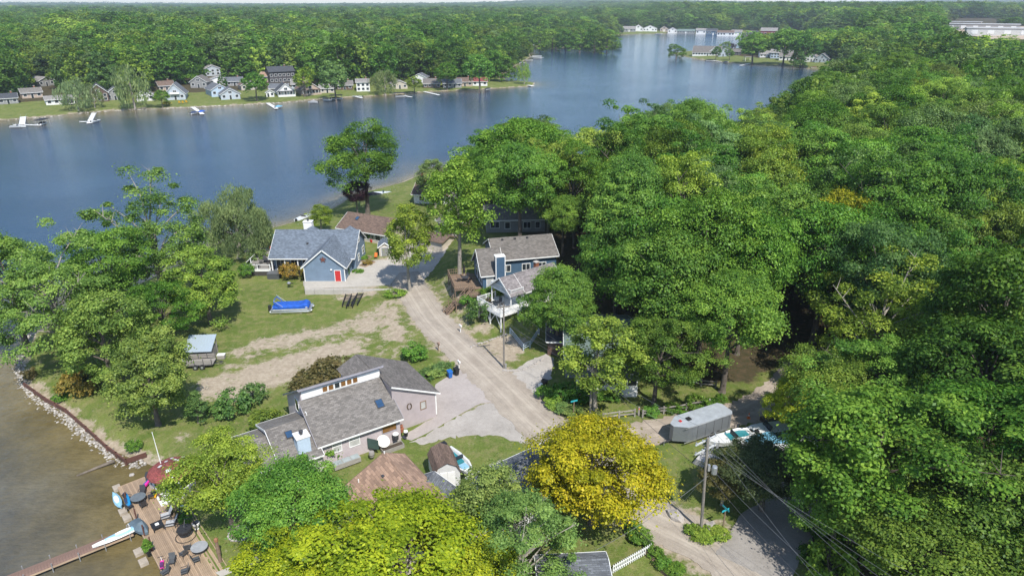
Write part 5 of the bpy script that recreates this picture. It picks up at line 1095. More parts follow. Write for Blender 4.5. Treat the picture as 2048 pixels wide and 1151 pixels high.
for a, b in ((-.8, -.8), (.8, -.8), (.8, .8), (-.8, .8)): MB().box(a-.06, a+.06, b-.06, b+.06, -2.0, -.04).build('landing_leg', BROWNW, ld)
steps('upper flight of the brown wooden stair below the navy house deck', (*q2, 1.7), (*q3, DZ), 1.3, 8, BROWNW)
md_ = thing('side_platform', 'brown railed platform in front of the navy house door', 'deck', (*at(955, 588, DZ), DZ), R(14)); boards(md_, I4, -1.4, 2.4, -1.0, 1.0, 0, BROWNW, .3, 'x'); railing(md_, [(-1.3, -.95, 0), (.5, -.95, 0), (2.3, -.95, 0)], 1.0, BROWNW, .25, .1, rails=2)
for a in (-1.3, .5, 2.3): MB().box(a-.06, a+.06, -.9, -.78, -2.4, -.04).build('platform_leg', BROWNW, md_)
round_table('dark round table on the brown deck of the navy house', *(Md @ Vector((2.4, 2.6, DZ))), .65, CHAR)
parasol('patio_umbrella', 'closed dark umbrella standing on the brown deck', *(Md @ Vector((2.5, 3.9, DZ))), BLACK)
for k in range(3): p_ = Md @ Vector((2.4+1.0*math.cos(k*2.1+1), 2.6+1.0*math.sin(k*2.1+1), DZ)); chair(('far', 'left', 'near')[k]+' dark chair at the table on the brown deck', *p_, k*2.1+1-math.pi/2+R(14), BLACK, 'chairs on the brown deck')

ct = thing('white_cottage', 'white cottage with a porch gable and a high white deck on posts', 'house', (-1.75, 98.6, 3.45), R(38))
# local x = ridge direction, local y points back-left; gable front is x=0, width 5
M0 = MX(.6, -5.0, 0); block(ct, M0, 8.0, 5.0, 2.45, 4.35, S_WHITE, ROOF_MIX, ovs=.0, ovf=.35, ovb=.35, drop=3)
for s_ in (0, 1): slab(ct, MX(-1.9, -5.0, 0), ((-.35, 2.2) if s_ == 0 else (5.35, 2.2)), (2.5, 4.38), -.3, 2.5, ROOF_MIX, name='porch_roof')
MB().ext([(-1.75, -4.95, 2.4), (-1.75, -.05, 2.4), (-1.75, -2.5, 4.28)], (.08, 0, 0)).build('porch_gable', S_LBLUE, ct)
tb = MB(); trimline(tb, (-2.24, -5.35, 2.3), (-2.24, -2.5, 4.5)); trimline(tb, (-2.24, .35, 2.3), (-2.24, -2.5, 4.5)); tb.build('fascia', WHITE, ct)
MB().box(-1.9, .6, -5.0, 0, 2.22, 2.36).build('balcony_floor', WHITE, ct)
railing(ct, [(.5, -.05, 2.36), (-1.85, -.05, 2.36), (-1.85, -2.5, 2.36), (-1.85, -4.95, 2.36), (.5, -4.95, 2.36)], .8, WHITE, .2, .09)
for yy in (-.1, -4.9): MB().box(-1.9, -1.76, yy-.07, yy+.07, .03, 2.22).build('porch_column', WHITE, ct)
win(ct, M0, facef('l', 8, 5, 2.6, .9), 1.6, 1.1, 2); win(ct, M0, facef('l', 8, 5, .6, .9), 1.0, 1.1); door(ct, M0, facef('l', 8, 5, 1.75, .05), .8, 2.0)
win(ct, M0, facef('f', 8, 5, 1.5, .9), 1.2, 1.1, 2); win(ct, M0, facef('f', 8, 5, 4.6, .9), 1.2, 1.1, 2)
chimney(ct, M0, 4.5, 5.1, 2.6, 3.2, 3.5, 5.2, BRICK, CONC, False)
wd_ = thing('white_deck', 'high white railed deck on braced posts in front of the white cottage', 'deck', (-1.75, 98.6, 3.45), R(38))
boards(wd_, I4, -4.3, .55, -5.6, .4, 0, WHITE, .3, 'y')
MB().box(-4.36, -4.3, -5.66, .46, -.3, .03).build('rim_board', WHITE, wd_); MB().box(-4.3, .5, -5.68, -5.62, -.3, .03).build('rim_board', WHITE, wd_); MB().box(-4.3, .5, .42, .48, -.3, .03).build('rim_board', WHITE, wd_)
railing(wd_, [(-.8, .36, .01), (-2.6, .36, .01), (-4.25, .36, .01), (-4.25, -1.6, .01), (-4.25, -3.6, .01), (-4.25, -5.55, .01), (-2.6, -5.55, .01), (-.6, -5.55, .01)], 1.0, WHITE, .19, .12)
for a, b in ((-4.1, .2), (-4.1, -2.7), (-4.1, -5.4), (-.8, -5.4), (-1.2, .2)): MB().box(a-.08, a+.08, b-.08, b+.08, -3.4, -.3).build('deck_post', WHITE, wd_)
for a, b in (((-4.1, .1, -2.0), (-4.1, -1.4, -.35)), ((-4.1, -2.6, -2.0), (-4.1, -1.5, -.35)), ((-4.1, -2.8, -2.0), (-4.1, -4.0, -.35)), ((-4.1, -5.3, -2.0), (-4.1, -4.1, -.35))): MB().bar(a, b, .1, .1).build('brace', WHITE, wd_)
cq = Matrix.Translation((-1.75, 98.6, 3.46)) @ Matrix.Rotation(R(38), 4, 'Z')
p_ = cq @ Vector((-2.8, -2.4, 0)); round_table('glass topped table on the white deck', *p_, .6, GLASS)
for k in range(4): q = cq @ Vector((-2.8+.95*math.cos(k*1.57+.3), -2.4+.95*math.sin(k*1.57+.3), 0)); chair(('right', 'far', 'left', 'near')[k]+' dark chair at the glass table on the white deck', *q, k*1.57+.3-math.pi/2+R(38), CHAR, 'chairs on the white deck')
pl_ = cq @ Vector((-3.0, -.9, 0)); plant('potted_plant', 'plant', 'shrub_0', *pl_, .9, .5, 'bronze', 'bushy potted plant beside the table on the white deck')
t_ = thing('stored_boat', 'small white covered boat stored under the white deck', 'boat', (*at(1006, 643, .9), .75), R(-40)); MB().loft([[(x_, -w_, .5), (x_, 0, 0), (x_, w_, .5), (x_, 0, .62)] for x_, w_ in ((-1.6, .5), (-.5, .65), (.7, .6), (1.5, .3), (1.9, .05))]).build('hull', WHITE, t_)

# ---------------------------------------------------------------- other near houses
gh = thing('green_roof_house', 'white house with a pale green shingle roof hidden behind the airy young tree', 'house', (7.1, 79.4, .25), R(-3))
block(gh, I4, 9.0, 12.4, 2.9, 5.3, S_GREY, ROOF_GREEN, ovf=.5, ovs=.3, drop=1.2, yr=6.6)
MB().box(1.4, 9.0, -4.4, -.05, -.8, 1.35).build('porch_wall', S_WHITE, gh); MB().box(1.2, 9.2, -4.6, .2, 2.3, 2.45).build('porch_roof', ROOF_SLATE, gh)
for i in range(7): xx = 1.5+i*1.23; MB().box(xx-.07, xx+.07, -4.38, -4.24, 1.35, 2.3).build('porch_post', WHITE, gh)
for i in range(6): MB().box(1.6+i*1.23, 2.64+i*1.23, -4.33, -4.3, 1.4, 2.28).build('porch_screen', GLASS, gh)
win(gh, I4, facef('l', 9, 12.4, 1.5, 1.0), 1.2, 1.2, 2); win(gh, I4, facef('l', 9, 12.4, 8, 1.0), 1.2, 1.2, 2)
Ma = MX(-2.4, 6.2, 0); block(gh, Ma, 2.6, 5.0, 2.2, 3.2, S_BROWN, ROOF_DK, ovs=.25, ovf=.5, drop=1)
def hp(uL, vL, uR, vR, z):
    a = at(uL, vL, z); b = at(uR, vR, z); return a[0], a[1], math.degrees(math.atan2(b[1]-a[1], b[0]-a[0])), math.dist(a, b)
x_, y_, a_, l_ = hp(677, 455, 760, 468, 2.3)
bh = thing('brown_roof_house', 'beige house with a brown shingle roof behind the blue ranch house', 'house', (x_, y_+.4, -.2), R(a_)); block(bh, I4, 11.5, 8, 2.6, 4.6, S_BEIGE, ROOF_BROWN, ovf=.6, ovs=.5)
skylight(bh, I4, (2.2, 3.72), (3.1, 4.18), 2.6, 3.4)
win(bh, I4, facef('f', 11.5, 8, 6, .9), 1.6, 1.2, 2); win(bh, I4, facef('f', 11.5, 8, 9.2, .9), 1.2, 1.2); door(bh, I4, facef('f', 11.5, 8, 4.3, .05))
x_, y_, a_, l_ = hp(850, 467, 905, 447, 2.6)
sh_ = thing('stone_garage_house', 'brown roofed house with a stone faced gable and white garage door', 'house', (at(876, 464, 0)[0], at(876, 464, 0)[1], .1), R(-58)); block(sh_, I4, 7.0, 9.0, 2.7, 4.7, plain('rubble_stone', (.26, .20, .165), .95, .6, 2.2, bump=.8), ROOF_GREYB, ovs=.6)
win(sh_, I4, facef('r', 7, 9, .8, .8), 1.3, 1.5, 2, 2)
gd = pbox(MB(), *facef('r', 7, 9, 4.4, .05), 0, 3.8, 0, 2.3, .01, .07).build('garage_door', WHITE, sh_)
for k in range(3): pbox(MB(), *facef('r', 7, 9, 4.4, .05), .1, 3.7, .08+k*.75, .74+k*.75, .07, .09).build('door_panel', WHITE, gd)
wl = thing('beige_outbuilding', 'low beige outbuilding with a dark gutter below the stone gable', 'outbuilding', (*at(838, 495, 0), 0), R(-32)); block(wl, I4, 6.0, 4.2, 2.2, 2.9, S_BEIGE, ROOF_BROWN, trim=BROWNW, ovf=.3); win(wl, I4, facef('f', 6, 4.2, 1.4, .8), .6, .9, 1, 2)
ch_ = thing('brick_chimney_house', 'brown roofed white house by the lake with an orange brick chimney', 'house', (*at(828, 405, 0), -.2), R(-12)); block(ch_, I4, 9, 7, 2.6, 4.4, S_WHITE, ROOF_BROWN, ovs=.5, ovf=.6); chimney(ch_, I4, .3, 1.5, 5.6, 6.6, 0, 6.6, BRICK, CONC); win(ch_, I4, facef('f', 9, 7, 1.5, .8), 1.2, 1.2, 2); win(ch_, I4, facef('f', 9, 7, 5, .8), 1.6, 1.2, 2)
x_, y_ = at(972, 473, 3.0)
gr_ = thing('grey_house', 'grey sided house with white windows behind the navy house', 'house', (x_, y_+2.5, 2.6), R(4)); block(gr_, I4, 12, 8, 3.2, 5.0, S_GREY, ROOF_TAUPE, ovf=.5, drop=2.5)
win(gr_, I4, facef('f', 12, 8, .9, 1.4), 1.7, 1.2, 2); win(gr_, I4, facef('f', 12, 8, 3.8, 1.2), 1.0, 1.3); win(gr_, I4, facef('f', 12, 8, 7.6, 1.2), 1.4, 1.3, 2); win(gr_, I4, facef('f', 12, 8, 10, 1.2), .9, 1.3)
gs = thing('garden_shed', 'small cream garden shed with a grey door beside the bleached driveway', 'shed', (*at(759, 513, 0), .05), R(8)); Ms = MX(2.3, 0, 0, 90); block(gs, Ms, 3.2, 2.3, 1.9, 2.75, S_BEIGE, ROOF_BLUE, ovs=.2, ovf=.2, ovb=.2); door(gs, Ms, facef('l', 3.2, 2.3, .45, .05), 1.4, 1.75, S_GREY)

bo = thing('tan_roof_house', 'house with a faded tan brown roof at the bottom of the picture', 'house', (*at(668, 953, 2.5), -.3), 0)
rb0 = Vector(at(770, 911, 4.6)); rb1 = Vector(at(819, 966, 4.6)); el = Vector(at(668, 953, 2.6)); dr = (rb1-rb0).normalized(); ang_ = math.degrees(math.atan2(dr.y, dr.x)); pw_ = Vector((-dr.y, dr.x)); wid = abs((el-rb0).dot(pw_))
bo.location = (rb0.x-pw_.x*wid, rb0.y-pw_.y*wid, -.3); bo.rotation_euler = (0, 0, R(ang_))
er_ = Vector(at(831, 949, 2.7)); wr_ = abs((er_-rb0).dot(pw_)); WT = wid+wr_
bo.location = (rb0.x-pw_.x*wid, rb0.y-pw_.y*wid, -.3) if (el-rb0).dot(pw_) < 0 else (rb0.x-pw_.x*wr_, rb0.y-pw_.y*wr_, -.3)
YR = wid if (el-rb0).dot(pw_) < 0 else wr_
block(bo, I4, 10.5, WT, 2.7, 4.9, S_BEIGE, ROOF_TAN, ovs=.35, ovf=.1, ovb=.1, yr=YR, trim=ROOF_BROWN); vent(bo, I4, 2.2, wid*.72, 4.35)
MB().tube([(.6, wid*.3, 3.2), (.6, wid*.3, 3.9)], .06, 6).build('vent_pipe', WHITE, bo); MB().tube([(-.1, wid, 4.9), (-.1, wid, 5.4)], .06, 6).build('vent_pipe', WHITE, bo)
for u in (2, 5.5): win(bo, I4, facef('f', 10.5, WT, u, .6), 1.3, 1.1, 2)
x0_, y0_ = at(836, 956, 3.6); sg = thing('slate_roof_house', 'house with a slate grey gabled roof between the gambrel shed and the lime maple', 'house', (x0_+1.6, y0_-8.0, -.3), R(72)); block(sg, I4, 8.0, 5.6, 2.4, 4.0, S_LBLUE, ROOF_SLATE, ovs=.3); win(sg, I4, facef('r', 8, 5.6, 1.8, 1.0), 1.2, 1.1, 2)
x_, y_, a_, l_ = hp(953, 963, 1075, 907, 3.4)
sg2 = thing('slate_roof_cabin', 'long slate grey roof partly under the golden locust tree', 'house', (x_, y_, -.2), R(a_)); Mx2 = MX(0, -4.0, 0); block(sg2, Mx2, 9.5, 5.2, 2.3, 3.6, S_WHITE, ROOF_SLATE, ovs=.3, yr=4.0, ovb=.3); win(sg2, Mx2, facef('f', 9.5, 5.2, 2, .9), 1.4, 1.1, 2); win(sg2, Mx2, facef('r', 9.5, 5.2, 2, .9), 1.2, 1.1, 2)
x_, y_ = at(1228, 1122, 3.9)
br_ = thing('charcoal_roof_house', 'house with a charcoal shingle roof cut by the bottom edge near the picket fence', 'house', (x_-5.6, y_-6.6, 0), R(4)); block(br_, I4, 5.2, 7.0, 2.3, 3.9, S_WHITE, ROOF_SLATE, ovs=.4, yr=6.4)
# gambrel shed
gb = thing('gambrel_shed', 'gambrel roofed storage shed with a white front and brown shingles', 'shed', (*at(843, 958, 0), -.15), 0)
p1_ = Vector(at(870, 972, 0)); p2_ = Vector(at(915, 972, 0)); gb.location = (*at(871, 974, 0), -.1); gb.rotation_euler = (0, 0, R(12))
gp = [(0, 0), (2.6, 0), (2.6, 1.75), (2.2, 2.5), (1.3, 2.95), (.4, 2.5), (0, 1.75)]
MB().ext([(a, 0, b) for a, b in gp], (-.35, 3.4, 0)).build('wall', S_WHITE, gb); 
for (a, b), (c_, d_) in zip(gp[2:-1], gp[3:]):
    n_ = Vector((d_-b, 0, -(c_-a))).normalized(); n_ = n_ if n_.z > 0 else -n_; n_ = n_*.06; e = (Vector((c_-a, 0, d_-b))).normalized()*.06
    q = [Vector((a, -.15, b))-e+n_*.3, Vector((c_, -.15, d_))+e+n_*.3, Vector((c_, -.15, d_))+e+n_*1.3, Vector((a, -.15, b))-e+n_*1.3]; MB().ext([tuple(v) for v in q], (-.37, 3.7, 0)).build('roof_slope', ROOF_BROWN, gb)
for s_ in (0, 1): MB().box(.55+s_*.76, 1.29+s_*.76, -.05, -.01, .08, 1.8).build('door', WHITE, gb)
# lean-to with metal roof
lt = thing('metal_roof_shelter', 'small shelter with a sloping corrugated metal roof behind the utility trailer', 'shed', (*at(372, 722, -.75), tz(*at(372, 722, -.75))), R(5)); 
MB().box(.1, 3.6, .3, 2.4, 0, 1.5).build('wall', plain('grey_boards', (.22, .20, .175), .9, .3), lt)
mm_, mt_, mp_, ml_ = nodes('corrugated_metal'); mp_.inputs['Metallic'].default_value = .45; mp_.inputs['Base Color'].default_value = (.47, .55, .62, 1); mp_.inputs['Roughness'].default_value = .38
for i in range(9): MB().ext([(i*.42, -.25, 1.52), (i*.42+.40, -.25, 1.52), (i*.42+.40, 2.8, 2.75), (i*.42, 2.8, 2.75)], (0, -.02, .05)).build('metal_sheet', mm_, lt); 
for i in range(10): MB().bar((i*.42-.01, -.25, 1.58), (i*.42-.01, 2.8, 2.81), .05, .06).build('seam_rib', mm_, lt)
for a in (.15, 3.5): MB().box(a, a+.12, 2.6, 2.72, 0, 2.65).build('back_post', GREYW, lt)
# gazebo
gz = thing('gazebo', 'round red roofed gazebo with pale shingle patches beside the lake deck', 'gazebo', (*at(341, 928, 2.3), -.85), 0); gzz = -.85
k8 = 12
for i in range(k8):
    a0, a1 = i*2*math.pi/k8, (i+1)*2*math.pi/k8; q = [(2.35*math.cos(a0), 2.35*math.sin(a0), 2.45), (2.35*math.cos(a1), 2.35*math.sin(a1), 2.45), (0, 0, 3.35)]
    MB().ext(q, (0, 0, .07)).build('roof_panel', ROOF_RED, gz)
rg_ = random.Random(4)
for i in range(11):
    a = rg_.uniform(0, 6.28); d_ = rg_.uniform(.7, 1.9); cz_ = 3.35-.9*d_/2.35*.995+.1; c_ = Vector((d_*math.cos(a), d_*math.sin(a), cz_)); e1 = Vector((math.cos(a), math.sin(a), -.383)).normalized()*.26; e2 = Vector((-math.sin(a), math.cos(a), 0))*.2
    MB().ext([tuple(c_-e1), tuple(c_+e2), tuple(c_+e1), tuple(c_-e2)], (0, 0, .05)).build('shingle_patch', plain('pale_patch', (.55, .55, .54), .8), gz)
for i in range(6): a = i*math.pi/3+.2; MB().tube([(2.05*math.cos(a), 2.05*math.sin(a), 0), (2.05*math.cos(a), 2.05*math.sin(a), 2.45)], .08, 6).build('post', WHITE if i % 2 else REDW, gz)
for i in range(6):
    a = i*math.pi/3+.2; b_ = a+math.pi/3; MB().bar((2.05*math.cos(a), 2.05*math.sin(a), .95), (2.05*math.cos(b_), 2.05*math.sin(b_), .95), .08, .1).build('rail', WHITE, gz)
    if i not in (4,): MB().bar((2.05*math.cos(a), 2.05*math.sin(a), .45), (2.05*math.cos(b_), 2.05*math.sin(b_), .45), .04, .9).build('side_panel', plain('grey_panel', (.16, .17, .19), .7), gz)
MB().lathe([(2.2, -.1), (2.2, .06)], n=12).build('floor', GREYW, gz)

# ---------------------------------------------------------------- houses of the far shores
for h_, (x_, y_, z_) in zip(FARH, FARP):
    u, v, wd, dp, ze, zr, wm, rm, gab, turn, label = h_
    wm = globals()[wm]; rm = globals()[rm]; view = math.degrees(math.atan2(-x_, y_))
    r = thing('lakeside_house', label, 'house', (x_, y_, z_), R(view+turn)); tr = WHITE if wm not in (S_DARK,) else CHAR
    if gab:
        G = MX(wd/2, 0, 0, 90); block(r, G, dp, wd, ze, zr, wm, rm, tr, ovs=.45, ovf=.5, ovb=.5, cap=False); Ln, W_, fc = dp, wd, 'l'
    else:
        G = MX(-wd/2, 0, 0); block(r, G, wd, dp, ze, zr, wm, rm, tr, ovs=.4, ovf=.6, ovb=.5, cap=False); Ln, W_, fc = wd, dp, 'f'
    big = 1.0 if y_ < 700 else 1.7; span = W_ if gab else Ln; nw = max(2, int(span/(2.5*big))); st = span/nw; ww = min(1.4*big, st*.62); hh = min(1.3*big, ze*.5)
    for k in range(nw):
        if ze > 4.2 and y_ < 900:
            win(r, G, facef(fc, Ln, W_, k*st+(st-ww)/2, .8), ww, 1.3, 1, 1, t=.12); win(r, G, facef(fc, Ln, W_, k*st+(st-ww)/2, ze*.58), ww, 1.3, 1, 1, t=.12)
        elif k == nw//2: door(r, G, facef(fc, Ln, W_, k*st+(st-1.0*big)/2, .05), 1.0*big, min(2.1*big, ze*.8), GLASS if y_ < 700 else WHITE)
        else: win(r, G, facef(fc, Ln, W_, k*st+(st-ww)/2, ze*.5-hh*.3), ww, hh, 1, 1, t=.12*big)
    if gab and zr-ze > 2.2: win(r, G, facef(fc, Ln, W_, W_/2-.8*big, ze+.35), 1.6*big, min(1.2*big, (zr-ze)*.4), 2, 1, t=.12)
    if y_ < 520 and not gab: chimney(r, G, Ln*.7, Ln*.7+.7, W_*.6, W_*.6+.7, ze, zr+.8, BRICK, CONC, False)
    if 'balcony' in label:
        b_ = MB().box(-2.2, 2.2, -1.3, 0, 3.0, 3.15).build('balcony', WHITE, r); MB().box(-2.2, 2.2, -1.32, -1.26, 3.15, 4.0).build('balcony_rail', WHITE, r)
    if 'porch' in label: MB().box(-wd/2, wd/2, -2.4, -.02, 2.5, 2.7).build('porch_roof', rm, r); MB().box(-wd/2, wd/2, -2.3, -2.2, -.4, .9).build('porch_wall', wm, r); [MB().box(-wd/2+k*wd/6-.08, -wd/2+k*wd/6+.08, -2.32, -2.18, .9, 2.5).build('porch_post', WHITE, r) for k in range(7)]
# far commercial yard on the right and a pale building beyond
for i, (u, v, wd, dp, hh, col, label) in enumerate(((1962, 60, 75, 30, 6, (.36, .345, .33), 'long flat pale grey industrial building at the far right'), (2030, 72, 80, 30, 6, (.55, .55, .53), 'white flat roofed industrial building at the right edge'), (1925, 54, 40, 24, 6, (.46, .36, .28), 'tan flat building left of the grey industrial building'), (1672, 27, 130, 50, 14, (.62, .60, .56), 'pale long building glimpsed near the horizon'))):
    x_, y_, z_ = far_pt(u, v); r = thing('industrial_building', label, 'building', (x_, y_, z_), R(math.degrees(math.atan2(-x_, y_))+[0, 6, -4, 0][i]))
    MB().box(-wd/2, wd/2, 0, dp, -3, hh).build('wall', plain('industrial_wall_%s' % 'abcd'[i], col, .7), r); MB().box(-wd/2-.5, wd/2+.5, -.5, dp+.5, hh, hh+.6).build('flat_roof', plain('membrane_roof', (.40, .40, .39), .7), r)
    for k in range(6): MB().box(-wd/2+wd*(k+.3)/6, -wd/2+wd*(k+.7)/6, -.15, -.02, 1, 4.5).build('loading_door', WHITE, r)
drape('construction_yard', [far_pt(u, v)[:2] for u, v in ((1905, 63), (1960, 54), (2075, 54), (2090, 78), (1990, 80), (1940, 72))], .25, plain('bare_sand', (.42, .33, .25), .95), 2, 12, 30, thick=.6)
t_ = thing('water_tower', 'tiny white tower above the far woods near the horizon', 'tower', far_pt(1434, 18)); MB().tube([(0, 0, 0), (0, 0, 45)], 3.0, 8).build('shaft', WHITE, t_); MB().lathe([(3, 45), (7, 49), (7, 54), (2, 58)], n=12).build('tank', WHITE, t_)

# far docks and boats
def pier(u0, v0, u1, v1, wd, label, mat=None, group=None, n=None, z=-1.0):
    a = Vector(at(u0, v0, z)); b = Vector(at(u1, v1, z)); ln = (b-a).length; t_ = thing('pier', label, 'dock', (a.x, a.y, z), math.atan2(b.y-a.y, b.x-a.x), group); n = n or max(2, int(ln/2.4)); me = None; st = ln/n
    for i in range(n):
        if me is None: o = MB().box(.03, st-.03, -wd/2, wd/2, -.12, 0).build('dock_section', mat or WHITE, t_); me = o.data
        else: o = bpy.data.objects.new('dock_section', me); C.objects.link(o); o.parent = t_
        o.location = (i*st, 0, 0)
        MB().tube([(i*st+.1, wd/2, -1.6), (i*st+.1, wd/2, .5)], .05, 5).build('dock_post', STEEL, t_); MB().tube([(i*st+.1, -wd/2, -1.6), (i*st+.1, -wd/2, .5)], .05, 5).build('dock_post', STEEL, t_)
    return t_
def hullmesh(mb, Ln, W, H, z0=0):
    st = [(-.5, .82), (-.3, .96), (0, 1.0), (.25, .86), (.42, .48), (.5, .05)]
    return mb.loft([[(f*Ln, -w_*W/2, z0+H), (f*Ln, -w_*W*.38, z0+H*.3), (f*Ln, 0, z0+(.0 if f < .4 else H*.35)), (f*Ln, w_*W*.38, z0+H*.3), (f*Ln, w_*W/2, z0+H), (f*Ln, w_*W*.4, z0+H*1.02), (f*Ln, -w_*W*.4, z0+H*1.02)] for f, w_ in st])
def motor_boat(x, y, z, rz, label, cover, Ln=5.6, group=None, canopy=None):
    t_ = thing('motor_boat', label, 'boat', (x, y, z), rz, group); hullmesh(MB(), Ln, 2.1, .85).build('hull', GELCOAT, t_)
    if cover: MB().loft([[(f*Ln, -w_, .87), (f*Ln, -w_*.6, .87+h_), (f*Ln, w_*.6, .87+h_), (f*Ln, w_, .87)] for f, w_, h_ in ((-.47, .8, .1), (-.25, .95, .35), (.0, .98, .55), (.2, .85, .3), (.44, .3, .08))]).build('cover', cover, t_)
    else: MB().ext([(.0, -.8, .87), (.0, .8, .87), (-.3, .7, 1.35), (-.3, -.7, 1.35)], (.05, 0, 0)).build('windscreen', GLASS, t_)
    MB().box(-.5*Ln-.4, -.5*Ln, -.2, .2, .2, 1.15).build('outboard_motor', BLACK, t_)
    if canopy:
        MB().box(-Ln*.62, Ln*.5, -1.5, 1.5, 2.25, 2.5).build('lift_canopy', canopy, t_)
        for sx in (-1, 1):
            for sy in (-1, 1): MB().tube([(sx*2.6, sy*1.45, -1.0), (sx*2.6, sy*1.45, 2.3)], .06, 5).build('lift_post', STEEL, t_)
    return t_
def fb(u, v, rz, label, cover=None, Ln=5.6, canopy=None): x_, y_ = at(u, v, WL+.3); return motor_boat(x_, y_, WL-.05, R(rz), label, cover, Ln, None, canopy)
NAVYC = plain('navy_canvas', (.02, .04, .10), .8); BLUEC = plain('royal_blue_canvas', (.012, .085, .42), .6, .3); BLKC = plain('black_canvas', (.02, .02, .025), .8); SKYC = plain('sky_blue_canvas', (.14, .36, .50), .7)
pier(47, 230, 44, 250, 2.2, 'white pier with a cross arm at the far left of the far shore'); pier(28, 249, 82, 250, 1.2, 'cross arm of the leftmost far pier')
fb(36, 254, 10, 'white pontoon boat moored left of the leftmost far pier', None, 6.0); fb(86, 248, 95, 'dark covered boat on a lift right of the leftmost far pier', BLKC, 5.5, BLKC)
pier(188, 226, 178, 246, 1.9, 'white pier before the two pale willows'); pier(160, 243, 185, 243, 1.2, 'cross arm of the pier before the willows'); fb(192, 243, 80, 'white boat tied to the pier before the willows', None)
pier(385, 214, 405, 228, 1.8, 'white pier below the steep gabled house'); fb(389, 227, 75, 'dark covered boat left of the pier below the steep gabled house', NAVYC); fb(404, 225, 80, 'blue covered boat right of the pier below the steep gabled house', BLUEC)
pier(535, 206, 553, 217, 1.8, 'white pier beside the sky blue boat'); fb(558, 215, 70, 'sky blue covered boat at the end of the white pier', SKYC)
fb(626, 205, 170, 'grey covered boat left of the black lift canopy on the far shore', plain('grey_canvas', (.25, .25, .26), .8)); fb(655, 201, 160, 'white boat beside the black lift canopy on the far shore', None); fb(674, 198, 10, 'boat under the large black lift canopy on the far shore', BLKC, 6, BLKC)
fb(716, 194, 160, 'grey boat before the white square house', None); pier(706, 192, 724, 196, 1.2, 'short white pier before the white square house')
fb(801, 193, 10, 'boat under a black canopy below the big rounded willow', BLKC, 5.5, BLKC); pier(806, 191, 823, 194, 1.3, 'white pier right of the black canopy below the willow')
pier(848, 183, 878, 190, 1.5, 'long thin white pier right of the low bright green tree'); fb(976, 179, 60, 'dark boat beside the orange sandy bank on the far point', BLKC); pier(1050, 169, 1066, 172, 2.2, 'pale wooden pier at the very tip of the far point')
fb(1044, 126, 20, 'covered pontoon boat behind the far point', NAVYC, 8); fb(1058, 121, 10, 'white boat in the middle of the boats behind the far point', None, 7); fb(1075, 117, 0, 'white canopied boat at the end of the pier behind the far point', None, 8, WHITE); pier(1060, 114, 1087, 115, 2, 'pier behind the far point'); fb(1062, 94, 0, 'distant white boat on the left shore before the wooded cape', None, 10, WHITE)
fb(1420, 122, 0, 'dark boat below the gabled wing on the peninsula', BLKC, 8); pier(1425, 121, 1442, 123, 2, 'pier right of the dark boat on the peninsula'); fb(1452, 125, 20, 'small boat right of the peninsula pier', NAVYC, 6); pier(1481, 131, 1500, 127, 2, 'white pier below the peninsula boathouse'); fb(1530, 126, 0, 'white boat on the peninsula grass edge', None, 7); fb(1567, 130, 0, 'dark covered boat below the tall peninsula tree', NAVYC, 7); fb(1590, 132, 0, 'white boat right of the dark covered boat on the peninsula', None, 6)
fb(1630, 136, 10, 'maroon covered boat at the right end of the peninsula', plain('maroon_canvas', (.12, .03, .04), .8), 8); fb(1685, 144, 20, 'white pontoon boat at the treeline on the right shore', None, 8, WHITE); fb(1675, 142, 10, 'dark boat left of the white pontoon at the right shore', BLKC, 6)
fb(1318, 68, 0, 'white boat before the farthest shore', None, 12); fb(1275, 68, 0, 'white boat below the white gabled house on the farthest shore', None, 10); fb(1445, 66, 0, 'white boat before the long white and brown house', None, 12); fb(1366, 66.5, 0, 'white boat before the long low greenish house', None, 10)
bhs = thing('boathouse', 'small open boathouse roof on the peninsula shore', 'boathouse', far_pt(1497, 122)); MB().box(-3, 3, 0, 5, 3, 3.4).build('roof', ROOF_PALE, bhs); [MB().box(a-.15, a+.15, b-.15, b+.15, -1, 3).build('post', WHITE, bhs) for a in (-2.7, 2.7) for b in (.3, 4.7)]
yb = plant('flowering_bush', 'plant', 'shrub_0', *far_pt(333, 211), 2.0, 1.8, 'gold', 'bright yellow flowering bush on the far bank left of the steep gabled house')
for k, (u, v) in enumerate(((360, 212), (367, 212), (374, 211))): x_, y_, z_ = far_pt(u, v-4); chair(('left', 'middle', 'right')[k]+' yellow garden chair on the far bank below the steep gabled house', x_, y_, z_, math.pi, YEL, 'yellow chairs on the far bank', 'far').scale = (1.6, 1.6, 1.6)
x_, y_, z_ = far_pt(62, 207); t_ = thing('parked_truck', 'grey truck parked on the grass at the far left', 'truck', (x_+18, y_, z_), R(10)); MB().box(-2.6, 1.0, -1, 1, .5, 1.5).build('bed', CHAR, t_); MB().box(1.0, 2.6, -1, 1, .5, 2.1).build('cab', CHAR, t_)
for a in (-1.6, 1.7):
    for b in (-1, 1): MB().tube([(a, b*.85, .42), (a, b*1.08, .42)], .42, 10).build('wheel', RUBBER, t_)

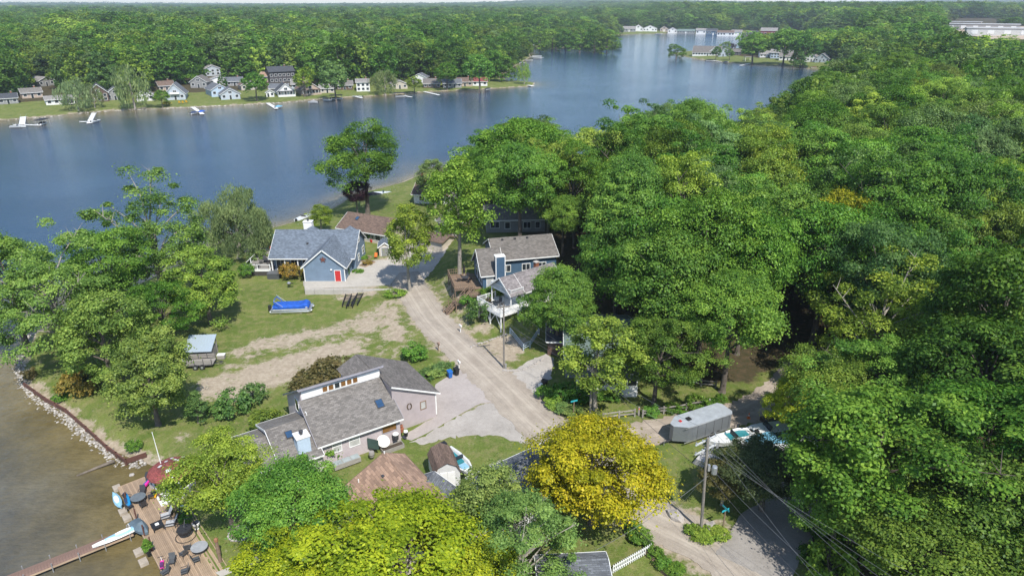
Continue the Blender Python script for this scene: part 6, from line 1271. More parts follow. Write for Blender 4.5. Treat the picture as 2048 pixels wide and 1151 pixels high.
# ---------------------------------------------------------------- poles, wires
def wpt(u, v, z): q = at(u, v, z); return (q[0], q[1], z)
def pole(u, v, h, label, arms=(), lean=(0, 0)):
    x, y, z = ag(u, v); t_ = thing('utility_pole', label, 'utility pole', (x, y, z-.2)); MB().tube([(0, 0, 0), (lean[0]*.5, lean[1]*.5, h/2), (lean[0], lean[1], h)], [.15, .13, .11], 10).build('pole', POLEW, t_)
    P_ = []
    for zz_, half, ang, mat in arms:
        c, s = math.cos(ang), math.sin(ang); b = Vector((lean[0]*zz_/h-s*.2, lean[1]*zz_/h+c*.2, zz_)); a0 = b-Vector((c, s, 0))*half; a1 = b+Vector((c, s, 0))*half
        MB().bar(a0, a1, .12, .13).build('crossarm', mat, t_)
        for f in (.04, .34, .66, .96):
            q = a0.lerp(a1, f); MB().lathe([(.03, 0), (.07, .06), (.05, .12), (.07, .16), (.03, .22)], (q.x, q.y, q.z+.065), 8).build('insulator', STEEL, t_); P_.append(Vector((x, y, z-.2))+q+Vector((0, 0, .3)))
        MB().bar(b-Vector((c, s, 0))*half*.5+Vector((0, 0, -.05)), b+Vector((0, 0, -.55)), .04, .04).build('arm_brace', STEEL, t_); MB().bar(b+Vector((c, s, 0))*half*.5+Vector((0, 0, -.05)), b+Vector((0, 0, -.55)), .04, .04).build('arm_brace', STEEL, t_)
    return t_, Vector((x, y, z-.2)), P_
aa = Vector(at(1393, 892, 10.0)); ab = Vector(at(1430, 874, 10.0)); ang1 = math.atan2(ab.y-aa.y, ab.x-aa.x)
PALEARM = plain('pale_crossarm', (.45, .46, .46), .7, .2)
pn, bn, an = pole(1402, 1061, 10.7, 'near weathered utility pole with two pale crossarms beside the road corner', ((10.3, 1.35, ang1, PALEARM), (9.3, 1.35, ang1, PALEARM)), (-.5, 0))
MB().lathe([(.2, 7.0), (.26, 7.05), (.26, 7.75), (.2, 7.85)], (.38, -.25, 0), 12).build('cable_box', STEEL, pn); MB().box(-.22, -.02, -.28, -.02, 7.3, 7.9).build('switch_box', STEEL, pn)
pf, bf, af = pole(1008, 736, 9.7, 'brown utility pole standing before the white deck at the cottage driveway', ((9.3, .95, R(15), POLEW),))
MB().box(.15, .35, -.2, .1, .1, .9).build('meter_box', STEEL, pf)
pm_, bm3, am = pole(1180, 828, 6.8, 'short utility pole standing in the airy young tree', ((6.5, .6, ang1, POLEW),))
def cable(a, b, sag, label, r_=.018, mat=None, n=14):
    a = Vector(a); b = Vector(b); pts = []
    for i in range(n+1):
        f = i/n; q = a.lerp(b, f); q.z -= sag*4*f*(1-f); pts.append(tuple(q-a))
    o = MB().tube(pts, r_, 5).build('overhead_cable', mat or plain('cable_sheath', (.05, .05, .055), .5), uv=False); return tag(o, label, 'cable', 'overhead cables', tuple(a))
PALEC = plain('bare_aluminium_wire', (.20, .205, .21), .5, metal=.3)
off = [wpt(1905, 1190, 9.6), wpt(1860, 1200, 9.6), wpt(1830, 1205, 9.4), wpt(1800, 1210, 9.2)]
for k in range(4): cable(an[k], off[k], .5, NTH[k]+' upper arm thin wire running from the near pole towards the bottom right corner', .010, PALEC)
for k in (0, 3): cable(an[4+k], wpt(1700-k*10, 1200, 8.6), .4, ('left' if k == 0 else 'right')+' lower arm thin wire running from the near pole towards the bottom right corner', .010, PALEC)
cable(bn+Vector((.2, 0, 6.4)), wpt(1650, 1200, 6.2), .4, 'thick dark cable running from the near pole across the asphalt road', .02)
cable(bn+Vector((.2, 0, 6.4)), am[1], .5, 'thick dark cable from the near pole past the golden locust to the short pole', .02)
cable(an[0], am[0], .6, 'upper wire from the near pole to the short pole', .014, PALEC); cable(an[3], am[3], .6, 'outer wire from the near pole to the short pole', .014, PALEC)
for k in (0, 3): cable(am[k], af[k], .5, ('left' if k == 0 else 'right')+' wire from the short pole to the brown pole by the white deck', .014)
cable(bm3+Vector((0, 0, 5.8)), bf+Vector((0, 0, 7.6)), .5, 'thick dark cable from the short pole to the brown pole', .025)
cable(bf+Vector((0, 0, 7.6)), wpt(835, 560, 7), .8, 'dark cable from the brown pole up the gravel road to the roadside trees', .022); cable(af[0], wpt(830, 556, 8.5), .8, 'thin wire from the brown pole up the gravel road', .014)
cable(bf+Vector((0, 0, 7.2)), wpt(1120, 700, 3.0), .4, 'service cable from the brown pole to the green roofed house', .016); cable(bf+Vector((0, 0, 7.0)), (-1.0, 97.0, 7.2), .2, 'service cable from the brown pole to the white cottage', .016)
cable(bn+Vector((0, 0, 6.6)), wpt(1190, 1100, 3.4), .5, 'service cable from the near pole to the charcoal roof', .016, PALEC)
gw = cable(bn+Vector((0, 0, 7.0)), ag(1345, 1028), 0, 'taut guy wire from the near pole down to the flat stone by the road', .012, PALEC); gw.name = 'guy_wire'

# ---------------------------------------------------------------- mailboxes, bins, signs, fences
def mailbox(u, v, label, col=None, rz=.6):
    x, y, z = ag(u, v); t_ = thing('mailbox', label, 'mailbox', (x, y, z), rz); MB().box(-.05, .05, -.05, .05, -.1, 1.05).build('post', col or WHITE, t_); MB().bar((0, -.35, 1.02), (0, .3, 1.02), .1, .08).build('arm', col or WHITE, t_)
    MB().ext([(-.11, -.3, 1.06), (.11, -.3, 1.06), (.11, -.3, 1.2), (.07, -.3, 1.28), (-.07, -.3, 1.28), (-.11, -.3, 1.2)], (0, .55, 0)).build('box', col or WHITE, t_); MB().box(.11, .13, -.1, .02, 1.15, 1.38).build('flag', RED, t_)
mailbox(921, 664, 'white mailbox on the slope below the brown stair'); mailbox(877, 701, 'mailbox on a dark post by the clipped round bush', BROWNW); mailbox(918, 737, 'white mailbox beside the blue and black bins')
def wheelie(u, v, label, mat, rz=.5, h=1.05):
    x, y, z = ag(u, v); t_ = thing('wheeled_bin', label, 'bin', (x, y, z+.03), rz); MB().loft([[(-a, -b, c), (a, -b, c), (a, b, c), (-a, b, c)] for a, b, c in ((.22, .25, .1), (.29, .35, h-.08))]).build('body', mat, t_)
    MB().ext([(-.31, -.38, h-.08), (-.31, .4, h-.08), (-.31, .4, h+.02), (-.31, -.36, h-.03)], (.62, 0, 0)).build('lid', mat, t_); MB().bar((-.27, .43, h-.1), (.27, .43, h-.1), .04, .04).build('handle', BLACK, t_)
    for s_ in (-1, 1): MB().tube([(s_*.2, .28, .13), (s_*.27, .28, .13)], .13, 10).build('wheel', RUBBER, t_)
wheelie(900, 755, 'blue recycling bin at the roadside bed', BLUEP); wheelie(913, 750, 'black wheeled bin beside the blue one', BLACK, .7); wheelie(1089, 774, 'black bin at the junction corner by the cottage driveway', BLACK, 1.0); wheelie(709, 538, 'large green bin against the right wall of the blue garage', plain('green_plastic', (.02, .10, .075), .4), 0, 1.3)
x_, y_, z_ = ag(1081, 781); t_ = thing('newspaper_box', 'white box on a short post in front of the black bin at the junction', 'box', (x_, y_, z_), .5); MB().box(-.05, .05, -.05, .05, 0, .7).build('post', BROWNW, t_); MB().box(-.25, .25, -.15, .15, .7, 1.05).build('box', WHITE, t_)
def sign(u, v, h, label, angs):
    x, y, z = ag(u, v); t_ = thing('street_sign', label, 'street sign', (x, y, z)); MB().box(-.05, .05, -.05, .05, -.2, h).build('post', BROWNW, t_)
    for i, a in enumerate(angs): MB().bar((-.45*math.cos(a), -.45*math.sin(a), h+.1+.22*i), (.45*math.cos(a), .45*math.sin(a), h+.1+.22*i), .03, .2).build('sign_blade', plain('teal_sign', (.03, .36, .42), .4), t_)
sign(1445, 1060, 2.3, 'street sign with two crossed teal blades at the asphalt road corner', (.5, 2.0)); sign(1147, 834, 2.2, 'street sign with one teal blade in the junction border', (.4,))
def split_rail(pts, label):
    P_ = [Vector(ag(*q)) for q in pts]; t_ = thing('split_rail_fence', label, 'fence', (0, 0, 0))
    for q in P_: MB().box(q.x-.09, q.x+.09, q.y-.09, q.y+.09, q.z-.2, q.z+1.05).build('post', GREYW, t_)
    for a, b in zip(P_, P_[1:]):
        for h_ in (.45, .88): MB().bar(a+Vector((0, 0, h_+random.uniform(-.06, .06))), b+Vector((0, 0, h_+random.uniform(-.06, .06))), .1, .13).build('rail', GREYW, t_)
split_rail([(1206, 840), (1238, 836), (1269, 832)], 'left stretch of grey split rail fence above the golden locust'); split_rail([(1285, 834), (1327, 827), (1372, 820), (1418, 812)], 'right stretch of grey split rail fence among the bright shrubs'); split_rail([(1374, 768), (1402, 772), (1431, 775)], 'short shaded split rail fence under the bright lane maple')
x_, y_, z_ = ag(1277, 830); t_ = thing('gate_post', 'stout post at the gap in the split rail fence with an orange reflector', 'post', (x_, y_, z_)); MB().box(-.1, .1, -.1, .1, -.2, 1.2).build('post', GREYW, t_); MB().box(-.06, .06, -.13, -.1, .9, 1.05).build('reflector', ORANGE, t_)
pa = Vector(ag(1226, 1146)); pb = Vector(ag(1301, 1103)); t_ = thing('picket_fence', 'white picket fence crossing the small lawn at the bottom edge', 'fence', (0, 0, 0)); d_ = (pb-pa); n_ = 20; a_ = math.atan2(d_.y, d_.x); me_ = None
for i in range(n_+1):
    if me_ is None: o = MB().ext([(-.05, 0, .05), (.05, 0, .05), (.05, 0, .95), (0, 0, 1.05), (-.05, 0, .95)], (0, .025, 0)).build('picket', WHITE, t_); me_ = o.data
    else: o = bpy.data.objects.new('picket', me_); C.objects.link(o); o.parent = t_
    o.location = pa.lerp(pb, i/n_); o.rotation_euler = (0, 0, a_)
for h_ in (.3, .75): MB().bar(pa+Vector((0, .06, h_)), pb+Vector((0, .06, h_)), .05, .09).build('rail', WHITE, t_)
P_ = [Vector(ag(*q)) for q in ((1243, 1048), (1262, 1066), (1281, 1084), (1299, 1101))]; t_ = thing('wire_fence', 'low dark wire fence between the locust and the white picket fence', 'fence', (0, 0, 0))
for q in P_: MB().tube([q, q+Vector((0, 0, 1.1))], .035, 6).build('post', CHAR, t_)
for a, b in zip(P_, P_[1:]):
    mb = MB(); mb.bar(a+Vector((0, 0, 1.05)), b+Vector((0, 0, 1.05)), .04, .04)
    for k in range(1, 8): mb.bar(a+Vector((0, 0, k*.13)), b+Vector((0, 0, k*.13)), .012, .012)
    for k in range(1, 14): q = a.lerp(b, k/14); mb.bar(q, q+Vector((0, 0, 1.05)), .012, .012)
    mb.build('mesh_panel', CHAR, t_)
for i, (u, v) in enumerate(((1309, 1112), (1328, 1135), (1346, 1152))):
    x_, y_, z_ = ag(u, v); t_ = thing('raised_bed', ('topmost', 'middle', 'lowest')[i]+' of the dark timber raised beds beside the road at the bottom edge', 'planter', (x_, y_, z_), R(-52), 'timber raised beds')
    for a in (-.5, .45): MB().box(-1.0, 1.0, a, a+.06, 0, .42).build('side_board', BROWNW, t_)
    for a in (-1.0, .94): MB().box(a, a+.06, -.44, .45, 0, .42).build('end_board', BROWNW, t_)
    MB().box(-.94, .94, -.44, .45, 0, .34).build('soil', plain('dark_soil', (.06, .045, .03), .95), t_); plant('bed_plant', 'plant', 'shrub_1', x_, y_, z_+.3, .7, .6, 'mid', 'green plant growing in the '+('topmost', 'middle', 'lowest')[i]+' dark timber raised bed')
h0 = Vector(ag(1047, 701)); h1 = Vector(ag(1060, 695)); h2 = Vector(ag(1078, 668)); t_ = thing('handrail', 'pale blue grey handrail turning a corner above the cottage driveway', 'handrail', (0, 0, 0)); PB_ = plain('pale_blue_paint', (.40, .48, .56), .5)
h3 = Vector(ag(1020, 668))
for q in (h3, h0, h1, h2): MB().box(q.x-.06, q.x+.06, q.y-.06, q.y+.06, q.z-.2, q.z+1.1).build('post', PB_, t_)
for a, b in ((h3, h0), (h0, h1), (h1, h2)):
    for z_ in (.4, .72, 1.05): MB().bar(a+Vector((0, 0, z_)), b+Vector((0, 0, z_)), .05, .1).build('rail', PB_, t_)
# stones
ico = bmesh.new(); bmesh.ops.create_icosphere(ico, subdivisions=1, radius=1); IV = np.array([v.co[:] for v in ico.verts]); IF = np.array([[v.index for v in f.verts] for f in ico.faces]); ico.free()
def stone_mesh(seed, s=(1, 1, .6)):
    g_ = np.random.default_rng(seed); return IV*(1+g_.uniform(-.22, .22, (len(IV), 1)))*np.array(s)
STM = []
for k in range(4):
    mb = MB(); mb.v = [tuple(q) for q in stone_mesh(k, (1, .75, .55))]; mb.f = [tuple(int(i) for i in q) for q in IF]; o = mb.build('stone', STONE); STM.append(o.data); bpy.data.objects.remove(o)
def stone(u, v, r_, label, group=None, name='stone'):
    x, y, z = ag(u, v); o = bpy.data.objects.new(name, random.choice(STM)); C.objects.link(o); tag(o, label, 'stone', group, (x, y, z+.12*r_), random.uniform(0, 6)); o.scale = (r_, r_, r_)
for i in range(17): f = i/16; stone(1008+f*78+random.uniform(-1, 1), 741-f*24+9*math.sin(f*3.1), random.uniform(.22, .38), NTH[i]+' pale edging stone from the left along the cottage driveway', 'edging stones of the cottage driveway', 'edging_stone')
for i in range(14): f = i/13; stone(942+f*70, 694-f*26+random.uniform(-1, 1), random.uniform(.2, .34), NTH[i]+' pale stone from the left above the mulch bed by the brown pole', 'stones above the mulch bed', 'edging_stone')
stone(1424, 1058, .95, 'large pale boulder among the day lilies at the near pole', None, 'boulder'); stone(1350, 1034, 1.0, 'flat grey stone slab on the verge below the golden locust', None, 'boulder')
x_, y_, z_ = ag(1497, 836); t_ = thing('traffic_cone', 'orange traffic cone at the dark end of the dirt lane', 'cone', (x_, y_, z_+.04)); MB().box(-.2, .2, -.2, .2, 0, .04).build('base', ORANGE, t_); MB().lathe([(.15, .04), (.1, .35), (.03, .75)], n=12).build('body', ORANGE, t_); MB().lathe([(.112, .35), (.085, .48)], n=12).build('band', WHITE, t_)

# ---------------------------------------------------------------- trailers and boats on land
a = Vector(at(1375, 893, 0)); b = Vector(at(1466, 862, 0)); d_ = b-a; ang_ = math.atan2(d_.y, d_.x); Ln = 6.9
et = thing('enclosed_trailer', 'long grey enclosed trailer with a pointed nose parked beside the dirt lane', 'trailer', (a.x-.3, a.y, .04), ang_)
GREYT = plain('grey_trailer_skin', (.17, .185, .20), .35, .08, .4, metal=.2); plan = [(-1.3, 1.9), (-.45, .55), (.35, 0), (Ln-.4, 0), (Ln, .35), (Ln, 2.1), (Ln-.4, 2.45), (.35, 2.45), (-.8, 2.25)]
plan = [(-1.1, .95), (.3, 0), (Ln-.35, 0), (Ln, .4), (Ln, 2.05), (Ln-.35, 2.45), (.3, 2.45), (-1.1, 1.5)]
MB().ext([(x, y, .52) for x, y in plan], (0, 0, 1.9)).build('body', GREYT, et); MB().ext([(x*1.0+(.03 if x > 4 else -.03), y+(.03 if y > 1.2 else -.03), 2.42) for x, y in plan], (0, 0, .08)).build('roof', plain('grey_trailer_roof', (.34, .37, .40), .45), et)
MB().box(1.0, 1.5, 1.0, 1.5, 2.5, 2.68).build('roof_vent', BLACK, et); MB().box(.0, .3, 1.2, 1.5, 2.5, 2.6).build('roof_lamp', RED, et)
for k, x_ in enumerate((1.6, 2.8, 4.0, 5.2, 6.2)): MB().box(x_, x_+.04, -.015, -.003, .55, 2.4).build('panel_joint', CHAR, et)
MB().box(-.2, Ln-.3, -.05, -.02, .42, .56).build('lower_trim', ALU, et); MB().box(-.2, Ln-.3, -.05, -.02, 2.33, 2.42).build('upper_trim', ALU, et)
for x_ in (3.9, 4.8):
    for y_ in (-.02, 2.27): MB().tube([(x_, y_, .36), (x_, y_+.2, .36)], .36, 14).build('wheel', RUBBER, et)
MB().bar((-1.0, 1.22, .46), (-2.3, 1.22, .46), .12, .12).build('drawbar', CHAR, et); MB().tube([(-2.0, 1.22, 0), (-2.0, 1.22, .8)], .05, 6).build('jack', STEEL, et); MB().bar((-1.12, .98, .75), (.28, .03, .75), .02, .3).build('nose_plate', ALU, et)
MB().box(.9, 1.55, -.02, -.002, .62, 2.25).build('side_door', plain('grey_trailer_door', (.15, .165, .18), .35), et)
ut = thing('utility_trailer', 'flatbed utility trailer with slatted wooden sides in front of the metal roofed shelter', 'trailer', (*at(372, 738, -.7), tz(*at(372, 738, -.7))), R(7))
boards(ut, I4, 0, 3.6, 0, 1.9, .62, GREYW, .24, 'x'); MB().box(0, 3.6, 0, 1.9, .48, .57).build('chassis', CHAR, ut)
for y_ in (-.04, 1.9):
    for k in range(3): MB().box(0, 3.6, y_, y_+.04, .72+k*.24, .88+k*.24).build('side_slat', GREYW, ut)
    for x_ in (.05, 1.2, 2.4, 3.5): MB().box(x_, x_+.06, y_-.05, y_+.09, .5, 1.45).build('stake', CHAR, ut)
for x_ in (1.35, 2.25):
    for y_ in (-.32, 2.0): MB().tube([(x_, y_, .36), (x_, y_+.22, .36)], .36, 14).build('wheel', RUBBER, ut); MB().tube([(x_, y_-.01, .36), (x_, y_+.23, .36)], .17, 10).build('hub', STEEL, ut)
MB().bar((3.6, .4, .5), (4.8, .95, .5), .1, .1).build('drawbar', CHAR, ut); MB().bar((3.6, 1.5, .5), (4.8, .95, .5), .1, .1).build('drawbar', CHAR, ut); MB().box(-.06, .0, .05, 1.85, .62, 1.4).build('tailgate', GREYW, ut)
x_, y_ = at(447, 716, -.6); t_ = thing('stacked_crate', 'pale crate at the right corner of the metal roofed shelter', 'crate', (x_-.9, y_, tz(x_, y_)), .1); MB().box(0, 1.0, 0, .7, .05, .6).build('box', GREYW, t_); MB().box(-.03, 1.03, -.03, .73, .6, .66).build('lid', WHITE, t_)
x_, y_ = at(373, 712, -.3); t_ = thing('metal_drum', 'white dented drum by the left post of the metal roofed shelter', 'barrel', (x_-.3, y_-.3, tz(x_, y_)), .1); MB().lathe([(.3, 0), (.3, .85)], n=14).build('drum', WHITE, t_); MB().lathe([(.31, .4), (.31, .46)], n=14).build('rib', STEEL, t_)

def pontoon(x, y, z, rz, label, cover, Ln=6.8):
    t_ = thing('pontoon_boat', label, 'boat', (x, y, z), rz)
    for s_ in (-.85, .85): MB().tube([(-Ln/2, s_, .35), (-Ln/2+.1, s_, .35), (Ln/2-.7, s_, .35), (Ln/2-.2, s_, .48), (Ln/2, s_, .6)], [.28, .33, .33, .22, .06], 12).build('pontoon_tube', ALU, t_, smooth=True)
    MB().box(-Ln/2+.1, Ln/2-.2, -1.22, 1.22, .68, .78).build('deck', ALU, t_); MB().box(-Ln/2+.5, Ln/2-.75, -1.16, 1.16, .78, 1.2).build('fence_panel', plain('silver_panel', (.5, .52, .55), .35), t_)
    for y_ in (-1.19, 1.16): MB().box(-Ln/2+.5, Ln/2-.75, y_, y_+.03, .95, 1.05).build('side_stripe', NAVYC, t_)
    rr = [(-Ln/2+.45, 1.15, 1.35), (-Ln/2+.9, 1.25, 1.5), (-1.0, 1.25, 1.52), (.5, 1.25, 1.5), (1.6, 1.25, 1.58), (2.2, 1.2, 1.75), (Ln/2-.75, 1.05, 1.6), (Ln/2-.55, .95, 1.2)]
    MB().loft([[(f, -w_, 1.0), (f, -w_, h_-.22), (f, -w_*.6, h_), (f, w_*.6, h_), (f, w_, h_-.22), (f, w_, 1.0)] for f, w_, h_ in rr]).build('cover', cover, t_, smooth=False)
    MB().box(-Ln/2-.45, -Ln/2, -.22, .22, .3, 1.2).build('outboard_motor', BLACK, t_)
    for s_ in (-1.15, 1.15): MB().tube([(-1.2, s_, 1.3), (-2.6, s_, 2.5)], .03, 6).build('bimini_strut', ALU, t_)
    MB().tube([(-1.8, -1.15, 1.4), (-2.6, -1.15, 2.2), (-2.65, 0, 2.32), (-2.6, 1.15, 2.2), (-1.8, 1.15, 1.4)], .075, 8).build('folded_bimini', cover, t_)
    for x_ in (-1.8, 1.5): MB().box(x_-.15, x_+.15, -1.1, 1.1, 0, .1).build('support_block', GREYW, t_)
x_, y_, z_ = ag(583, 626); pontoon(x_, y_+.8, z_, R(5), 'pontoon boat under a royal blue cover parked on the lawn', BLUEC)
for i, ((u0, v0), (u1, v1)) in enumerate((((691, 614), (699, 588)), ((699, 617), (710, 590)), ((709, 612), (722, 587)))):
    a = Vector(ag(u0, v0)); b = Vector(ag(u1, v1)); t_ = thing('dock_rack', ('left', 'middle', 'right')[i]+' one of the three black ladder shaped dock racks lying on the lawn', 'dock rack', (a.x, a.y, a.z+.1), math.atan2(b.y-a.y, b.x-a.x), 'black dock racks'); ln = 4.4
    for y_ in (-.5, .5): MB().box(0, ln, y_-.05, y_+.05, .25, .5).build('side_rail', BLACK, t_); MB().box(0, ln, y_-.04, y_+.04, .0, .08).build('lower_rail', BLACK, t_)
    for k in range(8): MB().box(k*ln/7.3, k*ln/7.3+.09, -.45, .45, .3, .38).build('cross_bar', BLACK, t_)
    for k in range(4):
        for y_ in (-.5, .5): MB().box(k*ln/3.2, k*ln/3.2+.07, y_-.035, y_+.035, -.1, .3).build('leg', BLACK, t_)
a = Vector(at(893, 909, .6)); b = Vector(at(940, 950, .6)); fbt = thing('fishing_boat', 'white and teal boat with a black motor on a trailer behind the gambrel shed', 'boat', ((a.x+b.x)/2, (a.y+b.y)/2, .25), math.atan2(b.y-a.y, b.x-a.x))
st = [(-.5, .86), (-.2, 1.0), (.15, .95), (.35, .6), (.5, .06)]; Ln = (b-a).length+.6
MB().loft([[(f*Ln, -w_, 1.0), (f*Ln, -w_*.7, .5), (f*Ln, 0, .3+max(0, f-.2)), (f*Ln, w_*.7, .5), (f*Ln, w_, 1.0), (f*Ln, w_*.74, 1.02), (f*Ln, w_*.6, .74), (f*Ln, -w_*.6, .74), (f*Ln, -w_*.74, 1.02)] for f, w_ in st]).build('hull', GELCOAT, fbt)
MB().box(-.3*Ln, .1*Ln, -.5, .5, .75, .95).build('seat', TEAL, fbt); MB().box(.14*Ln, .3*Ln, -.4, .4, .75, .92).build('bow_seat', SKYB, fbt); MB().box(-.5*Ln-.5, -.5*Ln+.1, -.3, .3, .6, 1.65).build('outboard_motor', BLACK, fbt); MB().box(-.04*Ln, .0*Ln, -.7, .7, 1.0, 1.35).build('windscreen', GLASS, fbt)
for y_ in (-.85, .7): MB().tube([(-1.0, y_, .05), (-1.0, y_+.15, .05)], .3, 12).build('wheel', RUBBER, fbt)
MB().bar((-1.6, 0, .1), (Ln*.5+.9, 0, .15), .1, .1).build('trailer_bar', STEEL, fbt)
x_, y_, z_ = ag(888, 945)
for u, v, mt_, lb in ((889, 948, BLUEP, 'blue tub standing between the tan roof and the gambrel shed'), (907, 972, BLUEP, 'blue tub at the front corner of the gambrel shed')):
    x_, y_, z_ = ag(u, v); t_ = thing('plastic_tub', lb, 'tub', (x_, y_, z_), .3); MB().loft([[(-a, -b, c), (a, -b, c), (a, b, c), (-a, b, c)] for a, b, c in ((.3, .22, 0), (.4, .3, .5))]).build('tub', mt_, t_); MB().box(-.42, .42, -.32, .32, .5, .56).build('lid', WHITE, t_)
x_, y_, z_ = ag(982, 938); t_ = thing('pallet_stack', 'pale stack of split boards beside the long slate roof', 'lumber', (x_, y_, z_), R(32))
for k in range(7): MB().box(k*.26, k*.26+.2, -.4, .5, .02, .3+.06*(k % 3)).build('board', GREYW, t_)
for i, (u, v, rz, cv, lb, ln) in enumerate(((1462, 890, 15, None, 'white curved boat nearest the near power pole under the crab apple', 5.8), (1535, 895, 5, SKYC, 'white boat with a light blue cover behind the crab apple', 6.4), (1578, 900, 8, None, 'white boat farthest right under the trees by the dirt lane', 6.0), (1530, 872, 12, None, 'white boat at the edge of the dirt lane end', 5.5))):
    x_, y_, z_ = ag(u, v); b_ = motor_boat(x_, y_, z_+.35, R(rz+180), lb, cv, ln)
    MB().bar((-2.5, 0, .02), (3.4, 0, -.05), .12, .12).build('trailer_bar', STEEL, b_)
    if i == 0: MB().box(-2.0, .6, -.7, .7, .86, .95).build('cockpit', TEAL, b_); MB().tube([(.4, -.75, .98), (-1.2, -.85, 1.05), (-2.2, -.6, 1.05), (-2.4, 0, 1.05), (-2.2, .6, 1.05), (-1.2, .85, 1.05), (.4, .75, .98)], .16, 8).build('coaming', WHITE, b_)
for i in range(3):
    x_, y_, z_ = ag(1408+i*12, 922-i*5); t_ = thing('dock_stand', ('left', 'middle', 'right')[i]+' grey dock stand stored behind the near power pole', 'dock stand', (x_, y_, z_), R(30+i*14), 'stored dock stands')
    for s_ in (-.5, .5): MB().tube([(s_, 0, 0), (s_, 0, 1.7)], .05, 6).build('leg', STEEL, t_)
    for z2 in (.4, 1.1, 1.6): MB().bar((-.55, 0, z2), (.55, 0, z2), .07, .08).build('cross_bar', STEEL, t_)
    MB().bar((-.5, 0, .4), (.5, 0, 1.6), .05, .05).build('diagonal', STEEL, t_)
x_, y_, z_ = ag(1420, 930); t_ = thing('dock_section_stack', 'stack of pale grey dock sections on the grass behind the near power pole', 'dock sections', (x_, y_, z_), R(-38))
for k in range(4): MB().box(-1.6+k*.1, 1.6+k*.1, -.9, .9, .05+k*.2, .2+k*.2).build('dock_section', plain('grey_dock_deck', (.42, .41, .40), .8), t_)
x_, y_, z_ = ag(1537, 848); t_ = thing('small_cart', 'dark two wheeled cart at the dark end of the dirt lane', 'cart', (x_, y_, z_), R(20)); MB().box(-.9, .9, -.6, .6, .45, .95).build('tub', plain('dark_brown_metal', (.07, .05, .045), .6), t_); MB().bar((.9, 0, .5), (2.0, 0, .45), .07, .07).build('drawbar', CHAR, t_)
for y_ in (-.75, .62): MB().tube([(0, y_, .3), (0, y_+.13, .3)], .3, 12).build('wheel', RUBBER, t_)

# ---------------------------------------------------------------- the shore: sea wall, stones, log
sw = thing('sea_wall', 'rust brown timber sea wall with a corner by the red roofed gazebo', 'sea wall', (0, 0, 0)); wp = [Vector((*at(u, v, -.6), 0)) for u, v in ((47, 763), (88, 792), (130, 815), (170, 850), (212, 888), (250, 916), (292, 902))]
for a, b in zip(wp, wp[1:]):
    n_ = max(1, int((b-a).length/2.2))
    for i in range(n_):
        q0 = a.lerp(b, i/n_); q1_ = a.lerp(b, (i+.985)/n_)
        for k in range(2): MB().bar((q0.x, q0.y, -1.2+k*.28), (q1_.x, q1_.y, -1.2+k*.28), .10+.01*k, .25).build('timber', REDW, sw)
        MB().box(q0.x-.1, q0.x+.1, q0.y-.1, q0.y+.1, -1.6, -.72).build('post', REDW, sw)
    MB().bar((a.x, a.y, -.75), (b.x, b.y, -.75), .15, .06).build('cap_board', REDW, sw)
g_ = np.random.default_rng(3); VV = []; FF = []; nb_ = 0; shl = [np.array(q) for q in [(-75, 95), (-72.5, 89)]+[at(u, v, -1.1) for u, v in ((38, 735), (42, 762), (70, 795), (120, 822), (160, 858), (205, 893), (240, 922), (262, 930), (284, 915))]]
for a, b in zip(shl, shl[1:]):
    L_ = np.linalg.norm(b-a); d_ = (b-a)/L_; nrm = np.array((d_[1], -d_[0]))
    for _ in range(int(L_*22)):
        q = a+d_*g_.uniform(0, L_)+nrm*g_.normal(0, .36); s_ = g_.uniform(.09, .24); zq = max(tz(*q), -1.75)+s_*.25
        c_, sn = math.cos(g_.uniform(0, 6.3)), 0; th = g_.uniform(0, 6.3); v = IV*(1+g_.uniform(-.25, .25, (len(IV), 1)))*np.array((1, .75, .6))*s_; v = np.stack([v[:, 0]*math.cos(th)-v[:, 1]*math.sin(th), v[:, 0]*math.sin(th)+v[:, 1]*math.cos(th), v[:, 2]], 1)+np.array((*q, zq)); VV.append(v); FF.append(IF+nb_*len(IV)); nb_ += 1
mr_, mrt, mrp, mrl = nodes('riprap_stone'); tcx = N(mrt, 'ShaderNodeNewGeometry'); mrl(ramp(mrt, tcx.outputs['Random Per Island'], [(0, (.15, .135, .115)), (.5, (.31, .285, .25)), (1, (.46, .43, .39))]), mrp.inputs['Base Color']); mrp.inputs['Roughness'].default_value = .95
rr_ = bpy.data.objects.new('bank_stones', np_mesh('bank_stones', np.concatenate(VV), np.concatenate(FF), mr_)); C.objects.link(rr_); struct(rr_, 'stuff')
# rubble along the far bank
VV = []; FF = []; nb_ = 0; fs_ = [np.array(at(u, v, -1.3)) for u, v in ((0, 241), (80, 235), (140, 229), (200, 223), (300, 218), (380, 214.5), (470, 210.5), (540, 207), (640, 199))]
for a, b in zip(fs_, fs_[1:]):
    L_ = np.linalg.norm(b-a)
    for _ in range(int(L_*3.2)):
        q = a+(b-a)*g_.random()+g_.normal(0, .55, 2)+np.array((0, .8)); s_ = g_.uniform(.25, .6); v = IV*(1+g_.uniform(-.25, .25, (len(IV), 1)))*np.array((1, .8, .6))*s_+np.array((*q, tz(*q)+.1)); VV.append(v); FF.append(IF+nb_*len(IV)); nb_ += 1
fr_ = bpy.data.objects.new('far_bank_stones', np_mesh('far_bank_stones', np.concatenate(VV), np.concatenate(FF), mr_)); C.objects.link(fr_); struct(fr_, 'stuff')
lg = MB(); a = Vector(wpt(153, 951, WL+.02)); b = Vector(wpt(229, 921, WL+.35)); lg.tube([(0, 0, 0), tuple((b-a)*.5+Vector((.1, .15, 0))), tuple(b-a)], [.10, .15, .19], 8); o = lg.build('drift_log', plain('drift_wood', (.17, .14, .11), .9, .4), smooth=True); tag(o, 'half sunken log pointing from the stone bank into the brown shallows', 'log', None, tuple(a))
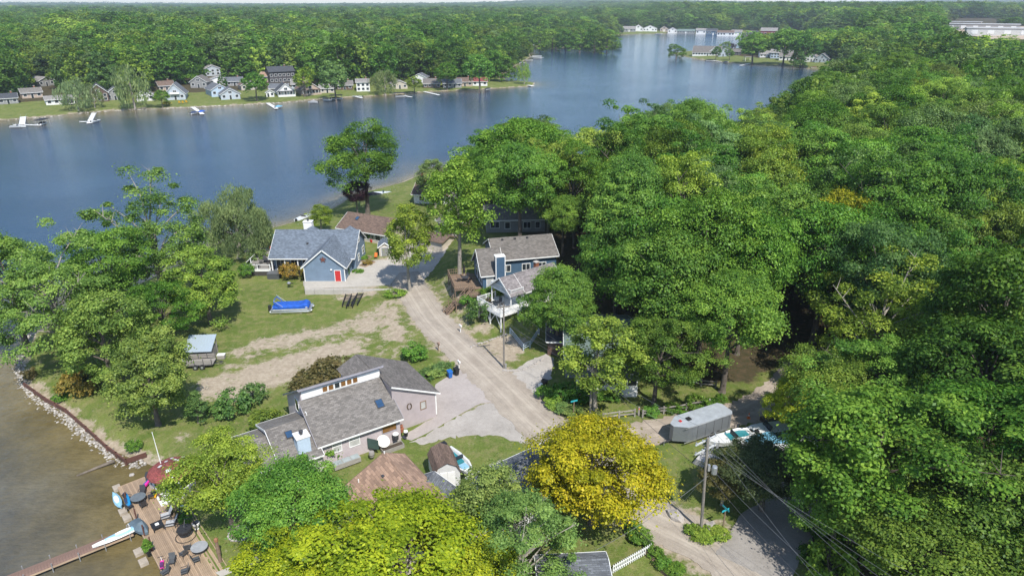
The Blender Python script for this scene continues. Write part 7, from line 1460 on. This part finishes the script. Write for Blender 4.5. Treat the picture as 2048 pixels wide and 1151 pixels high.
x_, y_ = at(263, 948, WL+.1); t_ = bpy.data.objects.new('stone', STM[2]); C.objects.link(t_); tag(t_, 'single pale block lying in the shallow water by the gazebo', 'stone', None, (x_, y_, WL+.05)); t_.scale = (.35, .35, .35)

# ---------------------------------------------------------------- the lake deck, dock and what stands on them
DO = Vector(at(237, 974, -.75)); DE = Vector(at(331, 1153, -.75)); dd_ = (DE-DO).normalized(); da = math.atan2(dd_.y, dd_.x); ldk = thing('lake_deck', 'long wooden deck along the brown shallows at the lower left', 'deck', (DO.x, DO.y, 0), da)
boards(ldk, I4, 0, 3.3, 0, 4.5, -.75, DECKW, .145, 'x'); boards(ldk, I4, 3.36, 9.7, 0, 4.4, -.75, DECKW, .145, 'x'); boards(ldk, I4, 9.86, 19, 0, 4.5, -.75, DECKW, .145, 'x'); boards(ldk, I4, 9.71, 9.85, 0, 4.5, -.745, DECKW, .145, 'y')
MB().box(0, 19, -.09, -.01, -1.0, -.72).build('edge_board', DECKW, ldk); MB().box(0, 19, 4.51, 4.58, -1.0, -.72).build('edge_board', DECKW, ldk); MB().box(-.08, -.01, 0, 4.5, -1.0, -.72).build('edge_board', DECKW, ldk)
for k in range(9): MB().tube([(k*2.2+.3, .05, -2.6), (k*2.2+.3, .05, -.8)], .1, 8).build('piling', POLEW, ldk)
for xq, hq in ((3.1, 1.2), (6.9, 1.6), (9.4, 1.3), (11.9, 1.6)): MB().tube([(xq, .06, -1.5), (xq, .06, -.75+hq)], .07, 8).build('deck_post', REDW, ldk)
def dl_(u, v, z=-.75): q = at(u, v, z); return (q[0], q[1], z)
lp = pier(264, 1060, -40, 1180, 1.15, 'narrow wooden dock running out into the brown shallows from the lake deck', DECKW, None, 1, -.85)
for ch in list(lp.children): bpy.data.objects.remove(ch)
a = Vector(at(266, 1058, -.85)); b = Vector(at(-60, 1188, -.85)); ln = (b-a).length; boards(lp, I4, 0, ln, -.6, .6, 0, plain('redwood_dock', (.20, .125, .095), .85, .35), .24, 'y')
for y_ in (-.62, .56): MB().box(0, ln, y_, y_+.06, -.2, -.02).build('stringer', DECKW, lp)
for k in range(6):
    for y_ in (-.68, .62): MB().tube([(k*ln/6+.3, y_, -1.6), (k*ln/6+.3, y_, .35)], .05, 6).build('dock_post', STEEL, lp)
def kayak(p, rz, label, mats, Ln=3.0, roll=0):
    t_ = thing('kayak', label, 'kayak', p, rz); MB().loft([[(f*Ln, -w_, .16), (f*Ln, -w_*.6, .0), (f*Ln, w_*.6, .0), (f*Ln, w_, .16), (f*Ln, w_*.5, .30), (f*Ln, -w_*.5, .30)] for f, w_ in ((-.5, .03), (-.36, .24), (-.1, .36), (.15, .36), (.36, .24), (.5, .03))]).build('hull', mats[0], t_, smooth=False)
    MB().loft([[(f*Ln, -w_, .305), (f*Ln, w_, .305), (f*Ln, w_, .33), (f*Ln, -w_, .33)] for f, w_ in ((-.2, .12), (-.1, .2), (.1, .2), (.22, .12))]).build('cockpit', mats[1], t_)
    t_.rotation_euler = (roll, 0, rz)
kayak(dl_(236, 1001, -1.0), da, 'light blue and white kayak hanging at the outer edge of the lake deck', (SKYB, WHITE), 3.0, R(18)); kayak(dl_(257, 999, -.4), da-.05, 'bright blue paddle board leaning on the deck post', (plain('bright_blue_board', (.01, .19, .42), .35), NAVYC), 2.6, R(50))
kayak(dl_(295, 968, -.5), R(85), 'pink and blue board on the top corner of the lake deck', (PINK, BLUEP), 1.7, R(-35)); kayak(dl_(232, 1076, -.7), math.atan2(b.y-a.y, b.x-a.x), 'white and blue kayak lying along the narrow dock', (WHITE, SKYB), 3.9); kayak(dl_(248, 1066, -.55), math.atan2(b.y-a.y, b.x-a.x)+.06, 'sky blue sailing board on top of the kayak by the narrow dock', (SKYB, WHITE), 3.2)
p_ = dl_(279, 1004); round_table('round glass table near the blue paddle board on the lake deck', *p_, .72, plain('grey_glass_top', (.13, .15, .16), .15))
for k in range(5): q = k*1.257+.5; chair(('right', 'far right', 'far left', 'near left', 'near right')[k]+' dark sling chair at the glass table on the lake deck', p_[0]+1.1*math.cos(q), p_[1]+1.1*math.sin(q), -.75, q-math.pi/2, CHAR, 'sling chairs round the glass table')
def lounge(u, v, rz, label, mat):
    t_ = thing('lounge_chair', label, 'chair', dl_(u, v), rz); MB().box(-.35, .35, -.35, .4, .3, .45).build('seat_cushion', mat, t_); MB().ext([(-.35, .35, .42), (.35, .35, .42), (.35, .68, 1.05), (-.35, .68, 1.05)], (0, .1, .05)).build('back_cushion', mat, t_)
    for s_ in (-.42, .42): MB().bar((s_, -.4, .6), (s_, .55, .62), .07, .05).build('armrest', CHAR, t_); MB().bar((s_, -.38, 0), (s_, -.38, .6), .06, .06).build('leg', CHAR, t_); MB().bar((s_, .5, 0), (s_, .5, .6), .06, .06).build('leg', CHAR, t_)
lounge(331, 1036, R(-60), 'upper grey cushioned lounge chair in the middle of the lake deck', GREYC); lounge(341, 1051, R(-75), 'lower grey cushioned lounge chair in the middle of the lake deck', GREYC)
t_ = thing('fire_table', 'square black fire table before the grey lounge chairs', 'table', dl_(316, 1056), da); MB().box(-.5, .5, -.5, .5, .45, .52).build('table_top', BLACK, t_); MB().box(-.16, .16, -.16, .16, .52, .58).build('burner', WHITE, t_); [MB().box(p-.04, p+.04, q-.04, q+.04, 0, .45).build('leg', BLACK, t_) for p in (-.42, .42) for q in (-.42, .42)]
t_ = thing('ride_on_toy', 'yellow ride-on toy car on the upper part of the lake deck', 'toy', dl_(310, 990), R(100)); MB().box(-.55, .55, -.3, .3, .15, .38).build('body', YEL, t_); MB().box(-.3, .1, -.25, .25, .38, .62).build('seat', BLACK, t_)
for p in (-.35, .35):
    for q in (-.33, .25): MB().tube([(p, q, .14), (p, q+.08, .14)], .14, 10).build('wheel', RUBBER, t_)
t_ = thing('storage_box', 'grey storage box with a pale front beside the white mats', 'box', dl_(317, 974), R(-20)); MB().box(-.7, .7, -.4, .4, 0, .55).build('box', plain('pale_grey_plastic', (.42, .42, .41), .5), t_); MB().box(-.74, .74, -.44, .44, .55, .65).build('lid', plain('grey_green_lid', (.16, .19, .19), .5), t_)
for i, (u, v, rz) in enumerate(((303, 958, .3), (309, 966, .8))): 
    t_ = thing('deck_bin', ('left', 'right')[i]+' dark grey bin between the gazebo and the pink board', 'bin', dl_(u, v), rz); MB().box(-.45, .45, -.35, .35, 0, .75).build('body', plain('dark_grey_plastic', (.06, .065, .07), .6), t_); MB().box(-.48, .48, -.38, .38, .75, .82).build('lid', CHAR, t_)
for i, (u, v, lx, ly, lb) in enumerate(((333, 992, 2.6, 1.7, 'large white mat lying on the lake deck below the gazebo'), (358, 984, 1.8, 1.2, 'smaller white mat lying near the tree beside the lake deck'))):
    o = MB().box(-lx/2, lx/2, -ly/2, ly/2, 0, .06).build('floating_mat', WHITE); tag(o, lb, 'mat', None, dl_(u, v, -.73), da)
t_ = thing('covered_jet_ski', 'jet ski under a grey cover where the narrow dock meets the lake deck', 'jet ski', dl_(282, 1058), da+.2); MB().loft([[(f, -w_, .1), (f, -w_, .4), (f, -w_*.4, h_), (f, w_*.4, h_), (f, w_, .4), (f, w_, .1)] for f, w_, h_ in ((-1.3, .5, .5), (-.6, .58, .72), (.1, .55, .95), (.6, .45, .7), (1.3, .1, .4))]).build('hull', plain('grey_blue_cover', (.10, .14, .17), .6), t_); MB().box(-1.45, -1.0, -.55, .55, 0, .3).build('float', GELCOAT, t_)
t_ = thing('swing_chair', 'black hanging swing chair with a curved stand on the lower lake deck', 'chair', dl_(372, 1072), R(30)); MB().tube([(.9*math.cos(q*.2), .9*math.sin(q*.2), .04) for q in range(32)], .04, 6).build('ring_base', BLACK, t_)
MB().tube([(.9, 0, .05), (1.05, 0, 1.0), (.75, 0, 1.8), (.2, 0, 2.0)], .045, 6).build('curved_arm', BLACK, t_); MB().loft([[(math.cos(q*.628)*r_, math.sin(q*.628)*r_*.9-.1, z2) for q in range(10)] for r_, z2 in ((.25, .45), (.6, .6), (.72, .95), (.68, 1.1))]).build('basket', plain('black_wicker', (.02, .02, .022), .7), t_); MB().tube([(.2, 0, 2.0), (0, 0, 1.1)], .02, 5).build('chain', STEEL, t_)
for i, (u, v) in enumerate(((345, 1128), (368, 1112), (377, 1100), (370, 1148), (394, 1124), (330, 1150))): chair(('leftmost lower', 'upper middle', 'uppermost', 'lowest middle', 'rightmost', 'bottom left')[i]+' dark metal chair on the bottom part of the lake deck', *dl_(u, v), random.uniform(0, 6), plain('dark_wire_metal', (.08, .085, .09), .5), 'metal chairs on the bottom part of the lake deck')
round_table('low round grey table on the bottom part of the lake deck', *dl_(401, 1104), .75, plain('grey_table', (.30, .31, .32), .5))
t_ = thing('planter_pot', 'dark pot at the deck post holding a tall red tipped plant', 'pot', dl_(297, 1102), 0); MB().lathe([(.22, 0), (.32, .5), (.34, .55)], n=12).build('pot', CHAR, t_); q = dl_(297, 1102, -.25); plant('potted_plant', 'plant', 'cone_0', *q, 1.5, .5, 'mid', 'tall red tipped plant growing in the dark pot on the lake deck')
t_ = thing('scooter', 'pink and purple child scooter parked on the bottom left of the lake deck', 'scooter', dl_(325, 1132), R(115)); MB().box(-.5, .5, -.15, .15, .18, .3).build('body', PINK, t_); MB().box(-.45, .0, -.14, .14, .3, .55).build('seat', plain('purple_plastic', (.10, .03, .12), .5), t_); MB().bar((.45, 0, .25), (.35, 0, .85), .05, .05).build('column', WHITE, t_); MB().bar((.35, -.25, .85), (.35, .25, .85), .04, .04).build('handlebar', BLACK, t_); [MB().tube([(p, -.05, .14), (p, .05, .14)], .14, 10).build('wheel', RUBBER, t_) for p in (-.45, .5)]
for i, (u, v) in enumerate(((338, 1018), (352, 1030), (360, 1042))): q = dl_(u+12, v+2); plant('deck_plant', 'plant', 'shrub_1', q[0], q[1], -.75, 1.0, .6, ('dusk', 'bronze', 'mid')[i], ('top', 'middle', 'lowest')[i]+' of the flowering pots along the inner edge of the lake deck')
t_ = thing('garden_pod', 'turquoise lidded tub at the inner edge of the lake deck', 'tub', dl_(366, 1024), .3); MB().lathe([(.35, 0), (.4, .45)], n=14).build('tub', TEAL, t_); MB().lathe([(.43, .45), (.4, .6), (.1, .68)], n=14).build('lid', SKYB, t_)
x_, y_, z_ = dl_(334, 970); flagpole('leaning white flagpole with a red foot beside the red roofed gazebo', x_, y_, z_, 6.4, False, (-.35, .2))
for i, (u, v) in enumerate(((238, 976), (250, 1023), (258, 1036), (281, 1104), (291, 1124))): o = MB().box(-.45, .45, -.35, .35, -.5, .25).build('float_block', plain('tan_block', (.36, .31, .25), .9, .3)); tag(o, NTH[i]+' pale tan block from the top along the water side of the lake deck', 'block', 'blocks along the lake deck', (*at(u-4, v, -1.4), -1.45), da)
x_, y_, z_ = ag(480, 1067); t_ = thing('fire_ring', 'round stone fire ring on the small lawn right of the lake deck', 'fire pit', (x_, y_, z_))
for k in range(16): q = k*math.pi/8; o = bpy.data.objects.new('stone', STM[k % 4]); C.objects.link(o); o.parent = t_; o.location = (.95*math.cos(q), .95*math.sin(q), .1); o.scale = (.26, .26, .3); o.rotation_euler = (0, 0, q+1.5)
MB().lathe([(.8, .0), (.8, .06)], n=16).build('ash_bed', plain('ash', (.16, .12, .09), .95, .4), t_); [MB().tube([(-.4, -.2+k*.15, .12), (.4, .1+k*.1, .16)], .06, 6).build('log', BROWNW, t_) for k in range(3)]
x_, y_, z_ = ag(441, 1122); t_ = thing('carved_post', 'tall carved wooden post on the lawn beside the garden path', 'post', (x_, y_, z_)); MB().tube([(0, 0, 0), (0, 0, 1.0), (0, 0, 1.1), (0, 0, 2.3)], [.16, .15, .19, .13], 10).build('shaft', BROWNW, t_); MB().lathe([(.13, 2.3), (.2, 2.4), (.18, 2.65), (.05, 2.75)], n=10).build('carved_head', plain('carved_wood', (.24, .12, .06), .8), t_)
x_, y_, z_ = ag(394, 1056); t_ = thing('white_urn', 'white urn at the inner edge of the lake deck', 'pot', (x_, y_, z_)); MB().lathe([(.2, 0), (.12, .1), (.32, .5), (.34, .7), (.28, .75)], n=14).build('urn', WHITE, t_); MB().lathe([(.3, .745), (.3, .76)], n=14).build('soil', CHAR, t_)

# ---------------------------------------------------------------- ranch house surroundings
for i, (u, v, lb, mt_) in enumerate(((752, 517, 'orange red garden chair in front of the cream shed', ORANGE), (450, 548, 'turquoise garden chair on the lawn by the silvery willow', TEAL), (775, 478, 'white chair on the patio by the brown roofed house', WHITE), (793, 480, 'white chair beside the red planter on the patio', WHITE))): x_, y_, z_ = ag(u, v); chair(lb, x_, y_, z_+.05, i*1.3, mt_)
x_, y_, z_ = ag(744, 484); t_ = thing('red_planter', 'red barrel planter on the patio behind the ranch house', 'planter', (x_, y_, z_)); MB().lathe([(.35, 0), (.45, .6), (.42, .62)], n=14).build('barrel', RED, t_); plant('potted_plant', 'plant', 'shrub_0', x_, y_, z_+.55, 1.3, .7, 'mid', 'leafy plant in the red barrel planter')
for i, (u, v) in enumerate(((735, 529), (728, 519))):
    x_, y_, z_ = ag(u, v); t_ = thing('garden_bed', ('front', 'back')[i]+' timber edged garden bed at the right of the ranch house', 'planter', (x_, y_, z_+.05), R(62)); MB().box(-1.5, 1.5, -.75, -.65, 0, .3).build('side_board', DECKW, t_); MB().box(-1.5, 1.5, .65, .75, 0, .3).build('side_board', DECKW, t_); MB().box(-1.5, -1.4, -.65, .65, 0, .3).build('end_board', DECKW, t_); MB().box(1.4, 1.5, -.65, .65, 0, .3).build('end_board', DECKW, t_); MB().box(-1.4, 1.4, -.65, .65, 0, .2).build('soil', plain('dark_soil', (.06, .045, .03), .95), t_); plant('bed_plant', 'plant', 'shrub_1', x_, y_, z_+.2, .6, .9, ('rust', 'mid')[i], ('reddish', 'green')[i]+' planting in the '+('front', 'back')[i]+' garden bed right of the ranch house')
pier(556, 476, 519, 466, 1.6, 'white dock between the silvery willow and the ranch house roof', WHITE, None, None, -.9); fb(541, 478, 160, 'teal covered boat beside the white dock behind the ranch house', plain('teal_canvas', (.05, .26, .28), .7), 5)
pier(600, 452, 618, 445, 1.2, 'grey dock at the shore behind the white chimney', GREYW, None, None, -.9); fb(608, 437, 70, 'white boat on a lift behind the small thin young tree', None, 5.5)
fb(745, 392, 10, 'dark boat moored at the foot of the lone maple', BLKC, 5.5); fb(768, 388, 5, 'white boat moored right of the lone maple trunk', None, 5.5); pier(770, 392, 800, 372, 1.4, 'grey dock along the bank right of the lone maple', GREYW, None, None, -.9)
